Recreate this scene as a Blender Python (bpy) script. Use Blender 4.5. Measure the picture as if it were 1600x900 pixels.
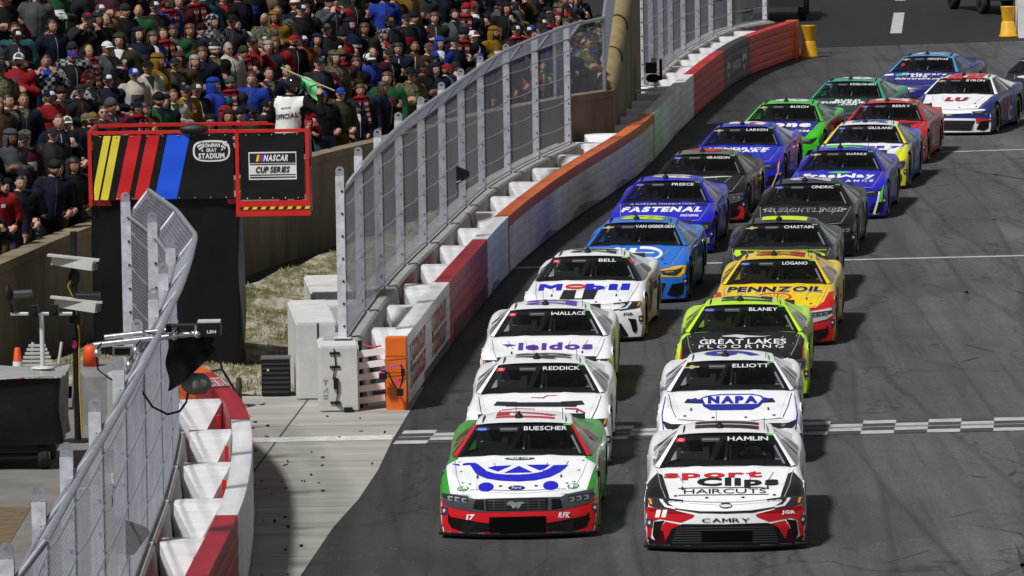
import bpy, bmesh, math, random
import numpy as np
from mathutils import Vector, Matrix, Euler
from mathutils.bvhtree import BVHTree
from mathutils.geometry import tessellate_polygon
R = math.radians
scene = bpy.context.scene
for o in list(bpy.data.objects): bpy.data.objects.remove(o)
COL = scene.collection
random.seed(7)

# ------------------------------------------------------------------ camera, sky, light, exposure
cd = bpy.data.cameras.new('camera'); cam = bpy.data.objects.new('camera', cd); COL.objects.link(cam)
cd.sensor_width = 36; cd.lens = 225; cd.clip_start = 1; cd.clip_end = 3000
cam.matrix_world = Matrix.Translation((0, 0, 10.5)) @ Matrix.Rotation(R(90 - 5.4), 4, 'X') @ Matrix.Rotation(R(-0.9), 4, 'Z')
scene.camera = cam

SUN_EL, SUN_AZ = 55, 226      # azimuth of the light source, degrees counter-clockwise from +X
world = bpy.data.worlds.new('World'); scene.world = world; world.use_nodes = True
wn = world.node_tree
sky = wn.nodes.new('ShaderNodeTexSky'); sky.sky_type = 'NISHITA'; sky.sun_disc = False
sky.sun_elevation = R(SUN_EL); sky.altitude = 200; sky.dust_density = 0.2; sky.air_density = 0.7; sky.sun_rotation = R(90 - SUN_AZ)
hs = wn.nodes.new('ShaderNodeHueSaturation'); hs.inputs['Saturation'].default_value = 0.12
bg = wn.nodes['Background']; bg.inputs[1].default_value = 0.052
wn.links.new(sky.outputs[0], hs.inputs['Color']); wn.links.new(hs.outputs[0], bg.inputs[0])
sl = bpy.data.lights.new('sun', 'SUN'); sl.energy = 4.2; sl.angle = R(6); sl.color = (1, 0.99, 0.985)
sun = bpy.data.objects.new('sun', sl); COL.objects.link(sun)
sd = Vector((math.cos(R(SUN_EL)) * math.cos(R(SUN_AZ)), math.cos(R(SUN_EL)) * math.sin(R(SUN_AZ)), math.sin(R(SUN_EL))))
sun.rotation_euler = sd.to_track_quat('Z', 'Y').to_euler(); sun.location = (-30, 60, 40)
vs = scene.view_settings
vs.view_transform = 'Standard'; vs.look = 'None'; vs.exposure = 0.0; vs.gamma = 1; vs.use_curve_mapping = False
scene.render.engine = 'CYCLES'
scene.cycles.use_denoising = True
scene.cycles.max_bounces = 6; scene.cycles.transparent_max_bounces = 12

# ------------------------------------------------------------------ materials
MATS = {}
def nodes_of(m): return m.node_tree.nodes, m.node_tree.links
def mat(name, col, rough=0.6, metal=0.0, coat=0.0, var=0.0, scale=8.0, bump=0.0, bscale=60.0, emit=None, stretch=None, spec=0.5):
    if name in MATS: return MATS[name]
    m = bpy.data.materials.new(name); m.use_nodes = True
    n, l = nodes_of(m); p = n['Principled BSDF']
    p.inputs['Base Color'].default_value = (*col, 1); p.inputs['Roughness'].default_value = rough
    p.inputs['Metallic'].default_value = metal; p.inputs['Coat Weight'].default_value = coat
    p.inputs['Coat Roughness'].default_value = 0.06; p.inputs['Coat IOR'].default_value = 1.36; p.inputs['Specular IOR Level'].default_value = spec
    if var or bump:
        tc = n.new('ShaderNodeTexCoord'); src = tc.outputs['Object']
        if stretch:
            mp = n.new('ShaderNodeMapping'); mp.inputs['Scale'].default_value = stretch
            l.new(src, mp.inputs[0]); src = mp.outputs[0]
    if var:
        t = n.new('ShaderNodeTexNoise'); t.inputs['Scale'].default_value = scale; t.inputs['Detail'].default_value = 6
        t.inputs['Roughness'].default_value = 0.65
        r = n.new('ShaderNodeMapRange'); r.inputs[1].default_value = 0.28; r.inputs[2].default_value = 0.72
        r.inputs[3].default_value = 1 - var; r.inputs[4].default_value = 1 + var * 0.6
        x = n.new('ShaderNodeMix'); x.data_type = 'RGBA'; x.blend_type = 'MULTIPLY'; x.inputs[0].default_value = 1
        x.inputs[6].default_value = (*col, 1)
        l.new(src, t.inputs['Vector']); l.new(t.outputs['Fac'], r.inputs[0]); l.new(r.outputs[0], x.inputs[7])
        l.new(x.outputs[2], p.inputs['Base Color'])
    if bump:
        t2 = n.new('ShaderNodeTexNoise'); t2.inputs['Scale'].default_value = bscale; t2.inputs['Detail'].default_value = 4
        b = n.new('ShaderNodeBump'); b.inputs['Strength'].default_value = bump; b.inputs['Distance'].default_value = 0.02
        l.new(src, t2.inputs['Vector']); l.new(t2.outputs['Fac'], b.inputs['Height']); l.new(b.outputs[0], p.inputs['Normal'])
    if emit:
        p.inputs['Emission Color'].default_value = (*emit[:3], 1); p.inputs['Emission Strength'].default_value = emit[3]
    MATS[name] = m
    return m
def flat(col, rough=0.45):
    return mat('print_%d_%d_%d' % tuple(int(c * 255) for c in col), col, rough)
def paint(col, metal=0.0, rough=0.3):
    nm = 'car_paint_%d_%d_%d' % tuple(int(c * 255) for c in col)
    if nm in MATS: return MATS[nm]
    m = mat(nm, col, rough, metal, 0.4 if max(col) > .06 else 0.18, spec=0.1)
    n, l = nodes_of(m); p = n['Principled BSDF']
    tc = n.new('ShaderNodeTexCoord'); t = n.new('ShaderNodeTexNoise'); t.inputs['Scale'].default_value = 5.5; t.inputs['Detail'].default_value = 7
    l.new(tc.outputs['Object'], t.inputs['Vector'])
    # road film: thin grey dust, a little rougher in blotches
    r = n.new('ShaderNodeMapRange'); r.inputs[1].default_value = 0.5; r.inputs[2].default_value = 0.8; r.inputs[3].default_value = 0; r.inputs[4].default_value = 0.12 if max(col) > .06 else 0.04
    x = n.new('ShaderNodeMix'); x.data_type = 'RGBA'; x.inputs[6].default_value = (*col, 1); x.inputs[7].default_value = (0.07, 0.068, 0.065, 1)
    l.new(t.outputs['Fac'], r.inputs[0]); l.new(r.outputs[0], x.inputs[0]); l.new(x.outputs[2], p.inputs['Base Color'])
    r2 = n.new('ShaderNodeMapRange'); r2.inputs[1].default_value = 0.35; r2.inputs[2].default_value = 0.75; r2.inputs[3].default_value = 0.04; r2.inputs[4].default_value = 0.22
    l.new(t.outputs['Fac'], r2.inputs[0]); l.new(r2.outputs[0], p.inputs['Coat Roughness'])
    return m
def vinyl(col):
    return mat('vinyl_%d_%d_%d' % tuple(int(c * 255) for c in col), col, 0.35, 0, 0.4 if max(col) > .06 else 0.18, spec=0.1)
WHITE = (0.82, 0.825, 0.84); BLACK = (0.012, 0.012, 0.014); RED = (0.62, 0.015, 0.02)
def glass_mat():
    m = bpy.data.materials.new('car_glass'); m.use_nodes = True; n, l = nodes_of(m)
    n.remove(n['Principled BSDF']); out = n['Material Output']
    tr = n.new('ShaderNodeBsdfTransparent'); tr.inputs[0].default_value = (0.60, 0.62, 0.65, 1)
    gl = n.new('ShaderNodeBsdfGlossy'); gl.inputs[0].default_value = (0.9, 0.9, 0.9, 1); gl.inputs['Roughness'].default_value = 0.03
    fr = n.new('ShaderNodeFresnel'); fr.inputs[0].default_value = 1.45
    mx = n.new('ShaderNodeMixShader'); l.new(fr.outputs[0], mx.inputs[0]); l.new(tr.outputs[0], mx.inputs[1]); l.new(gl.outputs[0], mx.inputs[2])
    l.new(mx.outputs[0], out.inputs['Surface']); return m
GLASS = glass_mat()
GALV = mat('galvanised_steel', (0.52, 0.54, 0.59), 0.42, 0.75, 0, 0.30, 9, 0.05, 40)
WIRE = mat('galvanised_wire', (0.27, 0.285, 0.335), 0.5, 0.5, 0, 0.2, 3)
WIRE_L = mat('bright_wire', (0.52, 0.545, 0.62), 0.4, 0.5, 0, 0.25, 2)
CONC = mat('cast_concrete', (0.36, 0.35, 0.33), 0.85, 0, 0, 0.28, 2.2, 0.25, 30)
CONC_OLD = mat('weathered_concrete', (0.22, 0.175, 0.11), 0.9, 0, 0, 0.5, 0.9, 0.3, 14, stretch=(1, 1, 0.45))
RUBBER = mat('tyre_rubber', (0.016, 0.016, 0.016), 0.75, 0, 0, 0.3, 20)
DARKM = mat('black_metal', (0.012, 0.012, 0.013), 0.45, 0.0, spec=0.25)
CHROME = mat('bare_steel_tube', (0.6, 0.6, 0.62), 0.28, 0.9)

# ------------------------------------------------------------------ mesh helpers
class MB:
    def __init__(s): s.v = []; s.f = []; s.m = []; s.sm = []
    def add(s, vs, fs, mi=0, smooth=False):
        b = len(s.v); s.v += [tuple(p) for p in vs]
        for f in fs: s.f.append(tuple(b + i for i in f)); s.m.append(mi); s.sm.append(smooth)
        return s
    def box(s, c, d, mi=0, rot=None, taper=1.0):
        x, y, z = d[0] / 2, d[1] / 2, d[2] / 2; c = Vector(c); q = []
        for k in (-1, 1):
            t = taper if k > 0 else 1
            q += [Vector((-x * t, -y * t, k * z)), Vector((x * t, -y * t, k * z)), Vector((x * t, y * t, k * z)), Vector((-x * t, y * t, k * z))]
        if rot is not None: q = [rot @ p for p in q]
        return s.add([c + p for p in q], [(3, 2, 1, 0), (4, 5, 6, 7), (0, 1, 5, 4), (1, 2, 6, 5), (2, 3, 7, 6), (3, 0, 4, 7)], mi)
    def tube(s, pts, r, n=8, mi=0, cap=True, smooth=True):
        pts = [Vector(p) for p in pts]; rr = r if isinstance(r, (list, tuple)) else [r] * len(pts)
        vs, fs = [], []
        for i, p in enumerate(pts):
            t = (pts[min(i + 1, len(pts) - 1)] - pts[max(i - 1, 0)]).normalized()
            a = t.cross(Vector((0, 0, 1)) if abs(t.z) < 0.9 else Vector((0, 1, 0))).normalized(); b = t.cross(a)
            for k in range(n):
                w = 2 * math.pi * k / n; vs.append(p + (a * math.cos(w) + b * math.sin(w)) * rr[i])
        for i in range(len(pts) - 1):
            for k in range(n): k2 = (k + 1) % n; fs.append((i * n + k, i * n + k2, (i + 1) * n + k2, (i + 1) * n + k))
        s.add(vs, fs, mi, smooth)
        if cap: s.add(vs[:n], [tuple(range(n))], mi); s.add(vs[-n:], [tuple(reversed(range(n)))], mi)
        return s
    def grid(s, fn, nu, nv, mi=0, smooth=True, flip=False, close_u=False):
        vs = [fn(i / nu, j / nv) for i in range(nu + (0 if close_u else 1)) for j in range(nv + 1)]
        fs = []; N = nu if close_u else nu + 1
        for i in range(nu):
            for j in range(nv):
                a, b = i * (nv + 1) + j, ((i + 1) % N) * (nv + 1) + j
                q = (a, b, b + 1, a + 1); fs.append(q[::-1] if flip else q)
        return s.add(vs, fs, mi, smooth)
    def lathe(s, prof, n=16, c=(0, 0, 0), mi=0, axis='Z', smooth=True):
        c = Vector(c)
        def f(u, v):
            i = v * (len(prof) - 1); i = int(round(i)); r, h = prof[i]; w = 2 * math.pi * u
            a, b = r * math.cos(w), r * math.sin(w)
            return c + (Vector((a, b, h)) if axis == 'Z' else Vector((h, a, b)) if axis == 'X' else Vector((a, h, b)))
        return s.grid(f, n, len(prof) - 1, mi, smooth, close_u=True)
    def prism(s, poly, ax, d, mi=0):   # poly in world 3D, extruded by vector d
        d = Vector(d); a = [Vector(p) for p in poly]; n = len(a)
        s.add(a + [p + d for p in a], [tuple(reversed(range(n))), tuple(range(n, 2 * n))] + [(i, (i + 1) % n, n + (i + 1) % n, n + i) for i in range(n)], mi)
        return s
    def sphere(s, c, r, n=12, m=8, mi=0, sc=(1, 1, 1)):
        c = Vector(c)
        return s.grid(lambda u, v: c + Vector((r * sc[0] * math.sin(math.pi * v) * math.cos(2 * math.pi * u), r * sc[1] * math.sin(math.pi * v) * math.sin(2 * math.pi * u), -r * sc[2] * math.cos(math.pi * v))), n, m, mi, close_u=True)
    def mesh(s, name, nm=1):
        me = bpy.data.meshes.new(name); me.from_pydata(s.v, [], s.f)
        me.polygons.foreach_set('material_index', s.m); me.polygons.foreach_set('use_smooth', s.sm); me.update()
        return me
def setmats(o, mats):
    me = o.data
    while len(me.materials) < len(mats): me.materials.append(None)
    for i, m in enumerate(mats):
        o.material_slots[i].link = 'OBJECT'; o.material_slots[i].material = m
def put(name, src, mats, parent=None, loc=None, rotz=0.0):
    me = src.mesh(name) if isinstance(src, MB) else src
    o = bpy.data.objects.new(name, me); COL.objects.link(o)
    setmats(o, mats if isinstance(mats, (list, tuple)) else [mats])
    if parent: o.parent = parent
    if loc is not None: o.location = loc
    if rotz: o.rotation_euler = (0, 0, rotz)
    return o
def tag(o, label=None, cat=None, group=None, kind=None):
    if label: o['label'] = label
    if cat: o['category'] = cat
    if group: o['group'] = group
    if kind: o['kind'] = kind
    return o
def empty(name, loc=(0, 0, 0), rotz=0.0):
    o = bpy.data.objects.new(name, None); COL.objects.link(o); o.location = loc; o.rotation_euler = (0, 0, rotz); o.empty_display_size = 0.2
    return o
# ---- text: every string is turned into a flat mesh once
_GL = {}; _TX = {}
def glyphs(chars, bold):
    new = [c for c in dict.fromkeys(chars) if (c, bold) not in _GL and c != ' ']; obs = []
    for ch in new:
        c = bpy.data.curves.new('t', 'FONT'); c.body = ch; c.dimensions = '2D'; c.fill_mode = 'FRONT'; c.resolution_u = 3; c.offset = bold
        o = bpy.data.objects.new('t', c); COL.objects.link(o); obs.append(o)
    if not obs: return
    dg = bpy.context.evaluated_depsgraph_get()
    for ch, o in zip(new, obs):
        e = o.evaluated_get(dg); me = e.to_mesh(); vs = np.array([v.co[:2] for v in me.vertices]); fs = [tuple(p.vertices) for p in me.polygons]; e.to_mesh_clear()
        vs[:, 0] -= vs[:, 0].min(); w = vs[:, 0].max()
        if ch in 'MW' and bold > 0:      # heavy strokes: drawn as four clean bars
            lo, hi = vs[:, 1].min(), vs[:, 1].max(); H = hi - lo; t = .11 + 2 * bold; w = max(w, t * 4.2); d = 1.55 * t; yv = lo + .22 * H
            q = [(0, lo), (t, lo), (t, hi), (0, hi), (w - t, lo), (w, lo), (w, hi), (w - t, hi), (t, hi), (t, hi - d), (w / 2, yv), (w / 2, yv + d), (w - t, hi), (w - t, hi - d)]
            fs = [(0, 1, 2, 3), (4, 5, 6, 7), (8, 9, 10, 11), (12, 11, 10, 13)]
            vs = np.array(q)
            if ch == 'W': vs[:, 1] = lo + hi - vs[:, 1]
        _GL[(ch, bold)] = (vs, fs, w)
    for o in obs:
        c = o.data; bpy.data.objects.remove(o); bpy.data.curves.remove(c)
def text2d(t, w, h, bold=0.03, shear=0.0):
    if (t, bold) not in _TX:
        glyphs(t, bold); x = 0; V = []; F = []
        for ch in t:
            if ch == ' ': x += .26; continue
            g, f, gw = _GL[(ch, bold)]; b = len(V); V += [(p[0] + x, p[1]) for p in g]; F += [tuple(b + i for i in q) for q in f]; x += gw + (.085 if ch not in 'LTFrtAVPY' else .05)
        V = np.array(V); lo, hi = V.min(0), V.max(0); _TX[(t, bold)] = ((V - lo) / (hi - lo) - .5, F)
    v, f = _TX[(t, bold)]
    return [(p[0] * w + p[1] * h * shear, p[1] * h) for p in v], f
def add_text(mb, t, fn, w, h, mi=0, bold=0.03, shear=0.0):
    v, f = text2d(t, w, h, bold, shear); mb.add([fn(*p) for p in v], f, mi); return mb
def add_poly(mb, pts, fn, mi=0):
    mb.add([fn(*p) for p in pts], [tuple(range(len(pts)))], mi); return mb
def ell(cx, cy, rx, ry, n=24, a0=0, a1=360):
    return [(cx + rx * math.cos(R(a0 + (a1 - a0) * i / n)), cy + ry * math.sin(R(a0 + (a1 - a0) * i / n))) for i in range(n + (0 if a1 - a0 == 360 else 1))]
def ring2d(cx, cy, rx, ry, w, n=24, a0=0, a1=360):
    o, i = ell(cx, cy, rx, ry, n, a0, a1), ell(cx, cy, rx - w, ry - w, n, a0, a1); k = len(o); full = a1 - a0 == 360
    return o + i, [(a, (a + 1) % k, k + (a + 1) % k, k + a) for a in range(k if full else k - 1)]
# ---- paths on the ground
class Path:
    def __init__(s, pts):
        s.p = [Vector(p) for p in pts]; s.L = [0]
        for a, b in zip(s.p, s.p[1:]): s.L.append(s.L[-1] + (b - a).length)
        s.len = s.L[-1]
    def at(s, d):
        d = max(0, min(s.len - 1e-6, d)); i = 0
        while s.L[i + 1] < d: i += 1
        t = (d - s.L[i]) / (s.L[i + 1] - s.L[i]); return s.p[i].lerp(s.p[i + 1], t)
    def tan(s, d): return (s.at(min(s.len, d + 0.6)) - s.at(max(0, d - 0.6))).normalized()
    def nor(s, d): t = s.tan(d); return Vector((t.y, -t.x))          # to the right of travel
    def off(s, d, k): return s.at(d) + s.nor(d) * k
def smooth_path(pts, step=1.2):
    P = [Vector(p) for p in pts]; out = []
    for i in range(len(P) - 1):
        p0, p1, p2, p3 = P[max(i - 1, 0)], P[i], P[i + 1], P[min(i + 2, len(P) - 1)]
        n = max(1, int((p2 - p1).length / step))
        for k in range(n):
            t = k / n
            out.append(0.5 * ((2 * p1) + (p2 - p0) * t + (2 * p0 - 5 * p1 + 4 * p2 - p3) * t * t + (3 * p1 - p0 - 3 * p2 + p3) * t ** 3))
    return Path(out + [P[-1]])
# ================================================================== SETTING
def asphalt(name, base, streak=0.5):
    m = bpy.data.materials.new(name); m.use_nodes = True; n, l = nodes_of(m); p = n['Principled BSDF']
    p.inputs['Roughness'].default_value = 0.82
    tc = n.new('ShaderNodeTexCoord')
    def noise(scale, det=5, mp=None, rough=0.6):
        t = n.new('ShaderNodeTexNoise'); t.inputs['Scale'].default_value = scale; t.inputs['Detail'].default_value = det; t.inputs['Roughness'].default_value = rough
        if mp:
            q = n.new('ShaderNodeMapping'); q.inputs['Scale'].default_value = mp; q.inputs['Rotation'].default_value = (0, 0, R(6))
            l.new(tc.outputs['Object'], q.inputs[0]); l.new(q.outputs[0], t.inputs['Vector'])
        else: l.new(tc.outputs['Object'], t.inputs['Vector'])
        return t.outputs['Fac']
    def rng(f, a, b, c, d):
        r = n.new('ShaderNodeMapRange'); r.inputs[1].default_value = a; r.inputs[2].default_value = b; r.inputs[3].default_value = c; r.inputs[4].default_value = d
        l.new(f, r.inputs[0]); return r.outputs[0]
    def mul(a, b):
        x = n.new('ShaderNodeMath'); x.operation = 'MULTIPLY'; l.new(a, x.inputs[0]); l.new(b, x.inputs[1]); return x.outputs[0]
    v = mul(rng(noise(0.22, 4), 0.3, 0.7, 0.78, 1.16), rng(noise(1, 6, (2.2, 0.07, 1)), 0.36, 0.66, 1 - 0.55 * streak, 1.08))
    v = mul(v, rng(noise(1, 4, (7, 0.16, 1)), 0.34, 0.44, 1 - 0.45 * streak, 1.0))
    v = mul(v, mul(rng(noise(34, 3, None, 0.8), 0.3, 0.7, 0.70, 1.32), rng(noise(13, 3, None, 0.85), 0.32, 0.68, 0.72, 1.30)))
    v = mul(v, rng(noise(3.1, 5), 0.3, 0.7, 0.86, 1.12))
    # rubbered-in groove plus shade along the outer wall, painted into the colour
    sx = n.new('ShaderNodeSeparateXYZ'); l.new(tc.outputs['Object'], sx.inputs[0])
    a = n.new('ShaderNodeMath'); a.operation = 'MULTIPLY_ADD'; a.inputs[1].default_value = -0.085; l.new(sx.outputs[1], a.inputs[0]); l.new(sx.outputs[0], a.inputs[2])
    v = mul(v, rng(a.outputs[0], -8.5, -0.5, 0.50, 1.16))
    # skid arcs, sealed cracks, patches
    q = n.new('ShaderNodeMapping'); q.inputs['Scale'].default_value = (0.32, 0.085, 1); q.inputs['Rotation'].default_value = (0, 0, R(9)); l.new(tc.outputs['Object'], q.inputs[0])
    nd = n.new('ShaderNodeTexNoise'); nd.inputs['Scale'].default_value = 0.55; nd.inputs['Detail'].default_value = 3; l.new(tc.outputs['Object'], nd.inputs['Vector'])
    va = n.new('ShaderNodeVectorMath'); va.operation = 'MULTIPLY_ADD'; va.inputs[1].default_value = (.5, .5, .5); l.new(nd.outputs['Color'], va.inputs[0]); l.new(q.outputs[0], va.inputs[2])
    vo = n.new('ShaderNodeTexVoronoi'); vo.feature = 'DISTANCE_TO_EDGE'; vo.inputs['Scale'].default_value = 1.0; l.new(va.outputs[0], vo.inputs['Vector'])
    v = mul(v, rng(vo.outputs['Distance'], 0.003, 0.010, 0.58, 1.0))
    q2 = n.new('ShaderNodeMapping'); q2.inputs['Scale'].default_value = (0.9, 0.05, 1); q2.inputs['Rotation'].default_value = (0, 0, R(-14)); l.new(tc.outputs['Object'], q2.inputs[0])
    v2 = n.new('ShaderNodeTexVoronoi'); v2.feature = 'DISTANCE_TO_EDGE'; v2.inputs['Scale'].default_value = 1.0; l.new(q2.outputs[0], v2.inputs['Vector'])
    v = mul(v, rng(v2.outputs['Distance'], 0.012, 0.05, 0.72, 1.0))
    v3 = n.new('ShaderNodeTexVoronoi'); v3.inputs['Scale'].default_value = 1.0; l.new(q2.outputs[0], v3.inputs['Vector'])
    sc_ = n.new('ShaderNodeSeparateColor'); l.new(v3.outputs['Color'], sc_.inputs[0]); v = mul(v, rng(sc_.outputs[0], 0, 1, 0.86, 1.12))
    mx = n.new('ShaderNodeMix'); mx.data_type = 'RGBA'; mx.blend_type = 'MULTIPLY'; mx.inputs[0].default_value = 1; mx.inputs[6].default_value = (*base, 1)
    l.new(v, mx.inputs[7])
    sp = n.new('ShaderNodeTexVoronoi'); sp.inputs['Scale'].default_value = 7; l.new(tc.outputs['Object'], sp.inputs['Vector'])
    s2 = rng(sp.outputs['Distance'], 0.07, 0.12, 1, 0)
    k = rng(noise(2.3, 2), 0.55, 0.6, 0, 0.75)
    m2 = n.new('ShaderNodeMix'); m2.data_type = 'RGBA'; m2.inputs[7].default_value = (0.33, 0.32, 0.31, 1)
    l.new(mul(s2, k), m2.inputs[0]); l.new(mx.outputs[2], m2.inputs[6]); l.new(m2.outputs[2], p.inputs['Base Color'])
    b = n.new('ShaderNodeBump'); b.inputs['Strength'].default_value = 0.35; b.inputs['Distance'].default_value = 0.01
    l.new(noise(70, 3), b.inputs['Height']); l.new(b.outputs[0], p.inputs['Normal'])
    return m
def sheet(name, pts, z, m, parent=None):
    me = bpy.data.meshes.new(name); bm = bmesh.new()
    f = bm.faces.new([bm.verts.new((*p, z)) for p in pts]); f.normal_update()
    if f.normal.z < 0: f.normal_flip()
    bmesh.ops.triangulate(bm, faces=bm.faces[:]); bm.to_mesh(me); bm.free()
    return put(name, me, m, parent)
ground = tag(sheet('ground', [(-1500, -300), (1500, -300), (1500, 2500), (-1500, 2500)], -0.05, mat('dark_ground', (0.035, 0.033, 0.03), 0.9, var=0.4, scale=0.3)), kind='structure')
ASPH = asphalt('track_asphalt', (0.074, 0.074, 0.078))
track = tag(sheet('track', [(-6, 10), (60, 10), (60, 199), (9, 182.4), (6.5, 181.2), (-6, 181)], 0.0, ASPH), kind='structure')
lot = tag(sheet('paddock_road', [(-60, 150), (6, 180.6), (60, 197.5), (90, 330), (-60, 330)], -0.012, asphalt('paddock_asphalt', (0.008, 0.008, 0.008), 0.3)), kind='structure')  # darker paving, with the far light falloff put into its colour too
# apron of cast slabs between the barriers
SLAB = mat('apron_concrete', (0.34, 0.325, 0.295), 0.9, 0, 0, 0.34, 1.4, 0.2, 50, stretch=(0.35, 1.6, 1))
apron = tag(empty('apron'), kind='structure'); apron['kind'] = 'structure'
edge = [(-2.95, 60), (-2.72, 70), (-2.56, 75.2), (-2.29, 79.5), (-2.03, 82.3), (-1.84, 85.3), (-1.71, 88.6), (-1.5, 92.5), (-1.32, 96)]
tx0 = [(-3.02, 94.4), (-3.62, 83.4), (-4.2, 72.6), (-4.7, 60)]
def ex(y):
    for a, b in zip(edge, edge[1:]):
        if a[1] <= y <= b[1]: return a[0] + (b[0] - a[0]) * (y - a[1]) / (b[1] - a[1])
def jx(y): return -3.02 - (94.4 - y) * 0.0545
ys = [60, 66.2, 71.6, 76.9, 81.6, 86.4, 90.6, 95.5]
for a, b in zip(ys, ys[1:]):
    g = 0.014
    mid = [e for e in edge if a < e[1] < b]
    sheet('slab', [(jx(a) + g, a + g)] + [(ex(a + g), a + g)] + mid + [(ex(b - g), b - g), (jx(b) + g, b - g)], 0.006, SLAB, apron)
    sheet('slab', [(-4.9 if b < 88 else -5.8, a + g), (jx(a) - g, a + g), (jx(b) - g, b - g), (-4.9 if b < 88 else -5.8, b - g)], 0.006, SLAB, apron)
base = sheet('slab_bedding', [(-5.9, 60)] + edge[:-1] + [(-1.4, 95.5), (-5.9, 95.5)], 0.003, mat('joint_dirt', (0.05, 0.045, 0.04), 0.95), apron)
tag(sheet('service_pavement', [(-20, 60), (-4.95, 60), (-4.95, 88), (-5.85, 88), (-5.85, 96), (-20, 96)], 0.004, mat('service_concrete', (0.17, 0.16, 0.145), 0.9, var=0.35, scale=1.1)), kind='structure')
# grass bank behind the wall
GRASS = mat('grass_soil', (0.20, 0.18, 0.13), 0.95, bump=0.6, bscale=9)
def _patch():
    n, l = nodes_of(GRASS); p = n['Principled BSDF']; tc = n.new('ShaderNodeTexCoord'); mp = n.new('ShaderNodeMapping'); mp.inputs['Scale'].default_value = (1.6, .55, 1)
    t = n.new('ShaderNodeTexNoise'); t.inputs['Scale'].default_value = 1.5; t.inputs['Detail'].default_value = 9; t.inputs['Roughness'].default_value = .75
    cr = n.new('ShaderNodeValToRGB'); e = cr.color_ramp.elements; e[0].position = .40; e[0].color = (.05, .058, .016, 1); e[1].position = .62; e[1].color = (.40, .375, .32, 1); e.new(.49).color = (.17, .15, .06, 1); e.new(.53).color = (.24, .215, .16, 1)
    l.new(tc.outputs['Object'], mp.inputs[0]); l.new(mp.outputs[0], t.inputs['Vector']); l.new(t.outputs['Fac'], cr.inputs[0]); l.new(cr.outputs[0], p.inputs['Base Color'])
_patch()
def bank(u, v):
    y = 94.6 + u * 44; xr = -3.1 + u * 4.6 + u * u * 0.3; xl = -7.6 + u * 9.2
    return Vector((xl + (xr - xl) * v, y, 0.012 + 0.30 * (1 - v) ** 1.5 + 0.03 * math.sin(y * 2.1 + v * 7)))
grs = tag(put('grass_bank', MB().grid(bank, 60, 16, 0, flip=True), GRASS), kind='structure')
mb = MB(); rng_ = random.Random(3)
for i in range(15000):
    u, v = rng_.random() ** 1.3 * 0.75, rng_.random()
    p = bank(u, v); cl = math.sin(p.x * 3.1 + p.y * 0.8) + math.sin(p.x * 1.3 - p.y * 1.9)
    if cl + rng_.uniform(-1.2, 1.2) < 0.1: continue
    h = rng_.uniform(0.025, 0.075); a = rng_.uniform(0, 6.28); w = 0.010
    d = Vector((math.cos(a), math.sin(a), 0)); q = Vector((rng_.uniform(-1, 1), rng_.uniform(-1, 1), 0)) * h * 0.6
    mb.add([p - d * w, p + d * w, p + q + Vector((0, 0, h))], [(0, 1, 2)], 0 if rng_.random() < 0.62 else 1)
tag(put('grass', mb, [mat('grass_green', (0.085, 0.11, 0.03), 0.8), mat('grass_straw', (0.42, 0.38, 0.27), 0.9)]), 'patchy green and frosted straw grass on the bank below the stadium wall', 'grass', kind='stuff')
tag(sheet('verge', [(-9, 60), (-6.3, 60), (-6.25, 82.0), (-9, 82.2)], 0.010, mat('brown_verge', (0.14, 0.10, 0.05), 0.95, var=0.5, scale=5)), kind='structure')
# painted lines
LINEW = mat('road_paint_white', (0.44, 0.44, 0.44), 0.7, var=0.35, scale=4)
LINEG = mat('road_paint_grey', (0.36, 0.36, 0.36), 0.7, var=0.35, scale=4)
LINED = mat('road_paint_black', (0.05, 0.05, 0.053), 0.7, var=0.35, scale=4)
def sl(x): return 88.95 + 0.052 * (x + 3.6)
ma = empty('start_line'); tag(ma, kind='structure')
mb = MB(); sq = 0.465
k = 0; x = -1.62
def cell(mb, x0, x1, r0, r1, mi, z):
    k_ = .085; mb.add([(x0 + k_ * r0, sl(x0) + r0, z), (x1 + k_ * r0, sl(x1) + r0, z), (x1 + k_ * r1, sl(x1) + r1, z), (x0 + k_ * r1, sl(x0) + r1, z)], [(0, 1, 2, 3)], mi)
dk, wh = MB(), MB()
while x < 24:
    cell(wh, x, x + sq, -0.025, 0.025, 0, 0.008)
    if k % 2 == 0: cell(dk, x, x + sq, -.42, -.03, 0, .006); cell(dk, x, x + sq, .03, .42, 0, .006)
    else: cell(dk, x, x + sq, -.8, -.42, 0, .006); cell(dk, x, x + sq, .42, .8, 0, .006)
    if k % 2 == 0: cell(wh, x, x + sq, -0.80, -0.42, 0, 0.008); cell(wh, x, x + sq, 0.42, 0.80, 0, 0.008)
    else: cell(wh, x, x + sq, -0.42, -0.08, 0, 0.008); cell(wh, x, x + sq, 0.08, 0.42, 0, 0.008)
    x += sq; k += 1
put('dark_checks', dk, LINED, ma); put('white_checks', wh, LINEW, ma)
mb = MB(); cell(mb, -3.7, -1.7, -0.28, 0.28, 0, 0.011); put('apron_line', mb, mat('worn_white_paint', (0.60, 0.59, 0.56), 0.8, var=0.4, scale=6), ma)
def line(name, a, b, w, z=0.005):
    a, b = Vector(a), Vector(b); t = (b - a).normalized(); nn = Vector((-t.y, t.x)) * w / 2
    return tag(put(name, MB().add([(*(a - nn), z), (*(b - nn), z), (*(b + nn), z), (*(a + nn), z)], [(0, 1, 2, 3)]), LINEW), kind='structure')
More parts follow.
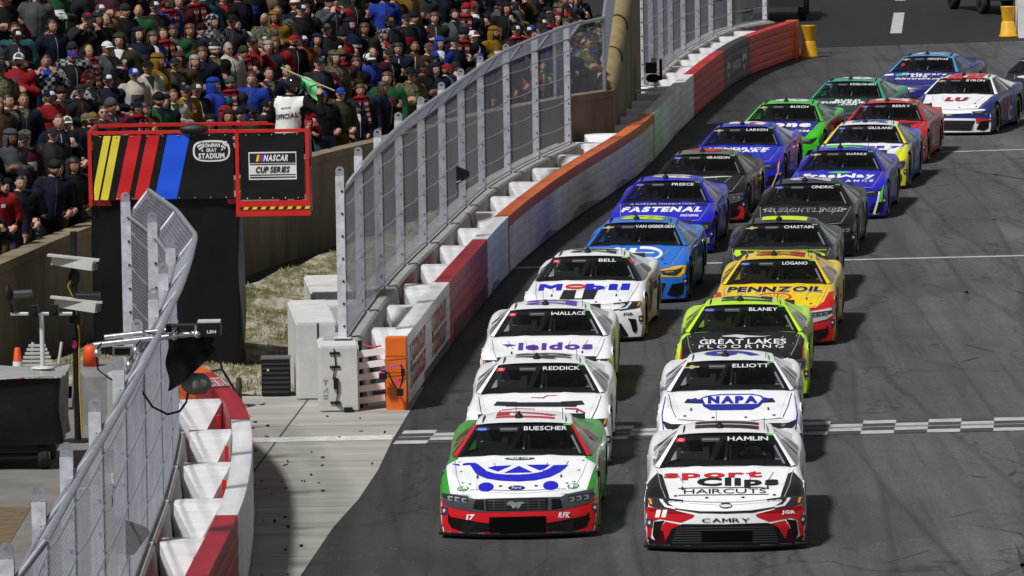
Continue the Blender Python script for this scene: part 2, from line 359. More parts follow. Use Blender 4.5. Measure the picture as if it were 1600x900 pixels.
# skid marks and rubber streaks on the asphalt
mb = MB(); rk_ = random.Random(9)
for i in range(150):
    y = rk_.uniform(70, 150); x0 = rk_.uniform(-1.2, 13) + (y - 80) * .07
    if i < 60: x0 = rk_.uniform(5.2, 11) + (y - 80) * .06
    a = R(90 - 5 + rk_.gauss(0, 16)); ln = rk_.choice([.4, .6, .9, 1.5, 2.6, 5.0]); w = rk_.uniform(.03, .09) if ln < 2 else rk_.uniform(.10, .22); cv = rk_.gauss(0, .05); vs = []
    for k in range(7):
        t = k / 6; aa = a + cv * t * ln; p = Vector((x0 + math.cos(aa) * ln * t, y + math.sin(aa) * ln * t)); ww = w * math.sin(math.pi * min(1, .12 + t)) * .5; q = Vector((-math.sin(aa), math.cos(aa))) * ww
        vs += [(p.x - q.x, p.y - q.y, .0032), (p.x + q.x, p.y + q.y, .0032)]
    mb.add(vs, [(2 * k, 2 * k + 1, 2 * k + 3, 2 * k + 2) for k in range(6)], 0 if rk_.random() < .45 else 1)
tag(put('skid_marks', mb, [mat('skid_rubber', (.036, .036, .038), .7, var=.4, scale=6), mat('skid_faint', (.060, .060, .062), .8, var=.4, scale=6)]), 'short dark skid marks and rubber streaks across the grey asphalt', 'skid marks', kind='stuff')
line('restart_line', (0.0, 114.9), (22, 116.9), 0.22)
line('scoring_line', (4.2, 140.2), (30, 146.2), 0.22)
line('lane_mark', (11.48, 189.3), (12.3, 201), 0.34, 0.0); line('lane_mark', (12.8, 208.5), (14, 226), 0.34, 0.0)

# ------------------------------------------------------------------ walls, barriers, fences
def extrude_path(mb, path, d0, d1, prof, mi=0, step=0.9, smooth=False, caps=True):
    """prof: list of (offset to the right of travel, z); closed profile swept from d0 to d1"""
    n = max(1, int(math.ceil((d1 - d0) / step))); K = len(prof); vs = []
    for i in range(n + 1):
        d = d0 + (d1 - d0) * i / n; c, nn = path.at(d), path.nor(d)
        vs += [(c.x + nn.x * o, c.y + nn.y * o, z) for o, z in prof]
    fs = []
    for i in range(n):
        for k in range(K): k2 = (k + 1) % K; fs.append((i * K + k, i * K + k2, (i + 1) * K + k2, (i + 1) * K + k))
    if caps: fs += [tuple(range(K)), tuple(reversed(range(n * K, n * K + K)))]
    mb.add(vs, fs, mi, smooth)
def fix_normals(o):
    bm = bmesh.new(); bm.from_mesh(o.data); bmesh.ops.recalc_face_normals(bm, faces=bm.faces[:]); bm.to_mesh(o.data); bm.free()
BAR_H = 1.05
def tube_profile(z0, z1, side, th=0.25):
    """rounded steel tube section; side=+1 -> face looks right of travel"""
    r = 0.007
    return [(0, z0 + r), (side * 0.004, (z0 + z1) / 2), (0, z1 - r), (-side * r, z1 - 0.002), (-side * th, z1 - 0.002), (-side * th, z0 + 0.002), (-side * r, z0 + 0.002)]
PW = mat('barrier_white', (0.84, 0.835, 0.85), 0.5, 0, 0, 0.30, 1.5, stretch=(1, 0.35, 1))
PWD = mat('barrier_white_scuffed', (0.82, 0.815, 0.83), 0.55, 0, 0, 0.38, 0.9, stretch=(1, 0.5, 1))
PR = mat('barrier_red', (0.40, 0.012, 0.022), 0.45, 0, 0, 0.35, 1.5, stretch=(1, 0.3, 1))
PRB = mat('barrier_bright_red', (0.66, 0.012, 0.012), 0.45, 0, 0, 0.3, 1.5, stretch=(1, 0.3, 1))
PO = mat('barrier_orange', (0.75, 0.14, 0.01), 0.5, 0, 0, 0.2, 3)
POT = mat('barrier_burnt_orange', (0.62, 0.13, 0.03), 0.5, 0, 0, 0.25, 2)
PG = mat('barrier_charcoal', (0.035, 0.035, 0.045), 0.45, 0, 0, 0.25, 2)
FOAM = mat('foam_white', (0.70, 0.70, 0.71), 0.75, 0, 0, 0.18, 3, stretch=(0.5, 0.5, 6))
def barrier(root, path, side, secs):
    """secs: (y-start distance, distance end, material, top tube material)"""
    for d0, d1, m, mt in secs:
        sec = None
        hgt = BAR_H / 5
        for k in range(5):
            mb = MB(); extrude_path(mb, path, d0, d1, tube_profile(0.03 + k * (BAR_H - 0.03) / 5, 0.03 + (k + 1) * (BAR_H - 0.03) / 5 - 0.003, side))
            o = put('steel_tube', mb, mt if k == 4 else m, root); fix_normals(o)
def foam(root, path_in, d, w0, w1, side, toward=-1, h=0.98, name='foam_block'):
    """block across the gap at distance d; pyramid pressed into the face that looks along toward*tangent"""
    t = path_in.tan(d); nn = path_in.nor(d); c = path_in.at(d); T = Vector((t.x, t.y, 0)) * toward
    A = Vector((c.x + nn.x * w0, c.y + nn.y * w0, 0)); B = Vector((c.x + nn.x * w1, c.y + nn.y * w1, 0))
    z0, z1 = 0.10, h; dep = 0.42
    q = [A + Vector((0, 0, z0)), B + Vector((0, 0, z0)), B + Vector((0, 0, z1)), A + Vector((0, 0, z1))]
    bk = [p - T * dep for p in q]; ap = (q[0] + q[1] + q[2] + q[3]) / 4 + T * 0.46 + Vector((0, 0, -0.02))
    lip = [p + Vector((0, 0, 0.0)) for p in q]
    mb = MB().add(q + bk + [ap], [(0, 1, 8), (1, 2, 8), (2, 3, 8), (3, 0, 8), (7, 6, 5, 4), (3, 2, 6, 7), (1, 0, 4, 5), (2, 1, 5, 6), (0, 3, 7, 4)])
    o = put(name, mb, FOAM, root); fix_normals(o); return o

# --- right-hand (outer) barrier
RB = smooth_path([(-1.57, 92.45), (-1.03, 100.7), (-.47, 108.2), (-.07, 113.3), (.51, 118.9), (1.3, 125.4), (2.16, 131.6), (2.78, 136.4), (3.19, 140.4), (3.74, 146.5), (4.35, 153), (5.45, 163), (6.46, 170.2), (8.08, 177.8)])
def dy(path, y):
    lo, hi = 0, path.len
    s = 1 if path.at(path.len).y > path.at(0).y else -1
    for _ in range(40):
        m = (lo + hi) / 2
        if (path.at(m).y - y) * s < 0: lo = m
        else: hi = m
    return (lo + hi) / 2
rb = tag(empty('energy_barrier', (-1.57, 92.45, 0)), 'long steel and foam barrier with white, red and orange sections along the track', 'barrier')
def par(root):  # children keep world coordinates
    for c in root.children: c.matrix_parent_inverse = Matrix.Translation(-Vector(root.location))
Y = lambda y: dy(RB, y)
g = 0.02
barrier(rb, RB, 1, [(0.36, Y(101.2) - g, PW, PW), (Y(101.2), Y(109) - g, PR, PR), (Y(109), Y(113.6) - g, PW, PW), (Y(113.6), Y(126.5) - g, PWD, POT), (Y(126.5), Y(140.2) - g, PWD, POT),
                    (Y(140.2), Y(154) - g, PW, PW), (Y(154), Y(163.5) - g, PRB, PRB), (Y(163.5), Y(170) - g, PG, PG), (Y(170), Y(177.3) - g, PRB, PRB)])
mb = MB(); extrude_path(mb, RB, -0.0, 0.34, [(0.012, 0.0), (0.012, 1.055), (-0.285, 1.055), (-0.285, 0.0)]); o = put('end_cap', mb, PO, rb); fix_normals(o)
mb = MB()
for z in (0.80, 0.56): mb.add([(-1.86, 92.436, z), (-1.56, 92.43, z), (-1.56, 92.43, z - 0.016), (-1.86, 92.436, z - 0.016)], [(0, 1, 2, 3)])
put('cap_seam', mb, mat('orange_shadow_gap', (0.30, 0.05, 0.005), 0.7), rb)
mb = MB(); extrude_path(mb, RB, Y(177.3), RB.len, [(0.012, 0.0), (0.012, 1.055), (-0.285, 1.055), (-0.285, 0.0)]); o = put('end_cap', mb, PO, rb); fix_normals(o)
# concrete wall behind it and the fence
FR = smooth_path([(-2.49, 93.1), (-2.22, 98.7), (-1.88, 104.1), (-1.45, 109.4), (-1.0, 115), (-.55, 120.3), (-.05, 124.3), (.55, 128.3), (1.22, 132.1)])
wallprof = [(-0.30, 0.0), (-0.30, 0.97), (-0.27, 1.0), (0.22, 1.0), (0.26, 0.96), (0.30, 0.55), (0.36, 0.0)]
def conc_wall(name, path, label, seg=3.9, prof=wallprof, m=CONC, cat='wall'):
    w = tag(empty(name, (*path.at(0), 0)), label, cat); d = 0
    n = max(1, round(path.len / seg))
    for i in range(n):
        mb = MB(); extrude_path(mb, path, path.len * i / n + (0.012 if i else 0), path.len * (i + 1) / n - 0.012, prof)
        o = put('wall_block', mb, m, w); fix_normals(o)
    par(w); return w
conc_wall('concrete_wall', FR, 'pale precast concrete wall carrying the tall fence beside the wavy orange-topped barrier')
d = 1.9
while RB.at(d).y < 131:
    yy = RB.at(d).y; f = FR.at(dy(FR, yy)); gap = RB.at(d).x - f.x
    foam(rb, RB, d, -(gap - 0.34), -0.26, 1); d += 3.45
while d < RB.len - 3:
    foam(rb, RB, d, -1.0, -0.26, 1); d += 2.6
def mapbar(path, d0, z0, side=1, off=0.012):
    def fn(u, v):
        c = path.off(d0 + u, side * off); return (c.x, c.y, z0 + v)
    return fn
def path_text(root, name, path, d0, z0, t, w, h, m, bold=0.03, shear=0, side=1):
    v, f = text2d(t, w, h, bold, shear); fn = mapbar(path, d0, z0, side)
    return put(name, MB().add([fn(*p) for p in v], f), m, root)
def path_rect(root, name, path, d0, d1, z0, z1, m, side=1, off=0.009):
    n = max(1, int((d1 - d0) / 0.5)); vs = []; fs = []
    for i in range(n + 1):
        c = path.off(d0 + (d1 - d0) * i / n, side * off); vs += [(c.x, c.y, z0), (c.x, c.y, z1)]
    fs = [(2 * i, 2 * i + 2, 2 * i + 3, 2 * i + 1) for i in range(n)]
    return put(name, MB().add(vs, fs), m, root)
LR = flat((0.45, 0.012, 0.03)); LY = flat((0.75, 0.42, 0.02))
for c in (2.45, 6.6):
    path_text(rb, 'barrier_lettering', RB, c + 0.12, 0.72, 'COOKOUT', 2.5, 0.31, LR, 0.045)
    path_text(rb, 'barrier_lettering', RB, c + 0.12, 0.37, 'COOKOUT', 2.5, 0.31, LR, 0.045)
    path_rect(rb, 'barrier_emblem', RB, c - 1.5, c - 1.25, 0.66, 0.86, LY); path_rect(rb, 'barrier_emblem', RB, c - 1.5, c - 1.25, 0.22, 0.40, LY)
    path_rect(rb, 'barrier_emblem', RB, c - 1.5, c - 1.22, 0.44, 0.62, flat(BLACK))
path_rect(rb, 'scuff_strip', RB, 3.5, 8.7, 0.03, 0.17, mat('grey_scuff', (0.10, 0.10, 0.12), 0.7, var=0.5, scale=3), off=0.008)
WP = flat((0.6, 0.6, 0.62))
dg = Y(163.5)
for dd in (1.2, 5.3):
    path_text(rb, 'barrier_crest', RB, dg + dd, 0.62, 'W', 0.9, 0.30, WP, 0.06); path_text(rb, 'barrier_crest', RB, dg + dd, 0.32, 'V', 0.55, 0.2, WP, 0.06)
path_text(rb, 'barrier_lettering', RB, dg + 3.5, 0.50, 'NASCAR', 1.9, 0.24, WP, 0.05, 0.2)
path_rect(rb, 'barrier_emblem', RB, dg + 2.15, dg + 2.3, 0.38, 0.62, flat((0.7, 0.3, 0.02))); path_rect(rb, 'barrier_emblem', RB, dg + 2.33, dg + 2.45, 0.38, 0.62, flat((0.05, 0.1, 0.6)))
# car shadows painted as low grey scuffs, and joint stripes on the face
SCF = mat('car_shade_scuff', (0.42, 0.41, 0.42), 0.8, 0, 0, 0.75, 1.2); rs_ = random.Random(11)
def shade_scuff(d0, ln, z0, z1):
    n = 14; up = [(d0 + ln * i / n, z0 + (z1 - z0) * math.sin(math.pi * (i / n) ** .7) * rs_.uniform(.72, 1)) for i in range(n + 1)]
    vs = []; fs = []
    for (d_, z_) in up:
        c = RB.off(min(d_, RB.len), 0.0085); vs += [(c.x, c.y, z0), (c.x, c.y, max(z_, z0 + .004))]
    fs = [(2 * i, 2 * i + 2, 2 * i + 3, 2 * i + 1) for i in range(n)]
    put('scuff_shade_mark', MB().add(vs, fs), SCF, rb)
for d0, ln, z1 in ((Y(119), 3.2, .20), (Y(124.6), 4.6, .26), (Y(131.5), 3.0, .18), (Y(109.6), 2.4, .2), (Y(137), 2.4, .16), (Y(146), 3.6, .14)): shade_scuff(d0, ln, .05, z1)
SCR = mat('red_scuff', (0.12, 0.02, 0.025), 0.7, 0, 0, 0.6, 1.5)
path_rect(rb, 'scuff_shade_mark', RB, Y(102), Y(108.5), 0.04, 0.30, SCR, off=0.0085)
for yy in (113.58, 140.18): path_rect(rb, 'joint_stripe', RB, Y(yy) - .12, Y(yy) + .02, 0.05, 1.0, PR, off=0.0095)
par(rb)

# --- catch fences
POSTM = mat('post_steel', (0.60, 0.615, 0.655), 0.55, 0.15, 0, 0.4, 7)
BOLT = MB().box((0, 0, 0), (0.012, 0.028, 0.028)).mesh('bolt')
def fence(name, path, label, posts, z0=1.0, side=1, h=2.4, arm=(0.33, 0.38), lugs=True, wire=0.0033, pitch=0.075, wm=None):
    root = tag(empty(name, (*path.at(0), z0)), label, 'fence'); zt = z0 + h
    P3 = lambda d, o, z: Vector((*path.off(d, side * o), z))
    za = zt - 0.25
    for d in posts:
        t = path.tan(d); ang = math.atan2(t.y, t.x); rot = Matrix.Rotation(ang, 3, 'Z')
        c = path.at(d); mb = MB()
        for q in (-0.055, 0.055): mb.box((c.x + rot[0][0] * q, c.y + rot[1][0] * q, z0 + (h - 0.02) / 2), (0.014, 0.125, h - 0.02), 0, rot)
        mb.box((c.x, c.y, z0 + (h - 0.02) / 2), (0.11, 0.016, h - 0.03), 0, rot)
        mb.box((c.x, c.y, z0 + 0.008), (0.22, 0.26, 0.016), 0, rot)
        po = put('post', mb, POSTM, root)
        for k in range(7):   # bolt heads on the post
            p = Vector((c.x, c.y, z0 + 0.18 + k * 0.33)) + rot @ Vector((-0.068, side * -0.03, 0)); put('bolt', BOLT, DARKM, po, p, ang)
        # lifting lug with a hole
        if lugs:
            mb = MB(); n = 14; w = 0.062; prof_o, prof_i = [], []
            for i in range(n + 1):
                a = math.pi * i / n; prof_o.append((math.cos(a) * w, 0.075 + math.sin(a) * w)); prof_i.append((math.cos(a) * 0.028, 0.075 + math.sin(a) * 0.028))
            low = [(w, -0.16), (-w, -0.16)]
            for thk in (-0.008, 0.008):
                vs = [Vector((*(Vector((c.x, c.y)) + Vector((rot[0][1], rot[1][1])) * u + Vector((t.x, t.y)) * thk), zt - 0.02 + v)) for u, v in prof_o + prof_i + low]
                N = n + 1
                fs = [(i, i + 1, N + i + 1, N + i) for i in range(n)] + [(0, N, 2 * N), (n, 2 * N + 1, 2 * N - 1), (N, 2 * N - 1, 2 * N + 1, 2 * N)]
                mb.add(vs, fs)
            put('lifting_lug', mb, GALV, po)
        mb = MB().tube([P3(d, 0.03, za), P3(d, arm[0], za + arm[1])], 0.032, 8); put('overhang_arm', mb, GALV, po)
    for (o, z, r) in ((0.06, z0 + 0.05, 0.022), (0.05, za + 0.02, 0.022), (arm[0], za + arm[1], 0.034)):
        n = max(2, int((posts[-1] - posts[0]) / 0.8)); mb = MB().tube([P3(posts[0] + (posts[-1] - posts[0]) * i / n, o, z) for i in range(n + 1)], r, 8); put('rail', mb, GALV, root)
    for k in range(4):
        zz = z0 + 0.45 + k * 0.5
        mb = MB()
        for a, b in zip(posts, posts[1:]):
            mb.tube([P3(a + (b - a) * i / 8, 0.075, zz - 0.05 * math.sin(math.pi * i / 8)) for i in range(9)], 0.011, 5)
        put('cable', mb, GALV, root)
    for a, b in zip(posts, posts[1:]):
        L = b - a
        for nm, f, H_ in (('wire_mesh', lambda u, v: P3(a + u, 0.068, z0 + 0.04 + v), za - z0 - 0.03), ('overhang_mesh', lambda u, v: P3(a + u, 0.06 + (arm[0] - 0.06) * v / 0.5, za + arm[1] * v / 0.5), 0.5)):
            mb = MB(); x = -H_
            while x < L:
                for sgn in (1, -1):
                    u0, u1 = (x, x + H_) if sgn > 0 else (x + H_, x)
                    p, q = (u0, 0.0), (u1, H_)
                    def clip(p, q):
                        t0, t1 = 0.0, 1.0; dx = q[0] - p[0]
                        for bound, lo in ((0, True), (L, False)):
                            tt = (bound - p[0]) / dx
                            if (dx > 0) == lo: t0 = max(t0, tt)
                            else: t1 = min(t1, tt)
                        return t0, t1
                    t0, t1 = clip(p, q)
                    if t1 - t0 > 0.01:
                        mb.tube([f(p[0] + (q[0] - p[0]) * t, p[1] + (q[1] - p[1]) * t) for t in (t0, t1)], wire / 2, 3, 0, False, False)
                x += pitch
            put(nm, mb, wm or WIRE, root)
    par_z = Vector(root.location)
    for c in root.children: c.matrix_parent_inverse = Matrix.Translation(-par_z)
    return root
nb = 10
fence('catch_fence', FR, 'tall galvanised chain-link fence above the wavy orange-topped barrier and concrete wall', [0.05 + (FR.len - 0.1) * i / nb for i in range(nb + 1)])
FR2 = smooth_path([(3.12, 150.6), (4.16, 161.8), (4.70, 165.9), (5.70, 173.2), (6.6, 176.9), (7.2, 178.4)])
conc_wall('concrete_wall', FR2, 'grey concrete wall behind the far red and charcoal barrier, under its fence')
fence('catch_fence', FR2, 'far galvanised chain-link fence behind the red and charcoal barrier sections', [0.05 + (FR2.len - 0.1) * i / 8 for i in range(9)], h=3.0)
# --- left-hand barrier, wall and fence
LB = smooth_path([(-3.6, 52), (-3.45, 58), (-3.36, 63), (-3.3, 67.8), (-3.24, 70.4), (-3.19, 72.9), (-3.18, 75.5), (-3.27, 79.3), (-3.42, 82.5), (-3.68, 85.35), (-4.01, 87.5), (-4.41, 89.5), (-4.75, 90.4)])
lb = tag(empty('energy_barrier', (-3.3, 67.8, 0)), 'short curved steel and foam barrier, red then white, beside the concrete apron', 'barrier')
YL = lambda y: dy(LB, y)
barrier(lb, LB, 1, [(0.1, YL(63) - g, PR, PR), (YL(63), YL(72.9) - g, PR, PR), (YL(72.9), YL(82.5) - g, PW, PW), (YL(82.5), YL(88.3) - g, PR, PR), (YL(88.3), LB.len, PO, PO)])
path_rect(lb, 'stencil_plate', LB, YL(86.4), YL(87.6), 0.5, 0.9, flat((0.6, 0.55, 0.53)))
mb = MB(); dd = YL(87.0)
fnp = lambda u, v: (*LB.off(dd + u, -0.13 + v), 1.055)
v, f = text2d('COOK', 0.9, 0.09, 0.05); mb.add([fnp(p[0], p[1] + 0.055) for p in v], f); v, f = text2d('OUT', 0.9, 0.09, 0.05); mb.add([fnp(p[0], p[1] - 0.05) for p in v], f)
pl_ = MB().add([fnp(-0.55, -0.12)[:2] + (1.0525,), fnp(0.55, -0.12)[:2] + (1.0525,), fnp(0.55, 0.12)[:2] + (1.0525,), fnp(-0.55, 0.12)[:2] + (1.0525,)], [(0, 1, 2, 3)])
put('stencil_plate', pl_, flat((0.62, 0.55, 0.53)), lb); put('stencil_lettering', mb, LR, lb)
FL = Path([(-4.2, 52), (-4.2, 56), (-4.18, 59.3), (-4.15, 63), (-4.15, 66.9), (-4.18, 70.9), (-4.2, 74.6), (-4.26, 77.9), (-4.36, 81.5), (-4.81, 85.5), (-5.39, 89.1)])
conc_wall('concrete_wall', FL, 'grey concrete wall under the fence beside the short curved red and white barrier', 3.6, [(-0.30, 0.0), (-0.30, 0.97), (-0.27, 1.0), (0.12, 1.0), (0.15, 0.96), (0.19, 0.55), (0.24, 0.0)])
for y in (60.6, 64.0, 67.4, 70.9, 74.35, 77.9, 81.4, 85.0):
    dd = YL(y); f = FL.at(dy(FL, y)); gap = LB.at(dd).x - f.x
    foam(lb, LB, dd, -(gap - 0.2), -0.26, 1, h=1.0)
mb = MB()
for y in (70.9, 77.9, 81.4, 84.9):
    c = LB.off(YL(y) - 0.3, -0.33); mb.box((c.x, c.y, 0.72), (0.05, 0.12, 0.30))
put('red_bracket', mb, PRB, lb)
par(lb)
fence('catch_fence', FL, 'leaning view of galvanised chain-link fence above the short curved barrier', [dy(FL, y) for y in (52.3, 56, 59.3, 63, 66.9, 70.9, 74.6, 77.9, 81.5, 85.5, 89.0)], wire=0.0046, pitch=0.10, wm=WIRE_L)

# --- concrete end blocks by the barrier end
def block(name, cx, cy, w, d, h, rz, label, m=CONC):
    bm = bmesh.new(); bmesh.ops.create_cube(bm, size=1)
    for v in bm.verts: v.co = Vector((v.co.x * w, v.co.y * d, (v.co.z + 0.5) * h))
    bmesh.ops.bevel(bm, geom=bm.edges[:], offset=0.025, segments=2, affect='EDGES'); me = bpy.data.meshes.new(name); bm.to_mesh(me); bm.free()
    return tag(put(name, me, m, None, (cx, cy, 0.007), rz), label, 'concrete block')
CONC_L = mat('light_concrete', (0.56, 0.55, 0.53), 0.88, 0, 0, 0.18, 2.5, 0.15, 40)
b1 = block('concrete_block', -2.56, 92.95, 0.58, 1.3, 0.96, R(3), 'pale concrete end block with pencilled marks and taped cables beside the orange post', CONC_L)
b2 = block('concrete_block', -3.02, 95.75, 0.60, 3.6, 1.14, R(4), 'tall pale concrete block with a dark slot beside the black speaker box', CONC_L)
b3 = block('concrete_block', -2.86, 100.6, 0.66, 5.2, 1.0, R(4), 'long pale concrete block set back behind the slotted end block', CONC_L)
# cables and tape on the block, its pencilled marks, the slot
mb = MB()
for z in (0.86, 0.66, 0.14): mb.box((0.0 - 0.06, -0.664, z), (0.15, 0.012, 0.035))
mb.tube([(-0.07, -0.668, 0.93), (-0.05, -0.67, 0.7), (-0.09, -0.668, 0.5), (-0.02, -0.67, 0.3), (-0.06, -0.668, 0.12), (0.1, -0.68, 0.03), (0.22, -0.7, 0.02)], 0.009, 6)
mb.box((-0.05, -0.675, 0.42), (0.07, 0.03, 0.16)); mb.box((0.12, -0.7, 0.04), (0.12, 0.1, 0.06))
put('taped_cable', mb, DARKM, b1)
mb = MB(); v, f = text2d('1174', 0.30, 0.07, 0.0); mb.add([(-0.20 + p[1], -0.6535, 0.34 + p[0]) for p in v], f); put('pencil_marks', mb, flat((0.25, 0.24, 0.23)), b1)
mb = MB().box((0.02, -1.80, 0.57), (0.03, 0.012, 1.13)); put('slot', mb, mat('slot_dark', (0.03, 0.025, 0.02), 0.9), b2)
# struts between block and orange post
mb = MB(); st = tag(empty('strut_rack', (-2.06, 92.75, 0)), 'white slatted strut rack between the concrete end block and the orange post', 'rack')
for k in range(5):
    mb = MB().box((-0.01, 0.0, 0.14 + k * 0.17), (0.40, 0.10, 0.09), 0, Matrix.Rotation(R(-7), 3, 'Y')); put('slat', mb, PW, st)
mb = MB().box((-0.17, 0.08, 0.5), (0.06, 0.05, 0.98)); put('upright', mb, DARKM, st)
mb = MB().tube([(-0.12, 0.02, 0.93), (0.03, -0.02, 0.90), (0.14, 0, 0.92)], 0.014, 6); put('red_hose', mb, PRB, st)

# ------------------------------------------------------------------ stadium wall and stands
RW = smooth_path([(-10.6, 80), (-9.15, 88), (-7.82, 97.3), (-6.88, 103.8), (-5.1, 112.5), (-3.54, 119.2), (-2.43, 122.9), (-.64, 129.5), (1.2, 134.6), (2.2, 136.6)])
WT = 1.8
w = conc_wall('stadium_wall', RW, 'weathered brown concrete wall at the foot of the packed grandstand', 4.1, [(-0.30, -0.1), (-0.30, WT), (0.04, WT), (0.04, WT - 0.14), (0, WT - 0.16), (0, -0.1)], CONC_OLD)
# tall sloping end wall with tan padding
ew = tag(empty('end_wall', (2.2, 136.6, 0)), 'sloping tan concrete end wall topped with strapped tan padding', 'wall')
P0, P1 = Vector((2.22, 136.65)), Vector((3.10, 149.8)); zt0, zt1 = 1.75, 4.7
def ewp(u, z, o=0): p = P0.lerp(P1, u); return Vector((p.x + o, p.y, z))
mb = MB().prism([ewp(0, -0.1), ewp(1, -0.1), ewp(1, zt1), ewp(0.0, zt0)], None, (-0.3, 0, 0)); o = put('wall_slab', mb, mat('tan_concrete', (0.23, 0.185, 0.11), 0.9, var=0.4, scale=0.8, stretch=(1, 1, .4)), ew); fix_normals(o)
PAD = mat('tan_tarp', (0.33, 0.25, 0.11), 0.6, 0, 0, 0.3, 2, 0.6, 6); PADG = mat('grey_tarp', (0.12, 0.125, 0.15), 0.5, 0, 0, 0.3, 2, 0.5, 6)
for k in range(5):
    u0, u1 = 0.02 + k * 0.19, 0.02 + (k + 1) * 0.19 - 0.012
    pts = [ewp(u0 + (u1 - u0) * i / 6, zt0 + (zt1 - zt0) * (u0 + (u1 - u0) * i / 6) + 0.02 + 0.03 * math.sin(i * 1.3 + k), -0.15) for i in range(7)]
    mb = MB().tube(pts, [0.19, 0.235, 0.245, 0.23, 0.25, 0.235, 0.20], 12); put('pad', mb, PADG if k == 3 else PAD, ew)
    mb = MB().tube([ewp(u1, zt0 + (zt1 - zt0) * u1 + 0.24 * math.sin(a), -0.15 + 0.24 * math.cos(a)) for a in [i * math.pi / 8 for i in range(17)]], 0.018, 5); put('strap', mb, DARKM, ew)
par(ew)
# bleachers: stepped concrete
ROW_D, ROW_H, FLOOR0, NROW = 0.82, 0.43, 1.05, 16
gs = MB()
for k in range(NROW):
    o0, o1 = -0.30 - ROW_D * k, -0.30 - ROW_D * (k + 1); z = FLOOR0 + ROW_H * k
    n = 22
    vs = []
    for i in range(n + 1):
        dd = RW.len * i / n; a, b = RW.off(dd, o0), RW.off(dd, o1); vs += [(a.x, a.y, z - ROW_H if k else -0.05), (a.x, a.y, z), (b.x, b.y, z)]
    fs = []
    for i in range(n): q = 3 * i; fs += [(q, q + 3, q + 4, q + 1), (q + 1, q + 4, q + 5, q + 2)]
    gs.add(vs, fs)
tag(put('bleachers', gs, mat('bleacher_concrete', (0.025, 0.023, 0.021), 0.9, var=0.4, scale=1)), 'dark stepped concrete bleachers rising behind the weathered stadium wall', 'grandstand')
# spectator fence at the far end of the stand
sf = tag(empty('spectator_fence', (0.6, 133.2, WT)), 'dark mesh spectator fence at the padded end wall', 'fence')
pts = [RW.off(RW.len - 2.6, -0.1), RW.off(RW.len - 0.15, -0.1), Vector((2.75, 149.0))]
hs = [(WT, WT + 1.45), (WT, WT + 1.55), (4.4, 6.3)]
for (p, (a, b)) in zip(pts, hs): put('post', MB().tube([(p.x, p.y, a), (p.x, p.y, b)], 0.04, 8), GALV, sf)
for i in range(2):
    (p, (a, b)), (q, (c, e)) = (pts[i], hs[i]), (pts[i + 1], hs[i + 1])
    put('rail', MB().tube([(p.x, p.y, b), (q.x, q.y, e)], 0.04, 8), GALV, sf)
    mb = MB(); L = (q - p).length; N = int(L / 0.07) + 20
    f = lambda u, v: Vector((p.x + (q.x - p.x) * u, p.y + (q.y - p.y) * u, (a + (c - a) * u) * (1 - v) + (b + (e - b) * u) * v))
    Hh = 1.6; x = -Hh
    while x < L:
        for sgn in (1, -1):
            u0, u1 = (x, x + Hh) if sgn > 0 else (x + Hh, x)
            t0, t1 = 0, 1; dx = u1 - u0
            for bound, lo in ((0, 1), (L, 0)):
                tt = (bound - u0) / dx
                if (dx > 0) == bool(lo): t0 = max(t0, tt)
                else: t1 = min(t1, tt)
            if t1 - t0 > .01: mb.tube([f((u0 + dx * t) / L, t) for t in (t0, t1)], 0.002, 3, 0, False, False)
        x += 0.075
    put('wire_mesh', mb, WIRE, sf)
for c in sf.children: c.matrix_parent_inverse = Matrix.Translation(-Vector(sf.location))

# ------------------------------------------------------------------ flag stand
RP = mat('red_enamel', (0.60, 0.018, 0.012), 0.35, 0, 0.5, 0.15, 5)
DRAPE = mat('black_vinyl_drape', (0.006, 0.006, 0.007), 0.42, 0, 0, 0.2, 4, 0.9, 1.6, stretch=(1.5, 1.5, 0.7), spec=0.25)
BANNER = mat('banner_vinyl', (0.009, 0.009, 0.010), 0.42, 0, 0, 0.1, 4, 0.45, 3, spec=0.3)
fsd = tag(empty('flag_stand', (-5.2, 98.4, 0)), 'red framed flag stand with striped black banners on a black draped tower', 'flag stand')
mb = MB()
X0, X1, Yf, Yb = -6.47, -4.20, 98.4, 100.0
def drape(u, v):   # three sides of the tower
    per = [(X0, Yb), (X0, Yf), (X1, Yf), (X1, Yb)]; s = u * 3; i = min(2, int(s)); t = s - i
    x = per[i][0] + (per[i + 1][0] - per[i][0]) * t; y = per[i][1] + (per[i + 1][1] - per[i][1]) * t
    w = 0.022 * math.sin(u * 62 + 2 * math.sin(v * 5)) * (1 - v * 0.6) + 0.012 * math.sin(u * 17 + v * 9)
    return Vector((x + (w if i != 1 else 0), y + (w if i == 1 else 0), 0.01 + v * 2.66))
put('drape', MB().grid(drape, 120, 24), DRAPE, fsd)
X2 = -3.12; ZB, ZT = 2.66, 3.70; Yr = 98.28; Ybk = 99.5
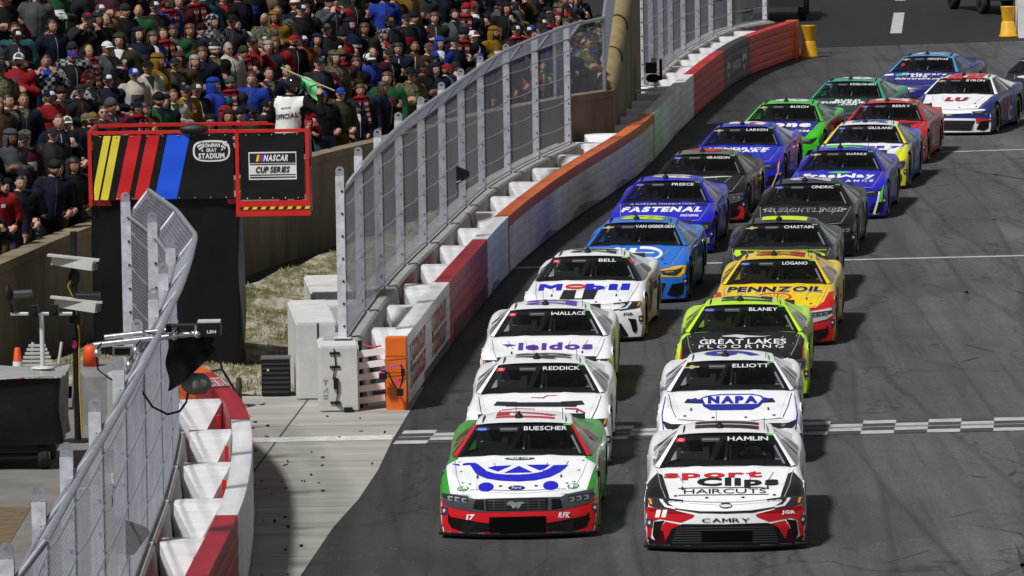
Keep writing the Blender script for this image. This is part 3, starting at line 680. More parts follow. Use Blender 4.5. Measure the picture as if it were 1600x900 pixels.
# floor and posts of the basket
put('deck', MB().box(((X0 + X1) / 2, 99.2, ZB - 0.05), (X1 - X0, 1.58, 0.08)).box(((X1 + X2) / 2 + .02, 98.9, ZB - 0.07), (X2 - X1 - .05, 1.14, 0.06)), RP, fsd)
mb = MB()
for x, y in ((X0, Yf - 0.06), (X1, Yr), (X2, Yr), (X2, Ybk), (X0, Yb)): 
    put('frame_post', MB().box((x, y, (ZB + ZT) / 2 - 0.03), (0.055, 0.055, ZT - ZB + 0.1)), RP, fsd)
for a, b in (((X0, Yf - 0.06), (X1 - 0.1, Yf - 0.06)), ((X1, Yr), (X2, Yr)), ((X2, Yr), (X2, Ybk)), ((X0, Yb), (X2, Yb)), ((X0, Yb), (X0, Yf)), ((X1 - 0.1, Yf - 0.06), (X1, Yr))):
    A, B = Vector((*a, ZT)), Vector((*b, ZT)); d_ = (B - A); c = (A + B) / 2
    put('rail', MB().box(c, (d_.length + 0.05, 0.05, 0.05), 0, Matrix.Rotation(math.atan2(d_.y, d_.x), 3, 'Z')), RP, fsd)
put('skirt', MB().box(((X1 + X2) / 2, Yr - 0.01, ZB - 0.155), (X2 - X1 + 0.06, 0.05, 0.24)).box((X2 + 0.005, (Yr + Ybk) / 2, ZB - 0.155), (0.05, Ybk - Yr, 0.24)), RP, fsd)
mb = MB(); 
mb.box(((X1 + X2) / 2, Yr - 0.039, ZB - 0.150), (X2 - X1 - 0.06, 0.006, 0.04), 1)
for k in range(8):
    x = X1 + 0.08 + k * 0.135; mb.prism([(x, Yr - 0.043, ZB - 0.170), (x + 0.07, Yr - 0.043, ZB - 0.170), (x + 0.09, Yr - 0.043, ZB - 0.130), (x + 0.02, Yr - 0.043, ZB - 0.130)], None, (0, -0.004, 0), 0)
put('hazard_tape', mb, [flat((0.8, 0.6, 0.02)), flat(BLACK)], fsd)
# banners
def banner(name, x0, x1, y, zb, zt):
    def f(u, v):
        e = min(u, 1 - u, v, 1 - v)
        return Vector((x0 + (x1 - x0) * u, y + 0.006 * math.sin(u * 9 + v * 5) * min(1, e * 8) + 0.005 * math.sin(v * 11 - u * 4) * min(1, e * 6), zb + (zt - zb) * v))
    put(name, MB().grid(f, 40, 20), BANNER, fsd)
    return lambda a, b, k=1: (lambda q: (q.x, q.y - 0.006 * k, q.z))(f(a, b))
fb = banner('banner', X0 + 0.05, X1 - 0.06, Yf - 0.075, ZB, ZT - 0.04)
fc = banner('banner', X1 + 0.05, X2 - 0.05, Yr - 0.012, ZB - 0.02, ZT - 0.04)
def slant(name, u0, u1, du, m):
    n = 14; vs = []; fs = []
    for i in range(n + 1):
        for j in range(7):
            v = 0.005 + 0.99 * i / n; u = u0 + (u1 - u0) * j / 6 + du * v; vs.append(fb(max(0.004, u), v))
    for i in range(n):
        for j in range(6): q = i * 7 + j; fs.append((q, q + 1, q + 8, q + 7))
    put(name, MB().add(vs, fs, 0, True), m, fsd)
YEL = flat((0.80, 0.68, 0.05)); SR = flat((0.62, 0.015, 0.018)); SB = flat((0.01, 0.10, 0.80))
slant('stripe', -0.02, 0.03, 0.10, YEL); slant('stripe', 0.045, 0.10, 0.10, YEL); slant('stripe', 0.155, 0.245, 0.105, SR); slant('stripe', 0.285, 0.375, 0.105, SR); slant('stripe', 0.43, 0.59, 0.105, SB)
WT_ = flat((0.80, 0.80, 0.80))
# oval stadium badge
bw, bh = 0.265, 0.33; bx, by = 0.845, 0.74
oval = []
for i in range(32):
    a = 2 * math.pi * i / 32; oval.append((bx + math.copysign(abs(math.cos(a)) ** 0.55, math.cos(a)) * bw / 2, by + math.copysign(abs(math.sin(a)) ** 0.75, math.sin(a)) * bh / 2))
inn = [(bx + (p[0] - bx) * 0.90, by + (p[1] - by) * 0.82) for p in oval]
put('badge', MB().add([fb(*p, 1) for p in oval], [tuple(range(32))]), WT_, fsd); put('badge_field', MB().add([fb(*p, 1.6) for p in inn], [tuple(range(32))]), flat(BLACK), fsd)
def btxt(name, t, fn, cx, cy, w, h, m, k=2.2, bold=0.03, shear=0):
    v, f = text2d(t, w, h, bold, shear); put(name, MB().add([fn(cx + p[0], cy + p[1], k) for p in v], f), m, fsd)
btxt('badge_lettering', 'BOWMAN', fb, bx, by + 0.088, 0.125, 0.062, WT_); btxt('badge_lettering', 'GRAY', fb, bx, by + 0.012, 0.075, 0.06, WT_); btxt('badge_lettering', 'STADIUM', fb, bx, by - 0.075, 0.185, 0.085, WT_, bold=0.05)
for sx in (-1, 1):
    mb = MB()
    for i in range(4):
        for j in range(4):
            if (i + j) % 2 == 0:
                u0, v0 = bx + sx * (0.070 + i * 0.010), by + 0.0 + j * 0.026 + i * 0.012
                mb.add([fb(u0, v0, 2.2), fb(u0 + 0.011, v0 + 0.012 * sx, 2.2), fb(u0 + 0.011, v0 + 0.026 + 0.012 * sx, 2.2), fb(u0, v0 + 0.026, 2.2)], [(0, 1, 2, 3)])
    put('badge_flag', mb, WT_, fsd)
# series panel
def rectp(name, fn, x0, x1, y0, y1, m, k): put(name, MB().grid(lambda u, v: Vector(fn(x0 + (x1 - x0) * u, y0 + (y1 - y0) * v, k)), 16, 8), m, fsd)
rectp('panel_print', fc, 0.13, 0.88, 0.30, 0.72, WT_, 1.0); rectp('panel_print', fc, 0.145, 0.865, 0.555, 0.70, flat(BLACK), 1.6); rectp('panel_print', fc, 0.145, 0.865, 0.525, 0.54, flat(BLACK), 1.6)
rectp('panel_print', fc, 0.145, 0.865, 0.365, 0.38, flat(BLACK), 1.6); rectp('panel_print', fc, 0.145, 0.865, 0.325, 0.345, flat(BLACK), 1.6)
btxt('panel_lettering', 'NASCAR', fc, 0.565, 0.628, 0.385, 0.10, WT_, 2.2, 0.05, 0.2); btxt('panel_lettering', 'CUP SERIES', fc, 0.505, 0.452, 0.53, 0.095, flat(BLACK), 2.2, 0.04, 0.2)
for i, c in enumerate(((0.80, 0.68, 0.05), (0.62, 0.015, 0.018), (0.01, 0.10, 0.80))):
    u = 0.245 + i * 0.042
    put('panel_stripe', MB().add([fc(u, 0.578, 2.2), fc(u + 0.034, 0.578, 2.2), fc(u + 0.056, 0.678, 2.2), fc(u + 0.022, 0.678, 2.2)], [(0, 1, 2, 3)]), flat(c), fsd)
# side banner with a faint print, grommets
SBN = MB().grid(lambda u, v: Vector((X2 + 0.03 + 0.008 * math.sin(v * 8 + u * 3), Yr + 0.08 + (Ybk - Yr - 0.16) * u, ZB + (ZT - ZB - 0.04) * v)), 12, 12); put('banner', SBN, BANNER, fsd)
mb = MB().box((X2 + 0.045, (Yr + Ybk) / 2, ZB + 0.5), (0.006, 0.5, 0.16)); put('side_print', mb, flat((0.4, 0.4, 0.42)), fsd)
mb = MB(); v, f = text2d('OUR', 0.5, 0.14, 0.05); mb.add([(X2 + 0.05, (Yr + Ybk) / 2 + p[0], ZB + 0.5 + p[1]) for p in v], f); put('side_lettering', mb, flat(BLACK), fsd)
mb = MB()
for fn, n in ((fb, 9), (fc, 5)):
    for i in range(n):
        for v in (0.02, 0.98):
            p = Vector(fn((i + 0.5) / n, v, 2)); mb.sphere(p, 0.011, 6, 4)
put('grommets', mb, CHROME, fsd)
# black strapped bag on the rail
mb = MB().sphere((-4.86, 98.34, 3.74), 0.2, 14, 8, 0, (1.15, 0.6, 0.42)); 
tag(put('equipment_bag', mb, mat('black_nylon', (0.012, 0.012, 0.013), 0.6, var=0.3, scale=12, bump=0.5, bscale=14)), 'black nylon bag slung over the red rail of the flag stand', 'bag')
par(fsd)
# ================================================================== RACE CARS
# local frame: nose at y=0 pointing to -Y, z up, x lateral; metres
def pchip(xs, ys):
    xs, ys = np.array(xs, float), np.array(ys, float); h = np.diff(xs); d = np.diff(ys) / h; m = np.zeros(len(xs))
    for i in range(1, len(xs) - 1):
        if d[i - 1] * d[i] > 0:
            w1, w2 = 2 * h[i] + h[i - 1], h[i] + 2 * h[i - 1]; m[i] = (w1 + w2) / (w1 / d[i - 1] + w2 / d[i])
    m[0], m[-1] = d[0], d[-1]
    def f(x):
        i = int(min(max(np.searchsorted(xs, x) - 1, 0), len(h) - 1)); t = (x - xs[i]) / h[i]
        return ((1 + 2 * t) * (1 - t) ** 2) * ys[i] + t * (1 - t) ** 2 * h[i] * m[i] + t * t * (3 - 2 * t) * ys[i + 1] + t * t * (t - 1) * h[i] * m[i + 1]
    return f
ST = [  # station y, nine (x,z) control points from rocker to centre line
 (0.00, [(.935,.075),(.955,.21),(.960,.36),(.945,.47),(.905,.555),(.810,.590),(.660,.595),(.350,.575),(0,.560)]),
 (0.14, [(.945,.075),(.965,.22),(.970,.37),(.958,.50),(.920,.595),(.830,.632),(.675,.630),(.355,.610),(0,.598)]),
 (0.45, [(.965,.080),(.982,.24),(.986,.42),(.978,.56),(.945,.660),(.860,.708),(.700,.688),(.370,.672),(0,.664)]),
 (0.95, [(.975,.090),(.992,.25),(.996,.44),(.990,.60),(.955,.712),(.872,.768),(.735,.742),(.390,.745),(0,.745)]),
 (1.30, [(.965,.095),(.984,.25),(.988,.44),(.982,.61),(.950,.735),(.875,.798),(.765,.795),(.400,.805),(0,.808)]),
 (1.55, [(.945,.095),(.962,.25),(.970,.44),(.966,.62),(.940,.755),(.882,.822),(.800,.832),(.410,.850),(0,.858)]),
 (2.10, [(.925,.095),(.945,.25),(.958,.44),(.956,.63),(.936,.775),(.890,.842),(.780,.858),(.410,.870),(0,.872)]),
 (3.00, [(.930,.095),(.952,.25),(.965,.45),(.966,.66),(.946,.800),(.898,.868),(.780,.885),(.410,.890),(0,.892)]),
 (3.40, [(.965,.100),(.982,.25),(.992,.45),(.992,.67),(.966,.820),(.910,.890),(.770,.905),(.410,.910),(0,.912)]),
 (3.80, [(.980,.110),(.998,.27),(1.00,.46),(1.00,.68),(.972,.838),(.912,.912),(.750,.925),(.410,.930),(0,.932)]),
 (4.40, [(.975,.150),(.992,.30),(.995,.48),(.992,.69),(.962,.850),(.900,.925),(.740,.936),(.410,.940),(0,.942)]),
 (4.86, [(.930,.200),(.950,.33),(.955,.50),(.950,.70),(.920,.850),(.865,.915),(.720,.930),(.400,.934),(0,.936)])]
SY = [s[0] for s in ST]
FX = [pchip(SY, [s[1][k][0] for s in ST]) for k in range(9)]; FZ = [pchip(SY, [s[1][k][1] for s in ST]) for k in range(9)]
zf = pchip([0.0, .25, .38, .48, .56, .64, 1.0], [0.0, 0.0, .012, .03, .075, .12, .3])
def yface(x, z): return 0.27 * abs(x) ** 2.3 + zf(z)
def profile(Y, v):
    i = min(7, int(v)); t = v - i
    P = [(FX[k](Y), FZ[k](Y)) for k in (max(i - 1, 0), i, i + 1, min(i + 2, 8))]
    if i == 7: P[3] = (-P[1][0], P[1][1])
    if i == 0: P[0] = (2 * P[1][0] - P[2][0], 2 * P[1][1] - P[2][1])
    cr = lambda a, b, c, d: 0.5 * (2 * b + (c - a) * t + (2 * a - 5 * b + 4 * c - d) * t * t + (3 * b - a - 3 * c + d) * t ** 3)
    return tuple(cr(*[p[j] for p in P]) for j in (0, 1))
def shell(Y, v, sgn=1):
    x, z = profile(Y, v); fade = max(0.0, 1 - Y / 1.25) ** 1.2
    return Vector((sgn * max(x, 0), Y + yface(x, z) * fade, z))
AX_F, AX_R, WR = 0.985, 3.775, 0.342
def yseq():
    out = []
    for a, b in zip(SY, SY[1:]):
        n = max(2, round((b - a) / 0.085)); out += [a + (b - a) * i / n for i in range(n)]
    return out + [SY[-1]]
YS = yseq(); VS = [i / 4 for i in range(33)]
def car_meshes():
    M = {}
    # body: fenders, sides, deck; wheel openings are cut and their rims pulled onto a circle
    bm = bmesh.new()
    for sg in (1, -1):
        grid = [[shell(Y_, v, sg) for v in VS] for Y_ in YS]
        vt = {}
        def wheel(p):
            for ay in (AX_F, AX_R):
                r = math.hypot(p.y - ay, p.z - 0.335)
                if r < 0.405 and p.z < 0.72: return ay, r
            return None
        fl = []
        for i in range(len(YS) - 1):
            for j in range(len(VS) - 1):
                if YS[i + 1] <= 1.551 and VS[j] >= 6: continue
                if 1.6 < YS[i] < 3.9 and VS[j] >= 6.5: continue
                q = [(i, j), (i + 1, j), (i + 1, j + 1), (i, j + 1)]
                if all(wheel(grid[a][b]) and VS[b] <= 3.8 for a, b in q): continue
                fl.append(q)
        for q in fl:
            vv = []
            for a, b in q:
                if (a, b) not in vt:
                    p = grid[a][b].copy(); w_ = wheel(p)
                    if w_ and VS[b] <= 3.8:
                        k = 0.405 / max(w_[1], 1e-3); p.y = w_[0] + (p.y - w_[0]) * k; p.z = max(0.07, 0.335 + (p.z - 0.335) * k)
                    vt[(a, b)] = bm.verts.new(p)
                vv.append(vt[(a, b)])
            if sg < 0: vv.reverse()
            try: f = bm.faces.new(vv); f.smooth = True
            except ValueError: pass
    # tail panel
    T = [shell(SY[-1], v) for v in VS]; ring = [bm.verts.new(p) for p in T] + [bm.verts.new((-p.x, p.y, p.z)) for p in reversed(T[:-1])]
    bm.faces.new(ring)
    bmesh.ops.remove_doubles(bm, verts=bm.verts[:], dist=0.0008)
    me = bpy.data.meshes.new('body'); bm.to_mesh(me); bm.free(); M['body'] = me
    # hood, from the lip to the cowl, with a shallow rear duct relief
    HV = [6 + i / 5 for i in range(11)]
    HY = [y for y in YS if y <= 1.551]
    def hood(u, v):
        y = HY[int(round(u * (len(HY) - 1)))]; k = int(round(v * 20)); sg = 1 if k >= 10 else -1
        p = shell(y, HV[10 - abs(k - 10)] if False else 8 - abs(k - 10) / 5, sg if k != 10 else 1)
        if k == 10: p.x = 0
        p.z += 0.004 + 0.014 * math.exp(-((abs(p.x) - 0.36) / 0.10) ** 2) * max(0, min(1, (p.y - 0.75) * 2.5))
        return p
    M['hood'] = MB().grid(hood, len(HY) - 1, 20, 0, True, flip=False).mesh('hood')
    # front bumper: a Coons patch between the two side profiles
    s0 = [profile(0, 4 * r / 14) for r in range(15)]
    def bump(u, v):
        s = (u - 0.5) * 2; a = abs(s); r = v; tx, tz = profile(0, 8 - 4 * a); bx, bz = s0[0][0] * a, s0[0][1]
        sx, sz = s0[int(round(r * 14))]; l0, l1 = s0[0], s0[-1]
        x = bx + (tx - bx) * r + a * (sx - (l0[0] + (l1[0] - l0[0]) * r)); z = bz + (tz - bz) * r + a * (sz - (l0[1] + (l1[1] - l0[1]) * r))
        return Vector((math.copysign(x, s), yface(x, z), z))
    M['front_bumper'] = MB().grid(bump, 48, 14, 0, True).mesh('front_bumper')
    # greenhouse patches
    def bil(a, b, c, d, bulge=(0, 0, 0)):
        a, b, c, d = map(Vector, (a, b, c, d)); bl = Vector(bulge)
        return lambda u, v: (a * (1 - u) + b * u) * (1 - v) + (d * (1 - u) + c * u) * v + bl * (4 * u * (1 - u)) * (0.6 + 0.4 * 4 * v * (1 - v))
    ws = bil((-.815, 1.56, .842), (.815, 1.56, .842), (.590, 2.24, 1.168), (-.590, 2.24, 1.168), (0, -.10, .035))
    M['windshield'] = MB().grid(lambda u, v: ws(u, v * 0.80), 16, 10).mesh('windshield')
    M['sun_strip'] = MB().grid(lambda u, v: ws(u, 0.80 + v * 0.20), 16, 4).mesh('sun_strip')
    mb = MB()
    mb.grid(lambda u, v: ws(0.035 * u, v * .8) + Vector((0, -.002, .003)), 1, 10); mb.grid(lambda u, v: ws(0.965 + 0.035 * u, v * .8) + Vector((0, -.002, .003)), 1, 10); mb.grid(lambda u, v: ws(u, 0.035 * v) + Vector((0, -.002, .003)), 16, 1)
    M['windshield_edge'] = mb.mesh('windshield_edge')
    def roof(u, v):
        y = 2.24 + 0.98 * v; hw = .590 - .045 * v; x = (u - .5) * 2; z = 1.168 + .028 * math.sin(math.pi * min(1, v * 0.85)) + .004 * v
        return Vector((x * hw, y - 0.10 * (1 - x * x) * (1 - v) , z + (.036 + .012 * v) * (1 - abs(x) ** 2.6)))
    def roofside(sg):
        def f(u, v):   # rounded cant rail
            p = roof(0.5 + sg * 0.5, v); a = u * math.pi / 2
            return Vector((p.x + sg * 0.040 * math.sin(a), p.y, p.z - 0.045 * (1 - math.cos(a))))
        return f
    mb = MB().grid(roof, 20, 12)
    for sg in (1, -1): mb.grid(roofside(sg), 4, 12, flip=sg < 0)
    M['roof'] = mb.mesh('roof')
    for nm, sg in (('l', 1), ('r', -1)):
        S = lambda p: Vector((sg * p[0], p[1], p[2]))
        # A pillar: strip from windshield edge to side window
        pil = bil((.812, 1.56, .842), (.880, 1.68, .836), (.632, 2.30, 1.128), (.588, 2.24, 1.170))
        pil2 = lambda u, v: S(pil(u, v) + Vector((0.012, -0.008, 0.016)) * (4 * u * (1 - u)))
        mb = MB().grid(pil2, 4, 10, flip=sg < 0); M['a_pillar_' + nm] = mb.mesh('a_pillar')
        win = bil((.884, 1.70, .838), (.894, 2.80, .868), (.600, 2.86, 1.134), (.632, 2.31, 1.126), (.02, 0, 0))
        M['side_window_' + nm] = MB().grid(lambda u, v: S(win(u, v)), 8, 6, flip=sg < 0).mesh('side_window')
        bp = bil((.894, 2.80, .868), (.897, 2.90, .872), (.597, 2.94, 1.134), (.600, 2.86, 1.134), (.006, 0, 0)); M['b_pillar_' + nm] = MB().grid(lambda u, v: S(bp(u, v) + Vector((.02, 0, 0)) * 4 * v * (1 - v) * 0.6), 2, 6, flip=sg < 0).mesh('b_pillar')
        qw = bil((.897, 2.90, .872), (.905, 3.36, .888), (.585, 3.20, 1.132), (.597, 2.94, 1.134), (.015, 0, 0)); M['quarter_window_' + nm] = MB().grid(lambda u, v: S(qw(u, v)), 4, 6, flip=sg < 0).mesh('quarter_window')
        sp = bil((.905, 3.36, .888), (.86, 4.25, .925), (.50, 3.30, 1.165), (.585, 3.20, 1.132), (.0, 0, -.02)); M['c_pillar_' + nm] = MB().grid(lambda u, v: S(sp(u, v)), 8, 6, flip=sg < 0).mesh('c_pillar')
    rw = bil((.505, 3.26, 1.182), (-.505, 3.26, 1.182), (-.60, 4.20, .945), (.60, 4.20, .945), (0, 0, .03)); M['rear_window'] = MB().grid(rw, 10, 8).mesh('rear_window')
    # splitter, underfloor, spoiler
    mb = MB(); n = 28
    top, bot, inn = [], [], []
    for i in range(n + 1):
        x = -0.985 + 1.97 * i / n; y = 0.27 * abs(x) ** 2.3 - 0.075 + 0.02 * abs(x) ** 6; top.append((x, y, 0.068)); bot.append((x, y + 0.012, 0.040)); inn.append((x, y + 0.30, 0.080))
    N = n + 1; mb.add(top + bot + inn, [(i, N + i, N + i + 1, i + 1) for i in range(n)] + [(i, i + 1, 2 * N + i + 1, 2 * N + i) for i in range(n)], 0)
    M['splitter'] = mb.mesh('splitter')
    mb = MB().add([(-.93, .25, .075), (.93, .25, .075), (.93, 4.7, .12), (-.93, 4.7, .12)], [(0, 3, 2, 1)])
    for ay in (AX_F, AX_R):      # wheel housings
        for sg in (1, -1):
            mb.grid(lambda u, v: Vector((sg * (0.52 + 0.40 * v), ay + 0.40 * math.cos(math.pi * u), 0.335 + 0.40 * math.sin(math.pi * u))), 14, 2, flip=sg > 0)
            mb.box((sg * 0.52, ay, 0.40), (0.02, 0.8, 0.62))
    M['underfloor'] = mb.mesh('underfloor')
    mb = MB().box((0, 4.80, .965), (1.40, 0.02, 0.08), 0, Matrix.Rotation(R(-18), 3, 'X'))
    for x in (-.5, 0, .5): mb.box((x, 4.84, .955), (.02, .07, .06))
    M['spoiler'] = mb.mesh('spoiler')
    # wheels
    prof = [(0.20, -.145), (0.235, -.150), (0.30, -.152), (0.332, -.135), (WR, -.09), (WR, .09), (0.332, .135), (0.30, .152), (0.235, .150), (0.20, .145)]
    M['tyre'] = MB().lathe(prof, 32, axis='X').mesh('tyre')
    mb = MB().lathe([(0.30, .1535), (0.262, .1525)], 32, axis='X').lathe([(0.262, -.1525), (0.30, -.1535)], 32, axis='X'); M['sidewall_ring'] = mb.mesh('sidewall_ring')
    mb = MB().lathe([(0.235, .12), (0.232, .148), (0.215, .13), (0.20, .03), (0.0, .03)], 28, axis='X').lathe([(0.0, -.03), (0.20, -.03), (0.215, -.13), (0.232, -.148)], 28, axis='X')
    for k in range(5):
        a = 2 * math.pi * k / 5
        for sx in (1, -1): mb.box((sx * .085, 0.12 * math.cos(a), 0.12 * math.sin(a)), (.05, .05, .20), 0, Matrix.Rotation(a - math.pi / 2, 3, 'X'))
    mb.lathe([(0.0, .12), (0.045, .115), (0.05, .06)], 12, axis='X'); mb.lathe([(0.05, -.06), (0.045, -.115), (0.0, -.12)], 12, axis='X')
    M['rim'] = mb.mesh('rim')
    # roof furniture
    mb = MB()
    for x in (-.515, .515): pass
    rails = {}
    for nm, x in (('l', .53), ('r', -.53)):
        pts = [roof(0.5 + 0.5 * x / .59, v) for v in (0.03, 0.15, 0.3, 0.45, 0.6)]
        M['roof_rail_' + nm] = MB().add([p + Vector((0, 0, -.004)) for p in pts] + [p + Vector((0, 0.01, h)) for p, h in zip(pts, (.012, .045, .045, .035, .010))], [(i, i + 1, 6 + i, 5 + i) for i in range(4)]).mesh('roof_rail')
    c = roof(0.44, 0.30)
    M['roof_camera'] = MB().sphere(c + Vector((0, 0, .012)), .055, 14, 8, 0, (1, 1.5, .75)).tube([c + Vector((0, .02, .03)), c + Vector((0, .03, .075))], .018, 8).mesh('roof_camera')
    p1_, p2_ = roof(0.40, 0.55), roof(0.92, 0.25)
    M['antenna'] = MB().tube([p1_, p1_ + Vector((0, 0.02, .16))], .004, 5).mesh('antenna'); M['antenna_b'] = MB().tube([p2_, p2_ + Vector((0, 0.02, .14))], .005, 5).mesh('antenna')
    # hood pins
    mb = MB().lathe([(0, .014), (.016, .013), (.020, .004), (.026, 0)], 12); M['hood_pin'] = mb.mesh('hood_pin')
    # cabin
    mb = MB()
    mb.add([(-.80, 1.62, .70), (.80, 1.62, .70), (.86, 3.4, .62), (-.86, 3.4, .62)], [(0, 1, 2, 3)], 0)
    mb.grid(bil((-.80, 1.62, .845), (.80, 1.62, .845), (.78, 2.05, .87), (-.78, 2.05, .87), (0, -.05, .015)), 8, 2, 0)
    mb.add([(-.78, 2.05, .87), (.78, 2.05, .87), (.78, 2.05, .68), (-.78, 2.05, .68)], [(0, 1, 2, 3)], 0)
    mb.add([(-.80, 3.25, .62), (.80, 3.25, .62), (.52, 3.25, 1.16), (-.52, 3.25, 1.16)], [(0, 1, 2, 3)], 0)
    M['cabin_lining'] = mb.mesh('cabin_lining')
    mb = MB()
    for sg in (1, -1):
        mb.tube([(sg * .74, 1.75, .84), (sg * .56, 2.32, 1.11), (sg * .54, 3.0, 1.13)], .022, 8)
        mb.tube([(sg * .54, 3.0, 1.13), (sg * .72, 3.02, .64)], .024, 8); mb.tube([(sg * .70, 2.1, .86), (sg * .80, 2.95, .80)], .02, 8)
    mb.tube([(-.54, 3.0, 1.13), (.54, 3.0, 1.13)], .022, 8); mb.tube([(-.56, 2.33, 1.11), (.56, 2.33, 1.11)], .02, 8); mb.tube([(0, 2.05, .86), (.03, 2.33, 1.11)], .016, 8); mb.tube([(-.2, 2.3, .72), (-.04, 2.95, 1.12)], .022, 8)
    M['roll_cage'] = mb.mesh('roll_cage')
    mb = MB().grid(lambda u, v: Vector((.34 + .26 * math.sin((u - .5) * 2.6), 2.86 - .14 * (1 - math.cos((u - .5) * 2.6)) * 1.3 + .06 * v, .60 + .50 * v)), 10, 6)
    mb.box((.12, 2.66, .98), (.05, .2, .16)); mb.box((.56, 2.66, .98), (.05, .2, .16)); M['seat'] = mb.mesh('seat')
    mb = MB().box((-.42, 2.35, .86), (.30, .26, .14)).box((-.24, 2.3, .90), (.08, .2, .20)).box((-.58, 2.25, .94), (.06, .1, .14)).tube([(-.18, 2.2, .84), (-.06, 2.5, 1.06)], .04, 8).box((.66, 2.3, .92), (.04, .06, .22)).box((.06, 2.35, .92), (.035, .05, .2)); M['radio_box'] = mb.mesh('radio_box')
    mb = MB(); cc = Vector((.34, 2.16, .90)); ax = Matrix.Rotation(R(-20), 3, 'X')
    mb.tube([cc + ax @ Vector((.17 * math.cos(a), 0, .15 * math.sin(a))) for a in [2 * math.pi * i / 20 for i in range(21)]], .016, 6, cap=False); mb.box(cc, (.3, .02, .04)); M['steering_wheel'] = mb.mesh('steering_wheel')
    return M, roof
CM, ROOF = car_meshes()
vv, ff = [], []
for k in ('body', 'hood', 'front_bumper', 'windshield', 'sun_strip', 'roof', 'a_pillar_l', 'a_pillar_r', 'c_pillar_l', 'c_pillar_r', 'side_window_l', 'side_window_r', 'b_pillar_l', 'quarter_window_l'):
    b = len(vv); vv += [v.co.copy() for v in CM[k].vertices]; ff += [tuple(b + i for i in p.vertices) for p in CM[k].polygons]
BV = BVHTree.FromPolygons(vv, ff)
TA = 7.0; DF = Vector((0, math.cos(R(TA)), -math.sin(R(TA)))); UF = Vector((0, math.sin(R(TA)), math.cos(R(TA))))
PROJ = {  # how a flat print is laid onto the bodywork
 'F': (lambda a, b: Vector((a, 0, 0)) + UF * b - DF * 3, DF),            # seen from the front
 'T': (lambda a, b: Vector((a, b, 3)), Vector((0, 0, -1))),              # from above
 'S': (lambda a, b: Vector((3, a, b)), Vector((-1, 0, 0))),              # driver's side
 'Z': (lambda a, b: Vector((-3, a, b)), Vector((1, 0, 0)))}
def lay(verts, faces, proj, lvl, cell=0.045):
    bm = bmesh.new(); bv = [bm.verts.new((p[0], p[1], 0)) for p in verts]
    for f in faces:
        try: bm.faces.new([bv[i] for i in f])
        except ValueError: pass
    xs = [p[0] for p in verts]; ys = [p[1] for p in verts]
    for ax, lo, hi in ((0, min(xs), max(xs)), (1, min(ys), max(ys))):
        cl = cell * .4 if (proj == 'F' and ax == 1) else cell
        k = math.ceil(lo / cl) * cl
        while k < hi:
            co = (k, 0, 0) if ax == 0 else (0, k, 0); no = (1, 0, 0) if ax == 0 else (0, 1, 0)
            bmesh.ops.bisect_plane(bm, geom=bm.verts[:] + bm.edges[:] + bm.faces[:], plane_co=co, plane_no=no, dist=1e-5); k += cl
    of, d = PROJ[proj]; bad = []
    for v in bm.verts:
        h = BV.ray_cast(of(v.co.x, v.co.y), d)
        if h[0] is None: bad.append(v); continue
        n = h[1] if h[1].dot(d) < 0 else -h[1]
        v.co = h[0] + n * (0.004 + 0.003 * lvl)
    bmesh.ops.delete(bm, geom=bad, context='VERTS')
    # drop faces that jump from one panel to another
    long = [f for f in bm.faces if max((e.calc_length() for e in f.edges), default=0) > max(.27, cell * 6)]
    bmesh.ops.delete(bm, geom=long, context='FACES_ONLY')
    for f in bm.faces:
        f.normal_update()
        if f.normal.dot(d) > 0: f.normal_flip()
        f.smooth = True
    me = bpy.data.meshes.new('decal'); bm.to_mesh(me); bm.free(); return me
def decal_poly(pts): return list(pts), [t for t in tessellate_polygon([[Vector((*p, 0)) for p in pts]])]
def mirror(pts): return [(-p[0], p[1]) for p in reversed(pts)]
_DC = {}
def D(car, name, kind, args, m, proj='F', lvl=0, key=None):
    """kind: P polygon | M polygon and its mirror | T text(t,cx,cy,w,h,bold,shear) | R ring | N roof number"""
    if key and key in _DC: mes = _DC[key]
    else:
        if kind == 'P': sets = [decal_poly(args)]
        elif kind == 'M': sets = [decal_poly(args), decal_poly(mirror(args))]
        elif kind == 'R': sets = [ring2d(*args)]
        elif kind == 'T':
            t, cx, cy, w, h = args[:5]; bold = args[5] if len(args) > 5 else .035; sh = args[6] if len(args) > 6 else 0
            v, f = text2d(t, w, h, bold, sh); sets = [([(cx + p[0], cy + p[1]) for p in v], f)]
        elif kind == 'N':
            t, cx, cy, w, h, bold = args; v, f = text2d(t, w, h, bold, 0.12); sets = [([(cx - p[1], cy + p[0]) for p in v], f)]
        fine = name.split('_')[0] in ('nose', 'corner', 'headlight', 'lamp', 'marker', 'fender', 'grille', 'splitter', 'emblem')
        mes = [lay(v, f, proj, lvl, .022 if fine else .045) for v, f in sets]
        if key: _DC[key] = mes
    for me in mes: put(name, me, m, car)
D0 = D
DARKG = mat('grille_black', (0.008, 0.008, 0.009), 0.45, spec=0.15); MESHG = mat('grille_grey', (0.045, 0.045, 0.05), 0.45, 0.0, spec=0.3)
LAMP = mat('lamp_lens_dark', (0.03, 0.03, 0.035), 0.12, 0.2, 0.8); LAMPW = mat('lamp_strip', (0.62, 0.68, 0.72), 0.3); AMBER = mat('lamp_amber', (0.75, 0.25, 0.02), 0.4)
CHR = mat('lamp_chrome', (0.5, 0.5, 0.52), 0.25, 0.8)
INT = mat('cabin_black', (0.012, 0.012, 0.013), 0.7); CAGE = mat('cage_grey', (0.55, 0.56, 0.58), 0.45); SEATM = mat('seat_shell', (0.10, 0.10, 0.11), 0.5); BOXM = mat('radio_grey', (0.62, 0.63, 0.64), 0.5)
BANDM = mat('windshield_band', (0.006, 0.006, 0.007), 0.25, 0, 0.4)
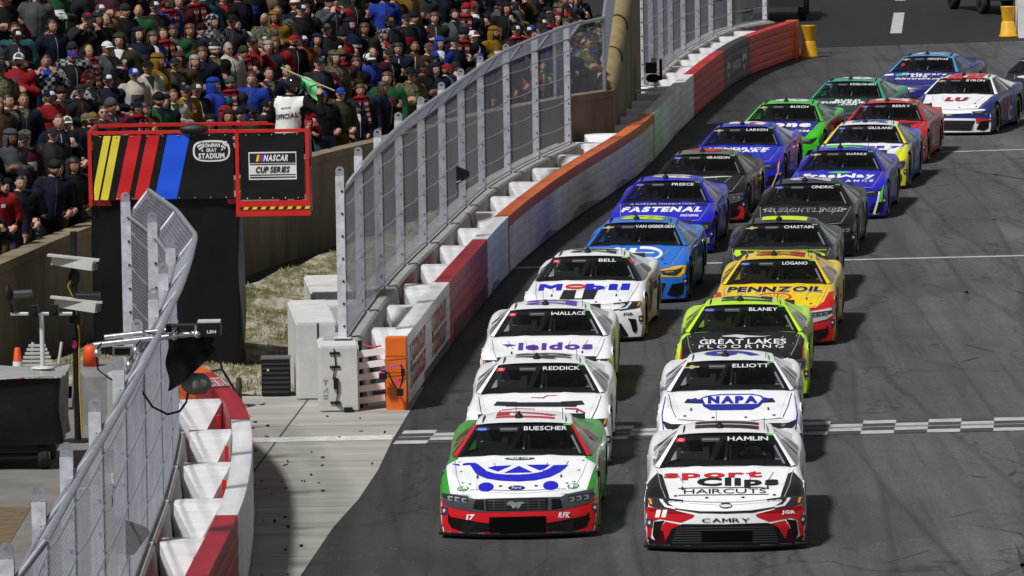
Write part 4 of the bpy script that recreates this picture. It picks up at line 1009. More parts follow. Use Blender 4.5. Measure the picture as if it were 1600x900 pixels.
RIMM = mat('rim_black', (0.02, 0.02, 0.022), 0.35, 0.6); RINGM = mat('tyre_yellow', (0.55, 0.50, 0.05), 0.7)
VENTL = mat('panel_gap', (0.27, 0.27, 0.28), 0.6)
hamx = lambda cx, cy: ((cx - 530) * .00198, (852 - cy) * .00198)
fordx = lambda cx, cy: ((cx - 525) * .00231, (836 - cy) * .00231)
H_ = lambda *pts: [hamx(*p) for p in pts]
F_ = lambda *pts: [fordx(*p) for p in pts]
def fascia(car, make, L):
    def D(*a, **k):
        k['lvl'] = k.get('lvl', 0) + 1.4; return D0(*a, **k)
    K = lambda s: make + s
    if make == 'toyota':
        D(car, 'nose_gap', 'P', H_((215, 588), (370, 612), (530, 617), (700, 612), (850, 584), (850, 578), (690, 600), (530, 604), (380, 602), (215, 580)), DARKG, key=K('gap'))
        D(car, 'headlight', 'M', H_((60, 518), (150, 522), (276, 536), (270, 546), (178, 546), (234, 582), (226, 594), (110, 578), (68, 566)), LAMP, lvl=1, key=K('hl'))
        D(car, 'lamp_strip', 'M', H_((128, 530), (148, 532), (180, 568), (228, 578), (226, 588), (165, 576)), LAMPW, lvl=2, key=K('ls'))
        D(car, 'marker_lamp', 'M', H_((64, 524), (80, 528), (88, 560), (74, 556)), AMBER, lvl=2, key=K('mk'))
        D(car, 'grille', 'P', H_((270, 678), (530, 682), (790, 676), (850, 700), (905, 790), (880, 812), (530, 822), (180, 812), (160, 790), (205, 705)), DARKG, key=K('gr'))
        for k in range(7): D(car, 'grille_bar', 'P', H_((235 - k * 5, 700 + k * 15), (825 + k * 5, 698 + k * 15), (825 + k * 5, 704 + k * 15), (235 - k * 5, 706 + k * 15)), MESHG, lvl=1, key=K('gb%d' % k))
        D(car, 'duct', 'P', H_((385, 722), (695, 722), (695, 790), (385, 790)), mat('duct_black', (0.003, 0.003, 0.003), 0.9, spec=0.05), lvl=2, key=K('du'))
        D(car, 'side_duct', 'M', H_((95, 662), (160, 656), (140, 690), (122, 760), (100, 772), (86, 745)), DARKG, key=K('sd'))
        D(car, 'emblem', 'R', (hamx(535, 570)[0], hamx(535, 570)[1], .078, .030, .012), flat(L.get('emb', BLACK)), lvl=1)
    elif make == 'ford':
        D(car, 'grille_surround', 'P', F_((115, 585), (265, 600), (290, 618), (755, 612), (780, 598), (925, 570), (928, 625), (890, 650), (760, 682), (525, 688), (310, 690), (180, 668), (122, 640)), mat('grille_surround_grey', (0.055, 0.058, 0.068), 0.35) if L.get('gs') is None else paint(L['gs']), key=None if L.get('gs') else K('gs'))
        D(car, 'headlight', 'M', F_((118, 588), (262, 606), (258, 640), (150, 622), (125, 608)), LAMP, lvl=1, key=K('hl'))
        for k in range(3): D(car, 'lamp_strip', 'M', F_((150 + k * 38, 602 + k * 5), (178 + k * 38, 606 + k * 5), (178 + k * 38, 612 + k * 5), (160 + k * 38, 611 + k * 5), (160 + k * 38, 620 + k * 5), (176 + k * 38, 623 + k * 5), (176 + k * 38, 629 + k * 5), (150 + k * 38, 624 + k * 5)), CHR, lvl=2, key=K('lc%d' % k))
        D(car, 'grille', 'P', F_((352, 620), (686, 618), (682, 680), (358, 683)), DARKG, lvl=1, key=K('gr'))
        for k in range(4):
            D(car, 'grille_bar', 'P', F_((368, 628 + k * 14), (672, 627 + k * 14), (672, 632 + k * 14), (368, 633 + k * 14)), MESHG, lvl=2, key=K('gb%d' % k))
        for k in range(5): D(car, 'grille_bar', 'P', F_((396 + k * 60, 624), (402 + k * 60, 624), (402 + k * 60, 680), (396 + k * 60, 680)), MESHG, lvl=2, key=K('gv%d' % k))
        D(car, 'nose_duct', 'M', F_((300, 622), (345, 622), (345, 680), (285, 670)), DARKG, lvl=1, key=K('nd'))
        D(car, 'lower_duct', 'P', F_((372, 716), (674, 712), (674, 800), (372, 804)), mat('duct_black', (0.003, 0.003, 0.003), 0.9, spec=0.05), lvl=1, key=K('ld'))
        D(car, 'side_duct', 'M', F_((150, 690), (165, 712), (310, 740), (372, 748), (372, 795), (235, 795), (165, 770), (148, 735)), DARKG, key=K('sd'))
        D(car, 'duct_blade', 'M', F_((232, 735), (250, 735), (262, 755), (300, 742), (312, 748), (262, 795), (225, 795)), mat('gloss_black', (0.01, 0.01, 0.011), 0.2), lvl=1, key=K('db'))
        # galloping emblem simplified to its light silhouette
        D(car, 'emblem', 'P', F_((468, 640), (490, 632), (512, 640), (540, 636), (570, 640), (545, 648), (540, 660), (526, 672), (518, 660), (500, 672), (494, 660), (482, 650), (472, 656)), CHR, lvl=3, key=K('em'))
    else:
        C = lambda *p: [((x - 436) * .00283, .98 - (y - 537) * .00283) for x, y in p]
        D(car, 'headlight', 'M', C((118, 664), (160, 680), (248, 688), (236, 712), (160, 716), (130, 694)), LAMP, key=K('hl'))
        D(car, 'lamp_strip', 'M', C((168, 686), (226, 692), (222, 700), (176, 698)), CHR, lvl=1, key=K('ls'))
        D(car, 'nose_gap', 'P', C((248, 700), (436, 712), (625, 700), (625, 708), (436, 722), (248, 708)), DARKG, key=K('ng'))
        g = [(-.62, .345), (.62, .345), (.52, .115), (-.52, .115)]
        D(car, 'grille', 'P', g, DARKG, key=K('gr'))
        for k in range(5): D(car, 'grille_bar', 'P', [(-.58, .32 - k * .042), (.58, .32 - k * .042), (.58, .306 - k * .042), (-.58, .306 - k * .042)], MESHG, lvl=1, key=K('gb%d' % k))
        D(car, 'side_duct', 'M', [(-.92, .36), (-.72, .33), (-.64, .15), (-.80, .12), (-.90, .18)], DARKG, key=K('sd'))
        D(car, 'emblem', 'P', [(-.10, .47), (-.03, .478), (-.02, .492), (.03, .492), (.04, .482), (.11, .478), (.10, .462), (.03, .462), (.02, .45), (-.03, .45), (-.04, .462)], flat((0.35, 0.27, 0.08)), lvl=1, key=K('em'))
    D(car, 'contingency_sticker', 'P', H_((50, 642), (90, 644), (86, 692), (50, 690)), flat((0.02, 0.03, 0.16)), lvl=2, key='cs1'); D(car, 'contingency_sticker', 'P', H_((984, 634), (1018, 632), (1018, 682), (986, 684)), flat((0.02, 0.03, 0.16)), lvl=2, key='cs2')
    D(car, 'sticker_print', 'P', H_((60, 667), (70, 654), (80, 667), (70, 682)), flat((0.75, 0.6, 0.05)), lvl=3, key='cs3'); D(car, 'sticker_print', 'P', H_((992, 658), (1002, 646), (1012, 658), (1002, 670)), flat((0.75, 0.6, 0.05)), lvl=3, key='cs4')
PARTS = []
def place(car, nm, key, m, parent=None, loc=None):
    o = put(nm, CM[key], m, parent or car, loc); return o
WPOS = [(AX_F, 1), (AX_F, -1), (AX_R, 1), (AX_R, -1)]
def make_car(L):
    x, y, hd = L['pos']; c, s = math.cos(R(hd)), math.sin(R(hd))
    # pos gives the centre of the windshield base (local y 1.50)
    root = empty('race_car', (x - s * 1.50 * 1, y - c * 1.50, 0.0), -R(hd))
    tag(root, L['label'], 'race car', 'stock cars lined up two by two')
    P = lambda k, dflt: paint(L.get(k, L[dflt] if isinstance(dflt, str) else dflt), L.get('met', 0.0))
    place(root, 'body', 'body', P('side', 'main')); place(root, 'hood', 'hood', P('hood', 'main')); place(root, 'front_bumper', 'front_bumper', P('nose', 'main'))
    place(root, 'roof', 'roof', P('roof', 'main'))
    for sd in 'lr':
        place(root, 'a_pillar', 'a_pillar_' + sd, P('pillar', 'main')); place(root, 'b_pillar', 'b_pillar_' + sd, P('pillar', 'main')); place(root, 'c_pillar', 'c_pillar_' + sd, P('rear', 'main'))
        place(root, 'side_window', 'side_window_' + sd, GLASS); place(root, 'quarter_window', 'quarter_window_' + sd, GLASS); place(root, 'roof_rail', 'roof_rail_' + sd, DARKM)
    ws = place(root, 'windshield', 'windshield', GLASS); place(root, 'sun_strip', 'sun_strip', BANDM); place(root, 'windshield_edge', 'windshield_edge', BANDM, ws)
    place(root, 'rear_window', 'rear_window', GLASS); place(root, 'splitter', 'splitter', paint(L['split']) if 'split' in L else DARKM); place(root, 'underfloor', 'underfloor', INT); place(root, 'spoiler', 'spoiler', DARKM)
    place(root, 'roof_camera', 'roof_camera', DARKM); place(root, 'antenna', 'antenna', DARKM); place(root, 'antenna', 'antenna_b', DARKM)
    place(root, 'cabin_lining', 'cabin_lining', INT); place(root, 'roll_cage', 'roll_cage', CAGE); place(root, 'seat', 'seat', SEATM); place(root, 'radio_box', 'radio_box', BOXM); place(root, 'steering_wheel', 'steering_wheel', DARKM)
    for ay, sg in WPOS:
        w = put('wheel', CM['rim'], RIMM, root, (sg * 0.828, ay, WR + 0.002)); put('tyre', CM['tyre'], RUBBER, w); put('sidewall_ring', CM['sidewall_ring'], RINGM, w)
    for px, py in ((-.60, .36), (-.22, .30), (.22, .30), (.60, .36)):
        h = BV.ray_cast(Vector((px, py, 3)), Vector((0, 0, -1))); q = put('hood_pin', CM['hood_pin'], DARKM, root, h[0]); 
    # hood ducts at the rear of the bonnet
    vm = flat(L['vent']) if 'vent' in L else VENTL
    if 'vent' in L: D(root, 'hood_duct', 'M', [(-.62, .86), (-.58, .915), (-.30, .905), (-.26, .845)], vm, key='hv', lvl=1)
    else:
        D(root, 'panel_line', 'M', [(-.60, .955), (-.585, .955), (-.50, .83), (-.515, .83)], vm, key='hl1'); D(root, 'panel_line', 'M', [(-.34, .94), (-.327, .94), (-.28, .84), (-.293, .84)], vm, key='hl2')
    D(root, 'panel_line', 'P', H_((180, 531), (410, 545), (530, 548), (660, 545), (895, 527), (895, 531), (660, 549), (530, 552), (410, 549), (180, 535)), vm, key='hl3')
    for pts, kk in (([(-.842, .985), (-.832, .985), (-.782, .80), (-.792, .80)], 'he1'), ([(-.792, .80), (-.782, .80), (-.712, .655), (-.724, .655)], 'he2')): D(root, 'panel_line', 'M', pts, vm, key=kk, lvl=.9)
    # windshield header
    if L['name']: D(root, 'driver_name', 'T', (L['name'], .28, 1.372, L.get('nw', .50), .052, .014), flat((0.70, 0.70, 0.72)), lvl=1)
    D(root, 'camera_housing', 'P', [(-.30, 1.388), (-.06, 1.388), (-.07, 1.335), (-.29, 1.335)], mat('housing_grey', (0.045, 0.045, 0.05), 0.4), lvl=1, key='chs')
    D(root, 'housing_slot', 'P', [(-.285, 1.372), (-.075, 1.372), (-.078, 1.355), (-.282, 1.355)], flat((0.16, 0.16, 0.17)), lvl=2, key='chs2')
    if L['make'] == 'toyota': D(root, 'maker_badge', 'P', [(-.60, 1.385), (-.49, 1.385), (-.50, 1.337), (-.61, 1.337)], flat((0.55, 0.02, 0.04)), lvl=1, key='mb1'); D(root, 'badge_ring', 'R', (-.55, 1.361, .030, .015, .006), flat((.7, .6, .6)), lvl=2, key='mb1b')
    elif L['make'] == 'ford': D(root, 'maker_badge', 'P', ell(-.52, 1.366, .088, .024), flat((0.03, 0.06, 0.35)), lvl=1, key='mb2'); D(root, 'badge_lettering', 'T', ('Ford', -.52, 1.366, .09, .026, 0), flat((.6, .62, .7)), lvl=2, key='mb2b')
    else: D(root, 'maker_badge', 'P', [(-.63, 1.36), (-.56, 1.366), (-.545, 1.385), (-.50, 1.385), (-.485, 1.372), (-.42, 1.372), (-.43, 1.352), (-.49, 1.350), (-.505, 1.335), (-.55, 1.335), (-.565, 1.348), (-.625, 1.346)], flat((0.45, 0.36, 0.14)), lvl=1, key='mb3')
    D(root, 'spotter_tape', 'P', [(.50, 1.425), (.59, 1.422), (.60, 1.408), (.51, 1.412)], flat((0.08, 0.65, 0.10)), lvl=1, key='tape')
    if 'num' in L:
        D(root, 'roof_number', 'N', (L['num'], 0.02, 2.72, .60, .80, .085), flat(L.get('numo', BLACK)), 'T', 0); D(root, 'roof_number', 'N', (L['num'], 0.02, 2.72, .585, .77, .04), flat(L['numc']), 'T', 1)
        D(root, 'door_number', 'T', (L['num'], 2.30, .50, .62, .44, .06, .18), flat(L.get('doorc', L['numc'])), 'S', 1)
    fascia(root, L['make'], L)
    for d in L.get('dec', []):
        D(root, *d[:3], vinyl(d[3]), *d[4:])
    # driver strapped in
    dr = put('person', DRV, [flat(L.get('suit', (0.05, 0.05, 0.06)), 0.8), mat('skin_c', (0.45, 0.26, 0.18), 0.6)], None, root.location, -R(hd))
    tag(dr, 'driver in helmet behind the windshield of the ' + L['short'], 'person', 'drivers strapped into the stock cars')
    hp = put('helmet', DRV_H, [flat(L.get('helm', (0.05, 0.05, 0.06)), 0.2), flat((0.008, 0.008, 0.01), 0.1)], dr)
    return root
# driver figure: torso, arms to the wheel, hands; one voxel-merged surface
def remeshed(mb, voxel, name):
    me = mb.mesh('tmp'); o = bpy.data.objects.new('tmp', me); COL.objects.link(o)
    r = o.modifiers.new('r', 'REMESH'); r.mode = 'VOXEL'; r.voxel_size = voxel
    s = o.modifiers.new('s', 'SMOOTH'); s.factor = 0.5; s.iterations = 3
    dg = bpy.context.evaluated_depsgraph_get(); out = bpy.data.meshes.new_from_object(o.evaluated_get(dg)); out.name = name
    bpy.data.objects.remove(o); bpy.data.meshes.remove(me)
    for p in out.polygons: p.use_smooth = True
    return out
def capsule(mb, pts, rs, n=10):
    mb.tube(pts, rs, n)
    for p, r in zip(pts, rs): mb.sphere(p, r * 0.99, n, 6)
def hand(mb, w, d, up, size=1.0, curl=0.5):
    """palm and five fingers from wrist w along d; up = back of the hand"""
    w, d, up = Vector(w), Vector(d).normalized(), Vector(up); sd = d.cross(up).normalized(); up = sd.cross(d).normalized()
    capsule(mb, [w, w + d * .05 * size, w + d * .085 * size], [.024 * size, .032 * size, .030 * size], 8)
    for k, (o, l) in enumerate(((-.030, .060), (-.010, .075), (.010, .080), (.029, .070))):
        a = w + d * .085 * size + sd * o * size; b = a + (d * (1 - curl * .4) - up * curl * .6) * l * .5 * size; c = b + (d * (1 - curl) - up * curl * 1.2) * l * .5 * size
        capsule(mb, [a, b, c], [.011 * size, .010 * size, .008 * size], 6)
    a = w + d * .03 * size - sd * .03 * size; capsule(mb, [a, a + (d * .6 - sd * .7) * .04 * size, a + (d * .95 - sd * .55 - up * curl * .4) * .07 * size], [.013 * size, .012 * size, .009 * size], 6)
mb = MB()
cx = .34
capsule(mb, [(cx, 2.72, .55), (cx, 2.72, .72), (cx, 2.70, .84)], [.17, .18, .17], 12)
capsule(mb, [(cx, 2.69, .84), (cx, 2.67, .94)], [.07, .065])
for s in (-1, 1):
    capsule(mb, [(cx + s * .17, 2.69, .84), (cx + s * .24, 2.50, .72), (cx + s * .16, 2.24, .86)], [.07, .055, .04])
    hand(mb, (cx + s * .16, 2.24, .86), (0, -.6, .8), (s, -.3, 0), 1.0, .8)
DRV = remeshed(mb, .022, 'person')
mb = MB().sphere((cx, 2.64, 1.0), .135, 18, 12, 0, (.92, 1.05, 1.0))
mb.grid(lambda u, v: Vector((cx + .128 * math.sin((u - .5) * 2.2), 2.64 - .145 * math.cos((u - .5) * 2.2), .985 + .075 * v)), 10, 3, 1); DRV_H = mb.mesh('helmet')
# ---- liveries (what each car really carries), positions in metres, heading in degrees
BLU = (0.012, 0.015, 0.50); NAVY = (0.012, 0.016, 0.11); ROY = (0.012, 0.014, 0.52); PUR = (0.10, 0.03, 0.33); GRN = (0.03, 0.30, 0.02); NEON = (0.52, 0.85, 0.01); YEL_ = (0.80, 0.55, 0.005)
W_ = WHITE; K_ = BLACK
def smile():
    o = F_((116, 426), (190, 444), (250, 440), (290, 488), (350, 512), (430, 524), (520, 529), (610, 524), (690, 507), (740, 482), (786, 444), (704, 444), (680, 462), (640, 480), (580, 490), (520, 493), (450, 492), (390, 486), (345, 472), (312, 448), (285, 430), (240, 426), (190, 434))
    return o
CARS = [
 dict(pos=(0.09, 79.67, 2.4), make='ford', name='BUESCHER', nw=.54, num='17', numc=(0.50, .015, .02), numo=W_, main=W_, side=GRN, nose=W_, hood=W_, roof=W_, pillar=(0.55, .015, .02), rear=GRN, suit=(.05, .2, .05), helm=(.1, .1, .3),
  label='white-hooded race car with green fenders, red nose and a blue smile on the hood', short='green and red car with the blue smile',
  dec=[('hood_print', 'P', smile(), BLU, 'F', 1), ('hood_print', 'P', ell(-.40, .645, .095, .055), BLU, 'F', 1), ('hood_print', 'P', ell(.40, .655, .095, .055), BLU, 'F', 1),
       ('hood_print', 'P', F_((440, 483), (592, 481), (516, 446)), BLU, 'F', 1), ('hood_print', 'P', F_((348, 455), (382, 446), (476, 443), (404, 474)), BLU, 'F', 1), ('hood_print', 'P', F_((556, 441), (684, 441), (660, 460), (630, 471)), BLU, 'F', 1),
       ('hood_badge', 'P', ell(-.02, .63, .105, .028), (.015, .02, .16), 'F', 1), ('hood_lettering', 'T', ('Ford', -.02, .63, .11, .032, 0), (.7, .7, .75), 'F', 2),
       ('hood_sticker', 'P', ell(-.02, 0.992, .19, .018), (.02, .10, .02), 'F', 1), ('hood_lettering', 'T', ('FREE TOP', -.02, .992, .26, .02, .03), W_, 'F', 2),
       ('hood_sticker', 'P', ell(-.68, .625, .075, .032), (.03, .25, .03), 'F', 1), ('hood_sticker', 'P', ell(.68, .645, .075, .034), (.03, .25, .03), 'F', 1), ('hood_lettering', 'T', ('OAT FOR', -.68, .625, .11, .026, .03), W_, 'F', 2), ('hood_lettering', 'T', ('OAT FOR', .68, .645, .11, .026, .03), W_, 'F', 2),
       ('fender_paint', 'M', F_((122, 440), (190, 402), (250, 402), (300, 500), (300, 596), (165, 594)), W_, 'F', .8), ('corner_paint', 'M', F_((88, 606), (108, 470), (120, 450), (165, 594), (118, 588), (116, 612)), GRN, 'F', 1),
       ('nose_paint', 'P', F_((88, 606), (122, 622), (150, 650), (310, 686), (525, 684), (760, 680), (900, 645), (928, 615), (962, 600), (962, 838), (88, 838)), RED, 'F', 0), ('pinstripe', 'M', F_((92, 606), (116, 614), (116, 609), (92, 600)), W_, 'F', 2),
       ('nose_number', 'T', ('17', -.585, .28, .10, .068, .05, .2), W_, 'F', 2), ('nose_lettering', 'T', ('RFK', .57, .295, .14, .07, .04, .25), W_, 'F', 2), ('splitter_edge', 'M', F_((104, 800), (190, 826), (190, 834), (104, 812)), W_, 'F', 3)]),
 dict(pos=(2.59, 78.23, 2.3), make='toyota', name='HAMLIN', num='11', numc=(.012, .012, .014), numo=(.55, .02, .03), main=W_, hood=W_, nose=W_, side=W_, roof=W_, pillar=W_, doorc=(.5, .02, .03), suit=(.5, .5, .5), helm=(.5, .5, .5),
  label='white race car with black fenders and red nose, red and black lettering on the hood', short='white car with black fenders and red nose',
  dec=[('hood_lettering', 'T', ('sport', -.15, .918, 1.20, .10, .04), (.5, .015, .02), 'F', 1), ('hood_lettering', 'T', ('Clips', .155, .828, 1.0, .125, .045), K_, 'F', 2), ('hood_lettering', 'T', ('HAIRCUTS', 0, .73, 1.0, .055, -.002), K_, 'F', 1),
       ('hood_outline', 'P', [(-.57, .77), (-.42, .775), (.42, .775), (.53, .76), (.53, .753), (.42, .768), (-.42, .768), (-.57, .763)], K_, 'F', 1), ('hood_outline', 'P', [(-.57, .69), (.53, .69), (.53, .683), (-.57, .683)], K_, 'F', 1),
       ('fender_paint', 'M', H_((22, 572), (24, 470), (70, 410), (108, 368), (140, 380), (165, 450), (195, 530), (130, 524), (62, 520), (60, 575)), K_, 'F', .8),
       ('nose_paint', 'M', H_((22, 566), (60, 572), (215, 592), (345, 624), (335, 640), (262, 670), (130, 647), (90, 660), (76, 752), (62, 838), (26, 838)), (.52, .012, .016), 'F', 0),
       ('nose_paint', 'M', H_((165, 662), (268, 684), (207, 706), (162, 790), (120, 775), (142, 692)), (.52, .012, .016), 'F', 0),
       ('nose_fade', 'M', H_((24, 572), (215, 594), (330, 620), (150, 612), (26, 590)), (.22, .006, .008), 'F', 1),  # livery red of the nose fades to dark and black
       ('nose_fade', 'P', H_((40, 752), (70, 758), (120, 790), (180, 812), (530, 824), (880, 812), (940, 790), (992, 756), (1020, 750), (1016, 850), (44, 850)), K_, 'F', .9), ('nose_fade', 'M', H_((86, 745), (110, 700), (150, 720), (165, 790), (185, 815), (110, 800)), (.05, .004, .005), 'F', .6),
       ('nose_lettering', 'T', ('CAMRY', .01, .385, .58, .048, .012), K_, 'F', 2), ('nose_number', 'T', ('11', -.77, .47, .13, .09, .05, .25), W_, 'F', 2), ('nose_lettering', 'T', ('JGR', .765, .468, .165, .05, .05), W_, 'F', 2),
       ('fender_sticker', 'M', H_((26, 500), (36, 456), (50, 470), (46, 506)), (.6, .6, .02), 'F', 2),
       ('splitter_paint', 'M', H_((220, 820), (520, 820), (520, 836), (240, 834)), (.62, .02, .02), 'F', 3), ('corner_paint', 'M', H_((38, 700), (62, 780), (60, 830), (42, 810)), (.62, .02, .02), 'F', 1),
       ('quarter_paint', 'P', [(-.99, 1.15), (-.92, 1.24), (-.80, 1.33), (-.86, 1.12)], W_, 'F', 0)]),
 dict(pos=(0.36, 86.74, 2.0), make='toyota', name='REDDICK', num='45', numc=(.03, .03, .035), numo=(.3, .3, .3), main=W_, vent=(.02, .02, .02),
  label='white race car with a black band across the rear of its hood and red scribbles', short='white car with the black hood band',
  dec=[('hood_band', 'P', [(-.42, .90), (.55, .895), (.50, .83), (-.45, .845)], (.02, .02, .022), 'F', 1), ('hood_lettering', 'P', [(-.12, .965), (.05, .955), (.10, .985), (.24, .99), (.24, .996), (.09, .993), (.04, .966), (-.12, .972)], (.5, .02, .03), 'F', 1), ('hood_lettering', 'P', [(.35, .80), (.50, .79), (.62, .74), (.64, .75), (.52, .81), (.36, .815)], (.5, .02, .03), 'F', 1), ('hood_lettering', 'P', [(-.5, .79), (-.3, .81), (-.05, .80), (-.05, .807), (-.3, .818), (-.5, .80)], (.5, .02, .03), 'F', 1),
       ('nose_lettering', 'T', ('TOYOTA', .78, .46, .12, .04, .03), K_, 'F', 2), ('side_print', 'P', [(1.5, .3), (1.62, .3), (1.62, .5), (1.5, .5)], (.5, .05, .03), 'S', 0)]),
 dict(pos=(2.95, 86.69, 2.6), make='chevy', name='ELLIOTT', num='9', numc=(.012, .03, .30), numo=(.6, .5, .1), main=W_, vent=(.015, .015, .02),
  label='white race car with a blue lettered badge on the hood between black vents', short='white car with the blue hood badge',
  dec=[('hood_badge', 'P', [(-.40, .92), (-.30, .955), (-.14, .975), (.30, .975), (.42, .95), (.48, .90), (.40, .80), (.30, .755), (-.26, .755), (-.36, .81)], (.012, .022, .30), 'F', 2), ('hood_badge', 'P', [(-.37, .91), (-.26, .94), (-.12, .955), (.28, .955), (.40, .935), (.44, .90), (.38, .83), (-.33, .83)], W_, 'F', 3), ('hood_lettering', 'T', ('NAPA', .04, .888, .68, .105, .075), (.012, .022, .30), 'F', 4),
       ('hood_badge', 'M', [(-.56, .90), (-.46, .925), (-.40, .86), (-.50, .865)], (.012, .022, .30), 'F', 2),
       ('pinstripe', 'M', [(-.88, .95), (-.87, .95), (-.90, .70), (-.88, .52), (-.86, .45), (-.87, .445), (-.895, .515), (-.915, .70)], (.012, .022, .35), 'F', 1), ('fender_lettering', 'T', ('NAPA', .93, 1.07, .10, .06, .05, .2), (.012, .022, .30), 'F', 2),
       ('fender_lettering', 'T', ('NAPA', -.93, 1.07, .10, .06, .05, -.2), (.012, .022, .30), 'F', 2)]),
 dict(pos=(0.53, 94.39, 2.2), make='toyota', name='WALLACE', nw=.50, num='23', numc=PUR, numo=(.6, .6, .62), main=W_, rear=(.5, .52, .5),
  label='white race car with purple lower-case lettering on the hood and purple roof number', short='white car with purple lettering',
  dec=[('hood_lettering', 'T', ('leidos', .12, .865, 1.10, .115, .045), PUR, 'F', 1), ('hood_lettering', 'P', [(-.68, .90), (-.56, .905), (-.46, .885), (-.55, .875), (-.6, .86), (-.62, .88)], PUR, 'F', 1), ('nose_number', 'T', ('23', -.72, .46, .12, .09, .05, .2), PUR, 'F', 2),
       ('side_print', 'P', [(1.5, .3), (1.62, .3), (1.62, .5), (1.5, .5)], (.5, .05, .03), 'S', 0)]),
 dict(pos=(3.43, 94.55, 3.6), make='ford', name='BLANEY', nw=.42, num='12', numc=(.015, .015, .015), numo=(.5, .5, .5), main=NEON, hood=(.012, .012, .013), suit=(.5, .5, .02), helm=(.6, .6, .02),
  label='neon yellow race car with a black hood lettered in white', short='neon yellow car with the black hood',
  dec=[('hood_lettering', 'T', ('GREAT LAKES', 0.0, .872, 1.28, .075, .012), W_, 'F', 1), ('hood_lettering', 'T', ('F L O O R I N G', -.02, .795, 1.25, .055, .004), W_, 'F', 1), ('hood_print', 'P', [(-.32, .965), (-.10, .985), (.1, .965), (.3, .955), (.42, .965), (.3, .945), (.05, .94), (-.02, .92), (-.12, .945), (-.3, .95)], (.55, .55, .55), 'F', 1),
       ('fender_paint', 'M', [(-.60, .60), (-.885, .58), (-.905, .90), (-.84, .985), (-.70, .985)], (.012, .012, .013), 'F', .8), ('pinstripe', 'M', [(-.905, .80), (-.885, .80), (-.89, .42), (-.915, .30), (-.93, .30)], (.6, .05, .01), 'F', 1), ('fender_lettering', 'P', [(.86, 1.02), (.97, .95), (.98, 1.05), (.9, 1.12)], (.02, .02, .02), 'F', 1), ('fender_lettering', 'P', [(-.97, .95), (-.86, 1.02), (-.9, 1.12), (-.98, 1.05)], (.02, .02, .02), 'F', 1)]),
 dict(pos=(1.23, 103.09, 5.2), make='toyota', name='BELL', nw=.28, num='20', numc=(.015, .015, .015), numo=(.5, .5, .5), main=W_, pillar=(.02, .02, .022), doorc=(.02, .02, .02),
  label='white race car with blue hood lettering and a black numbered square', short='white car with the black hood square',
  dec=[('hood_lettering', 'T', ('M', -.58, .915, .38, .115, .07), BLU, 'F', 1), ('hood_lettering', 'R', (-.17, .925, .17, .045, .035), (.55, .02, .02), 'F', 1), ('hood_lettering', 'T', ('bil', .34, .915, .72, .115, .07), BLU, 'F', 1), ('hood_square', 'P', [(-.35, .86), (.20, .86), (.17, .70), (-.38, .70)], (.015, .015, .016), 'F', 2), ('hood_lettering', 'T', ('1', -.08, .78, .12, .14, .05), W_, 'F', 3),
       ('nose_lettering', 'T', ('JGR', .74, .455, .16, .05, .04), K_, 'F', 2), ('side_print', 'P', ell(1.62, .45, .13, .13), (.5, .02, .02), 'S', 1), ('pillar_print', 'P', [(.60, 1.40), (.66, 1.36), (.68, 1.30), (.62, 1.36)], (.55, .02, .02), 'F', 2),
       ('side_lettering', 'T', ('Mobil', 3.0, .66, .7, .2, .05), BLU, 'S', 1), ('side_print', 'P', ell(2.5, .74, .2, .06), (.5, .02, .02), 'S', 1)]),
 dict(pos=(4.23, 102.03, 5.0), make='ford', name='LOGANO', nw=.40, num='22', numc=(.40, .012, .012), numo=(.02, .02, .02), main=YEL_, nose=(.52, .012, .012), suit=(.6, .45, .02), helm=(.6, .45, .02), gs=(.5, .5, .52),
  label='yellow race car with red corners and slanted black lettering on the hood', short='yellow car with red corners',
  dec=[('hood_lettering', 'T', ('PENNZOIL', 0, .925, 1.55, .105, .06, .25), (.6, .6, .6), 'F', 1), ('hood_lettering', 'T', ('PENNZOIL', 0, .93, 1.52, .095, .045, .25), K_, 'F', 2), ('hood_print', 'P', ell(0, .80, .28, .075), (.55, .03, .015), 'F', 1), ('hood_print', 'P', ell(0, .795, .24, .055), YEL_, 'F', 2)]
      + [('hood_print', 'P', [(-.008 + .2 * math.cos(a), .775 + .07 * math.sin(a)), (.008 + .2 * math.cos(a), .775 + .07 * math.sin(a)), (.006, .74), (-.006, .74)], (.55, .03, .015), 'F', 3) for a in [R(25 + 22 * i) for i in range(7)]]
      + [('corner_paint', 'M', [(-.98, .92), (-.86, .88), (-.80, .72), (-.62, .56), (-.90, .56), (-.98, .5)], (.52, .012, .012), 'F', 0), ('side_print', 'P', [(1.7, .10), (3.3, .10), (3.3, .16), (1.7, .2)], (.5, .015, .012), 'S', 1), ('side_print', 'R', (2.0, .48, .45, .30, .03, 24, 200, 420), K_, 'S', 1)]),
 dict(pos=(2.14, 109.42, 6.2), make='chevy', name='VAN GISBERGEN', nw=.66, num='88', numc=(.62, .78, .01), numo=(.02, .02, .02), main=(.02, .16, .62), 
  label='bright blue race car with white line art on the hood and yellow lamp surrounds', short='bright blue car with yellow lamp surrounds',
  dec=[('hood_print', 'P', [(-.28, .975), (-.16, .975), (-.22, .80), (-.34, .80)], W_, 'F', 1), ('hood_print', 'P', [(-.08, .975), (.04, .975), (-.02, .78), (-.14, .78)], W_, 'F', 1), ('hood_print', 'R', (.14, .86, .36, .15, .05, 24, -110, 100), W_, 'F', 1), ('hood_print', 'P', [(-.5, .9), (.35, .895), (.35, .875), (-.5, .88)], W_, 'F', 1), ('hood_print', 'P', ell(-.3, .97, .05, .02), W_, 'F', 1),
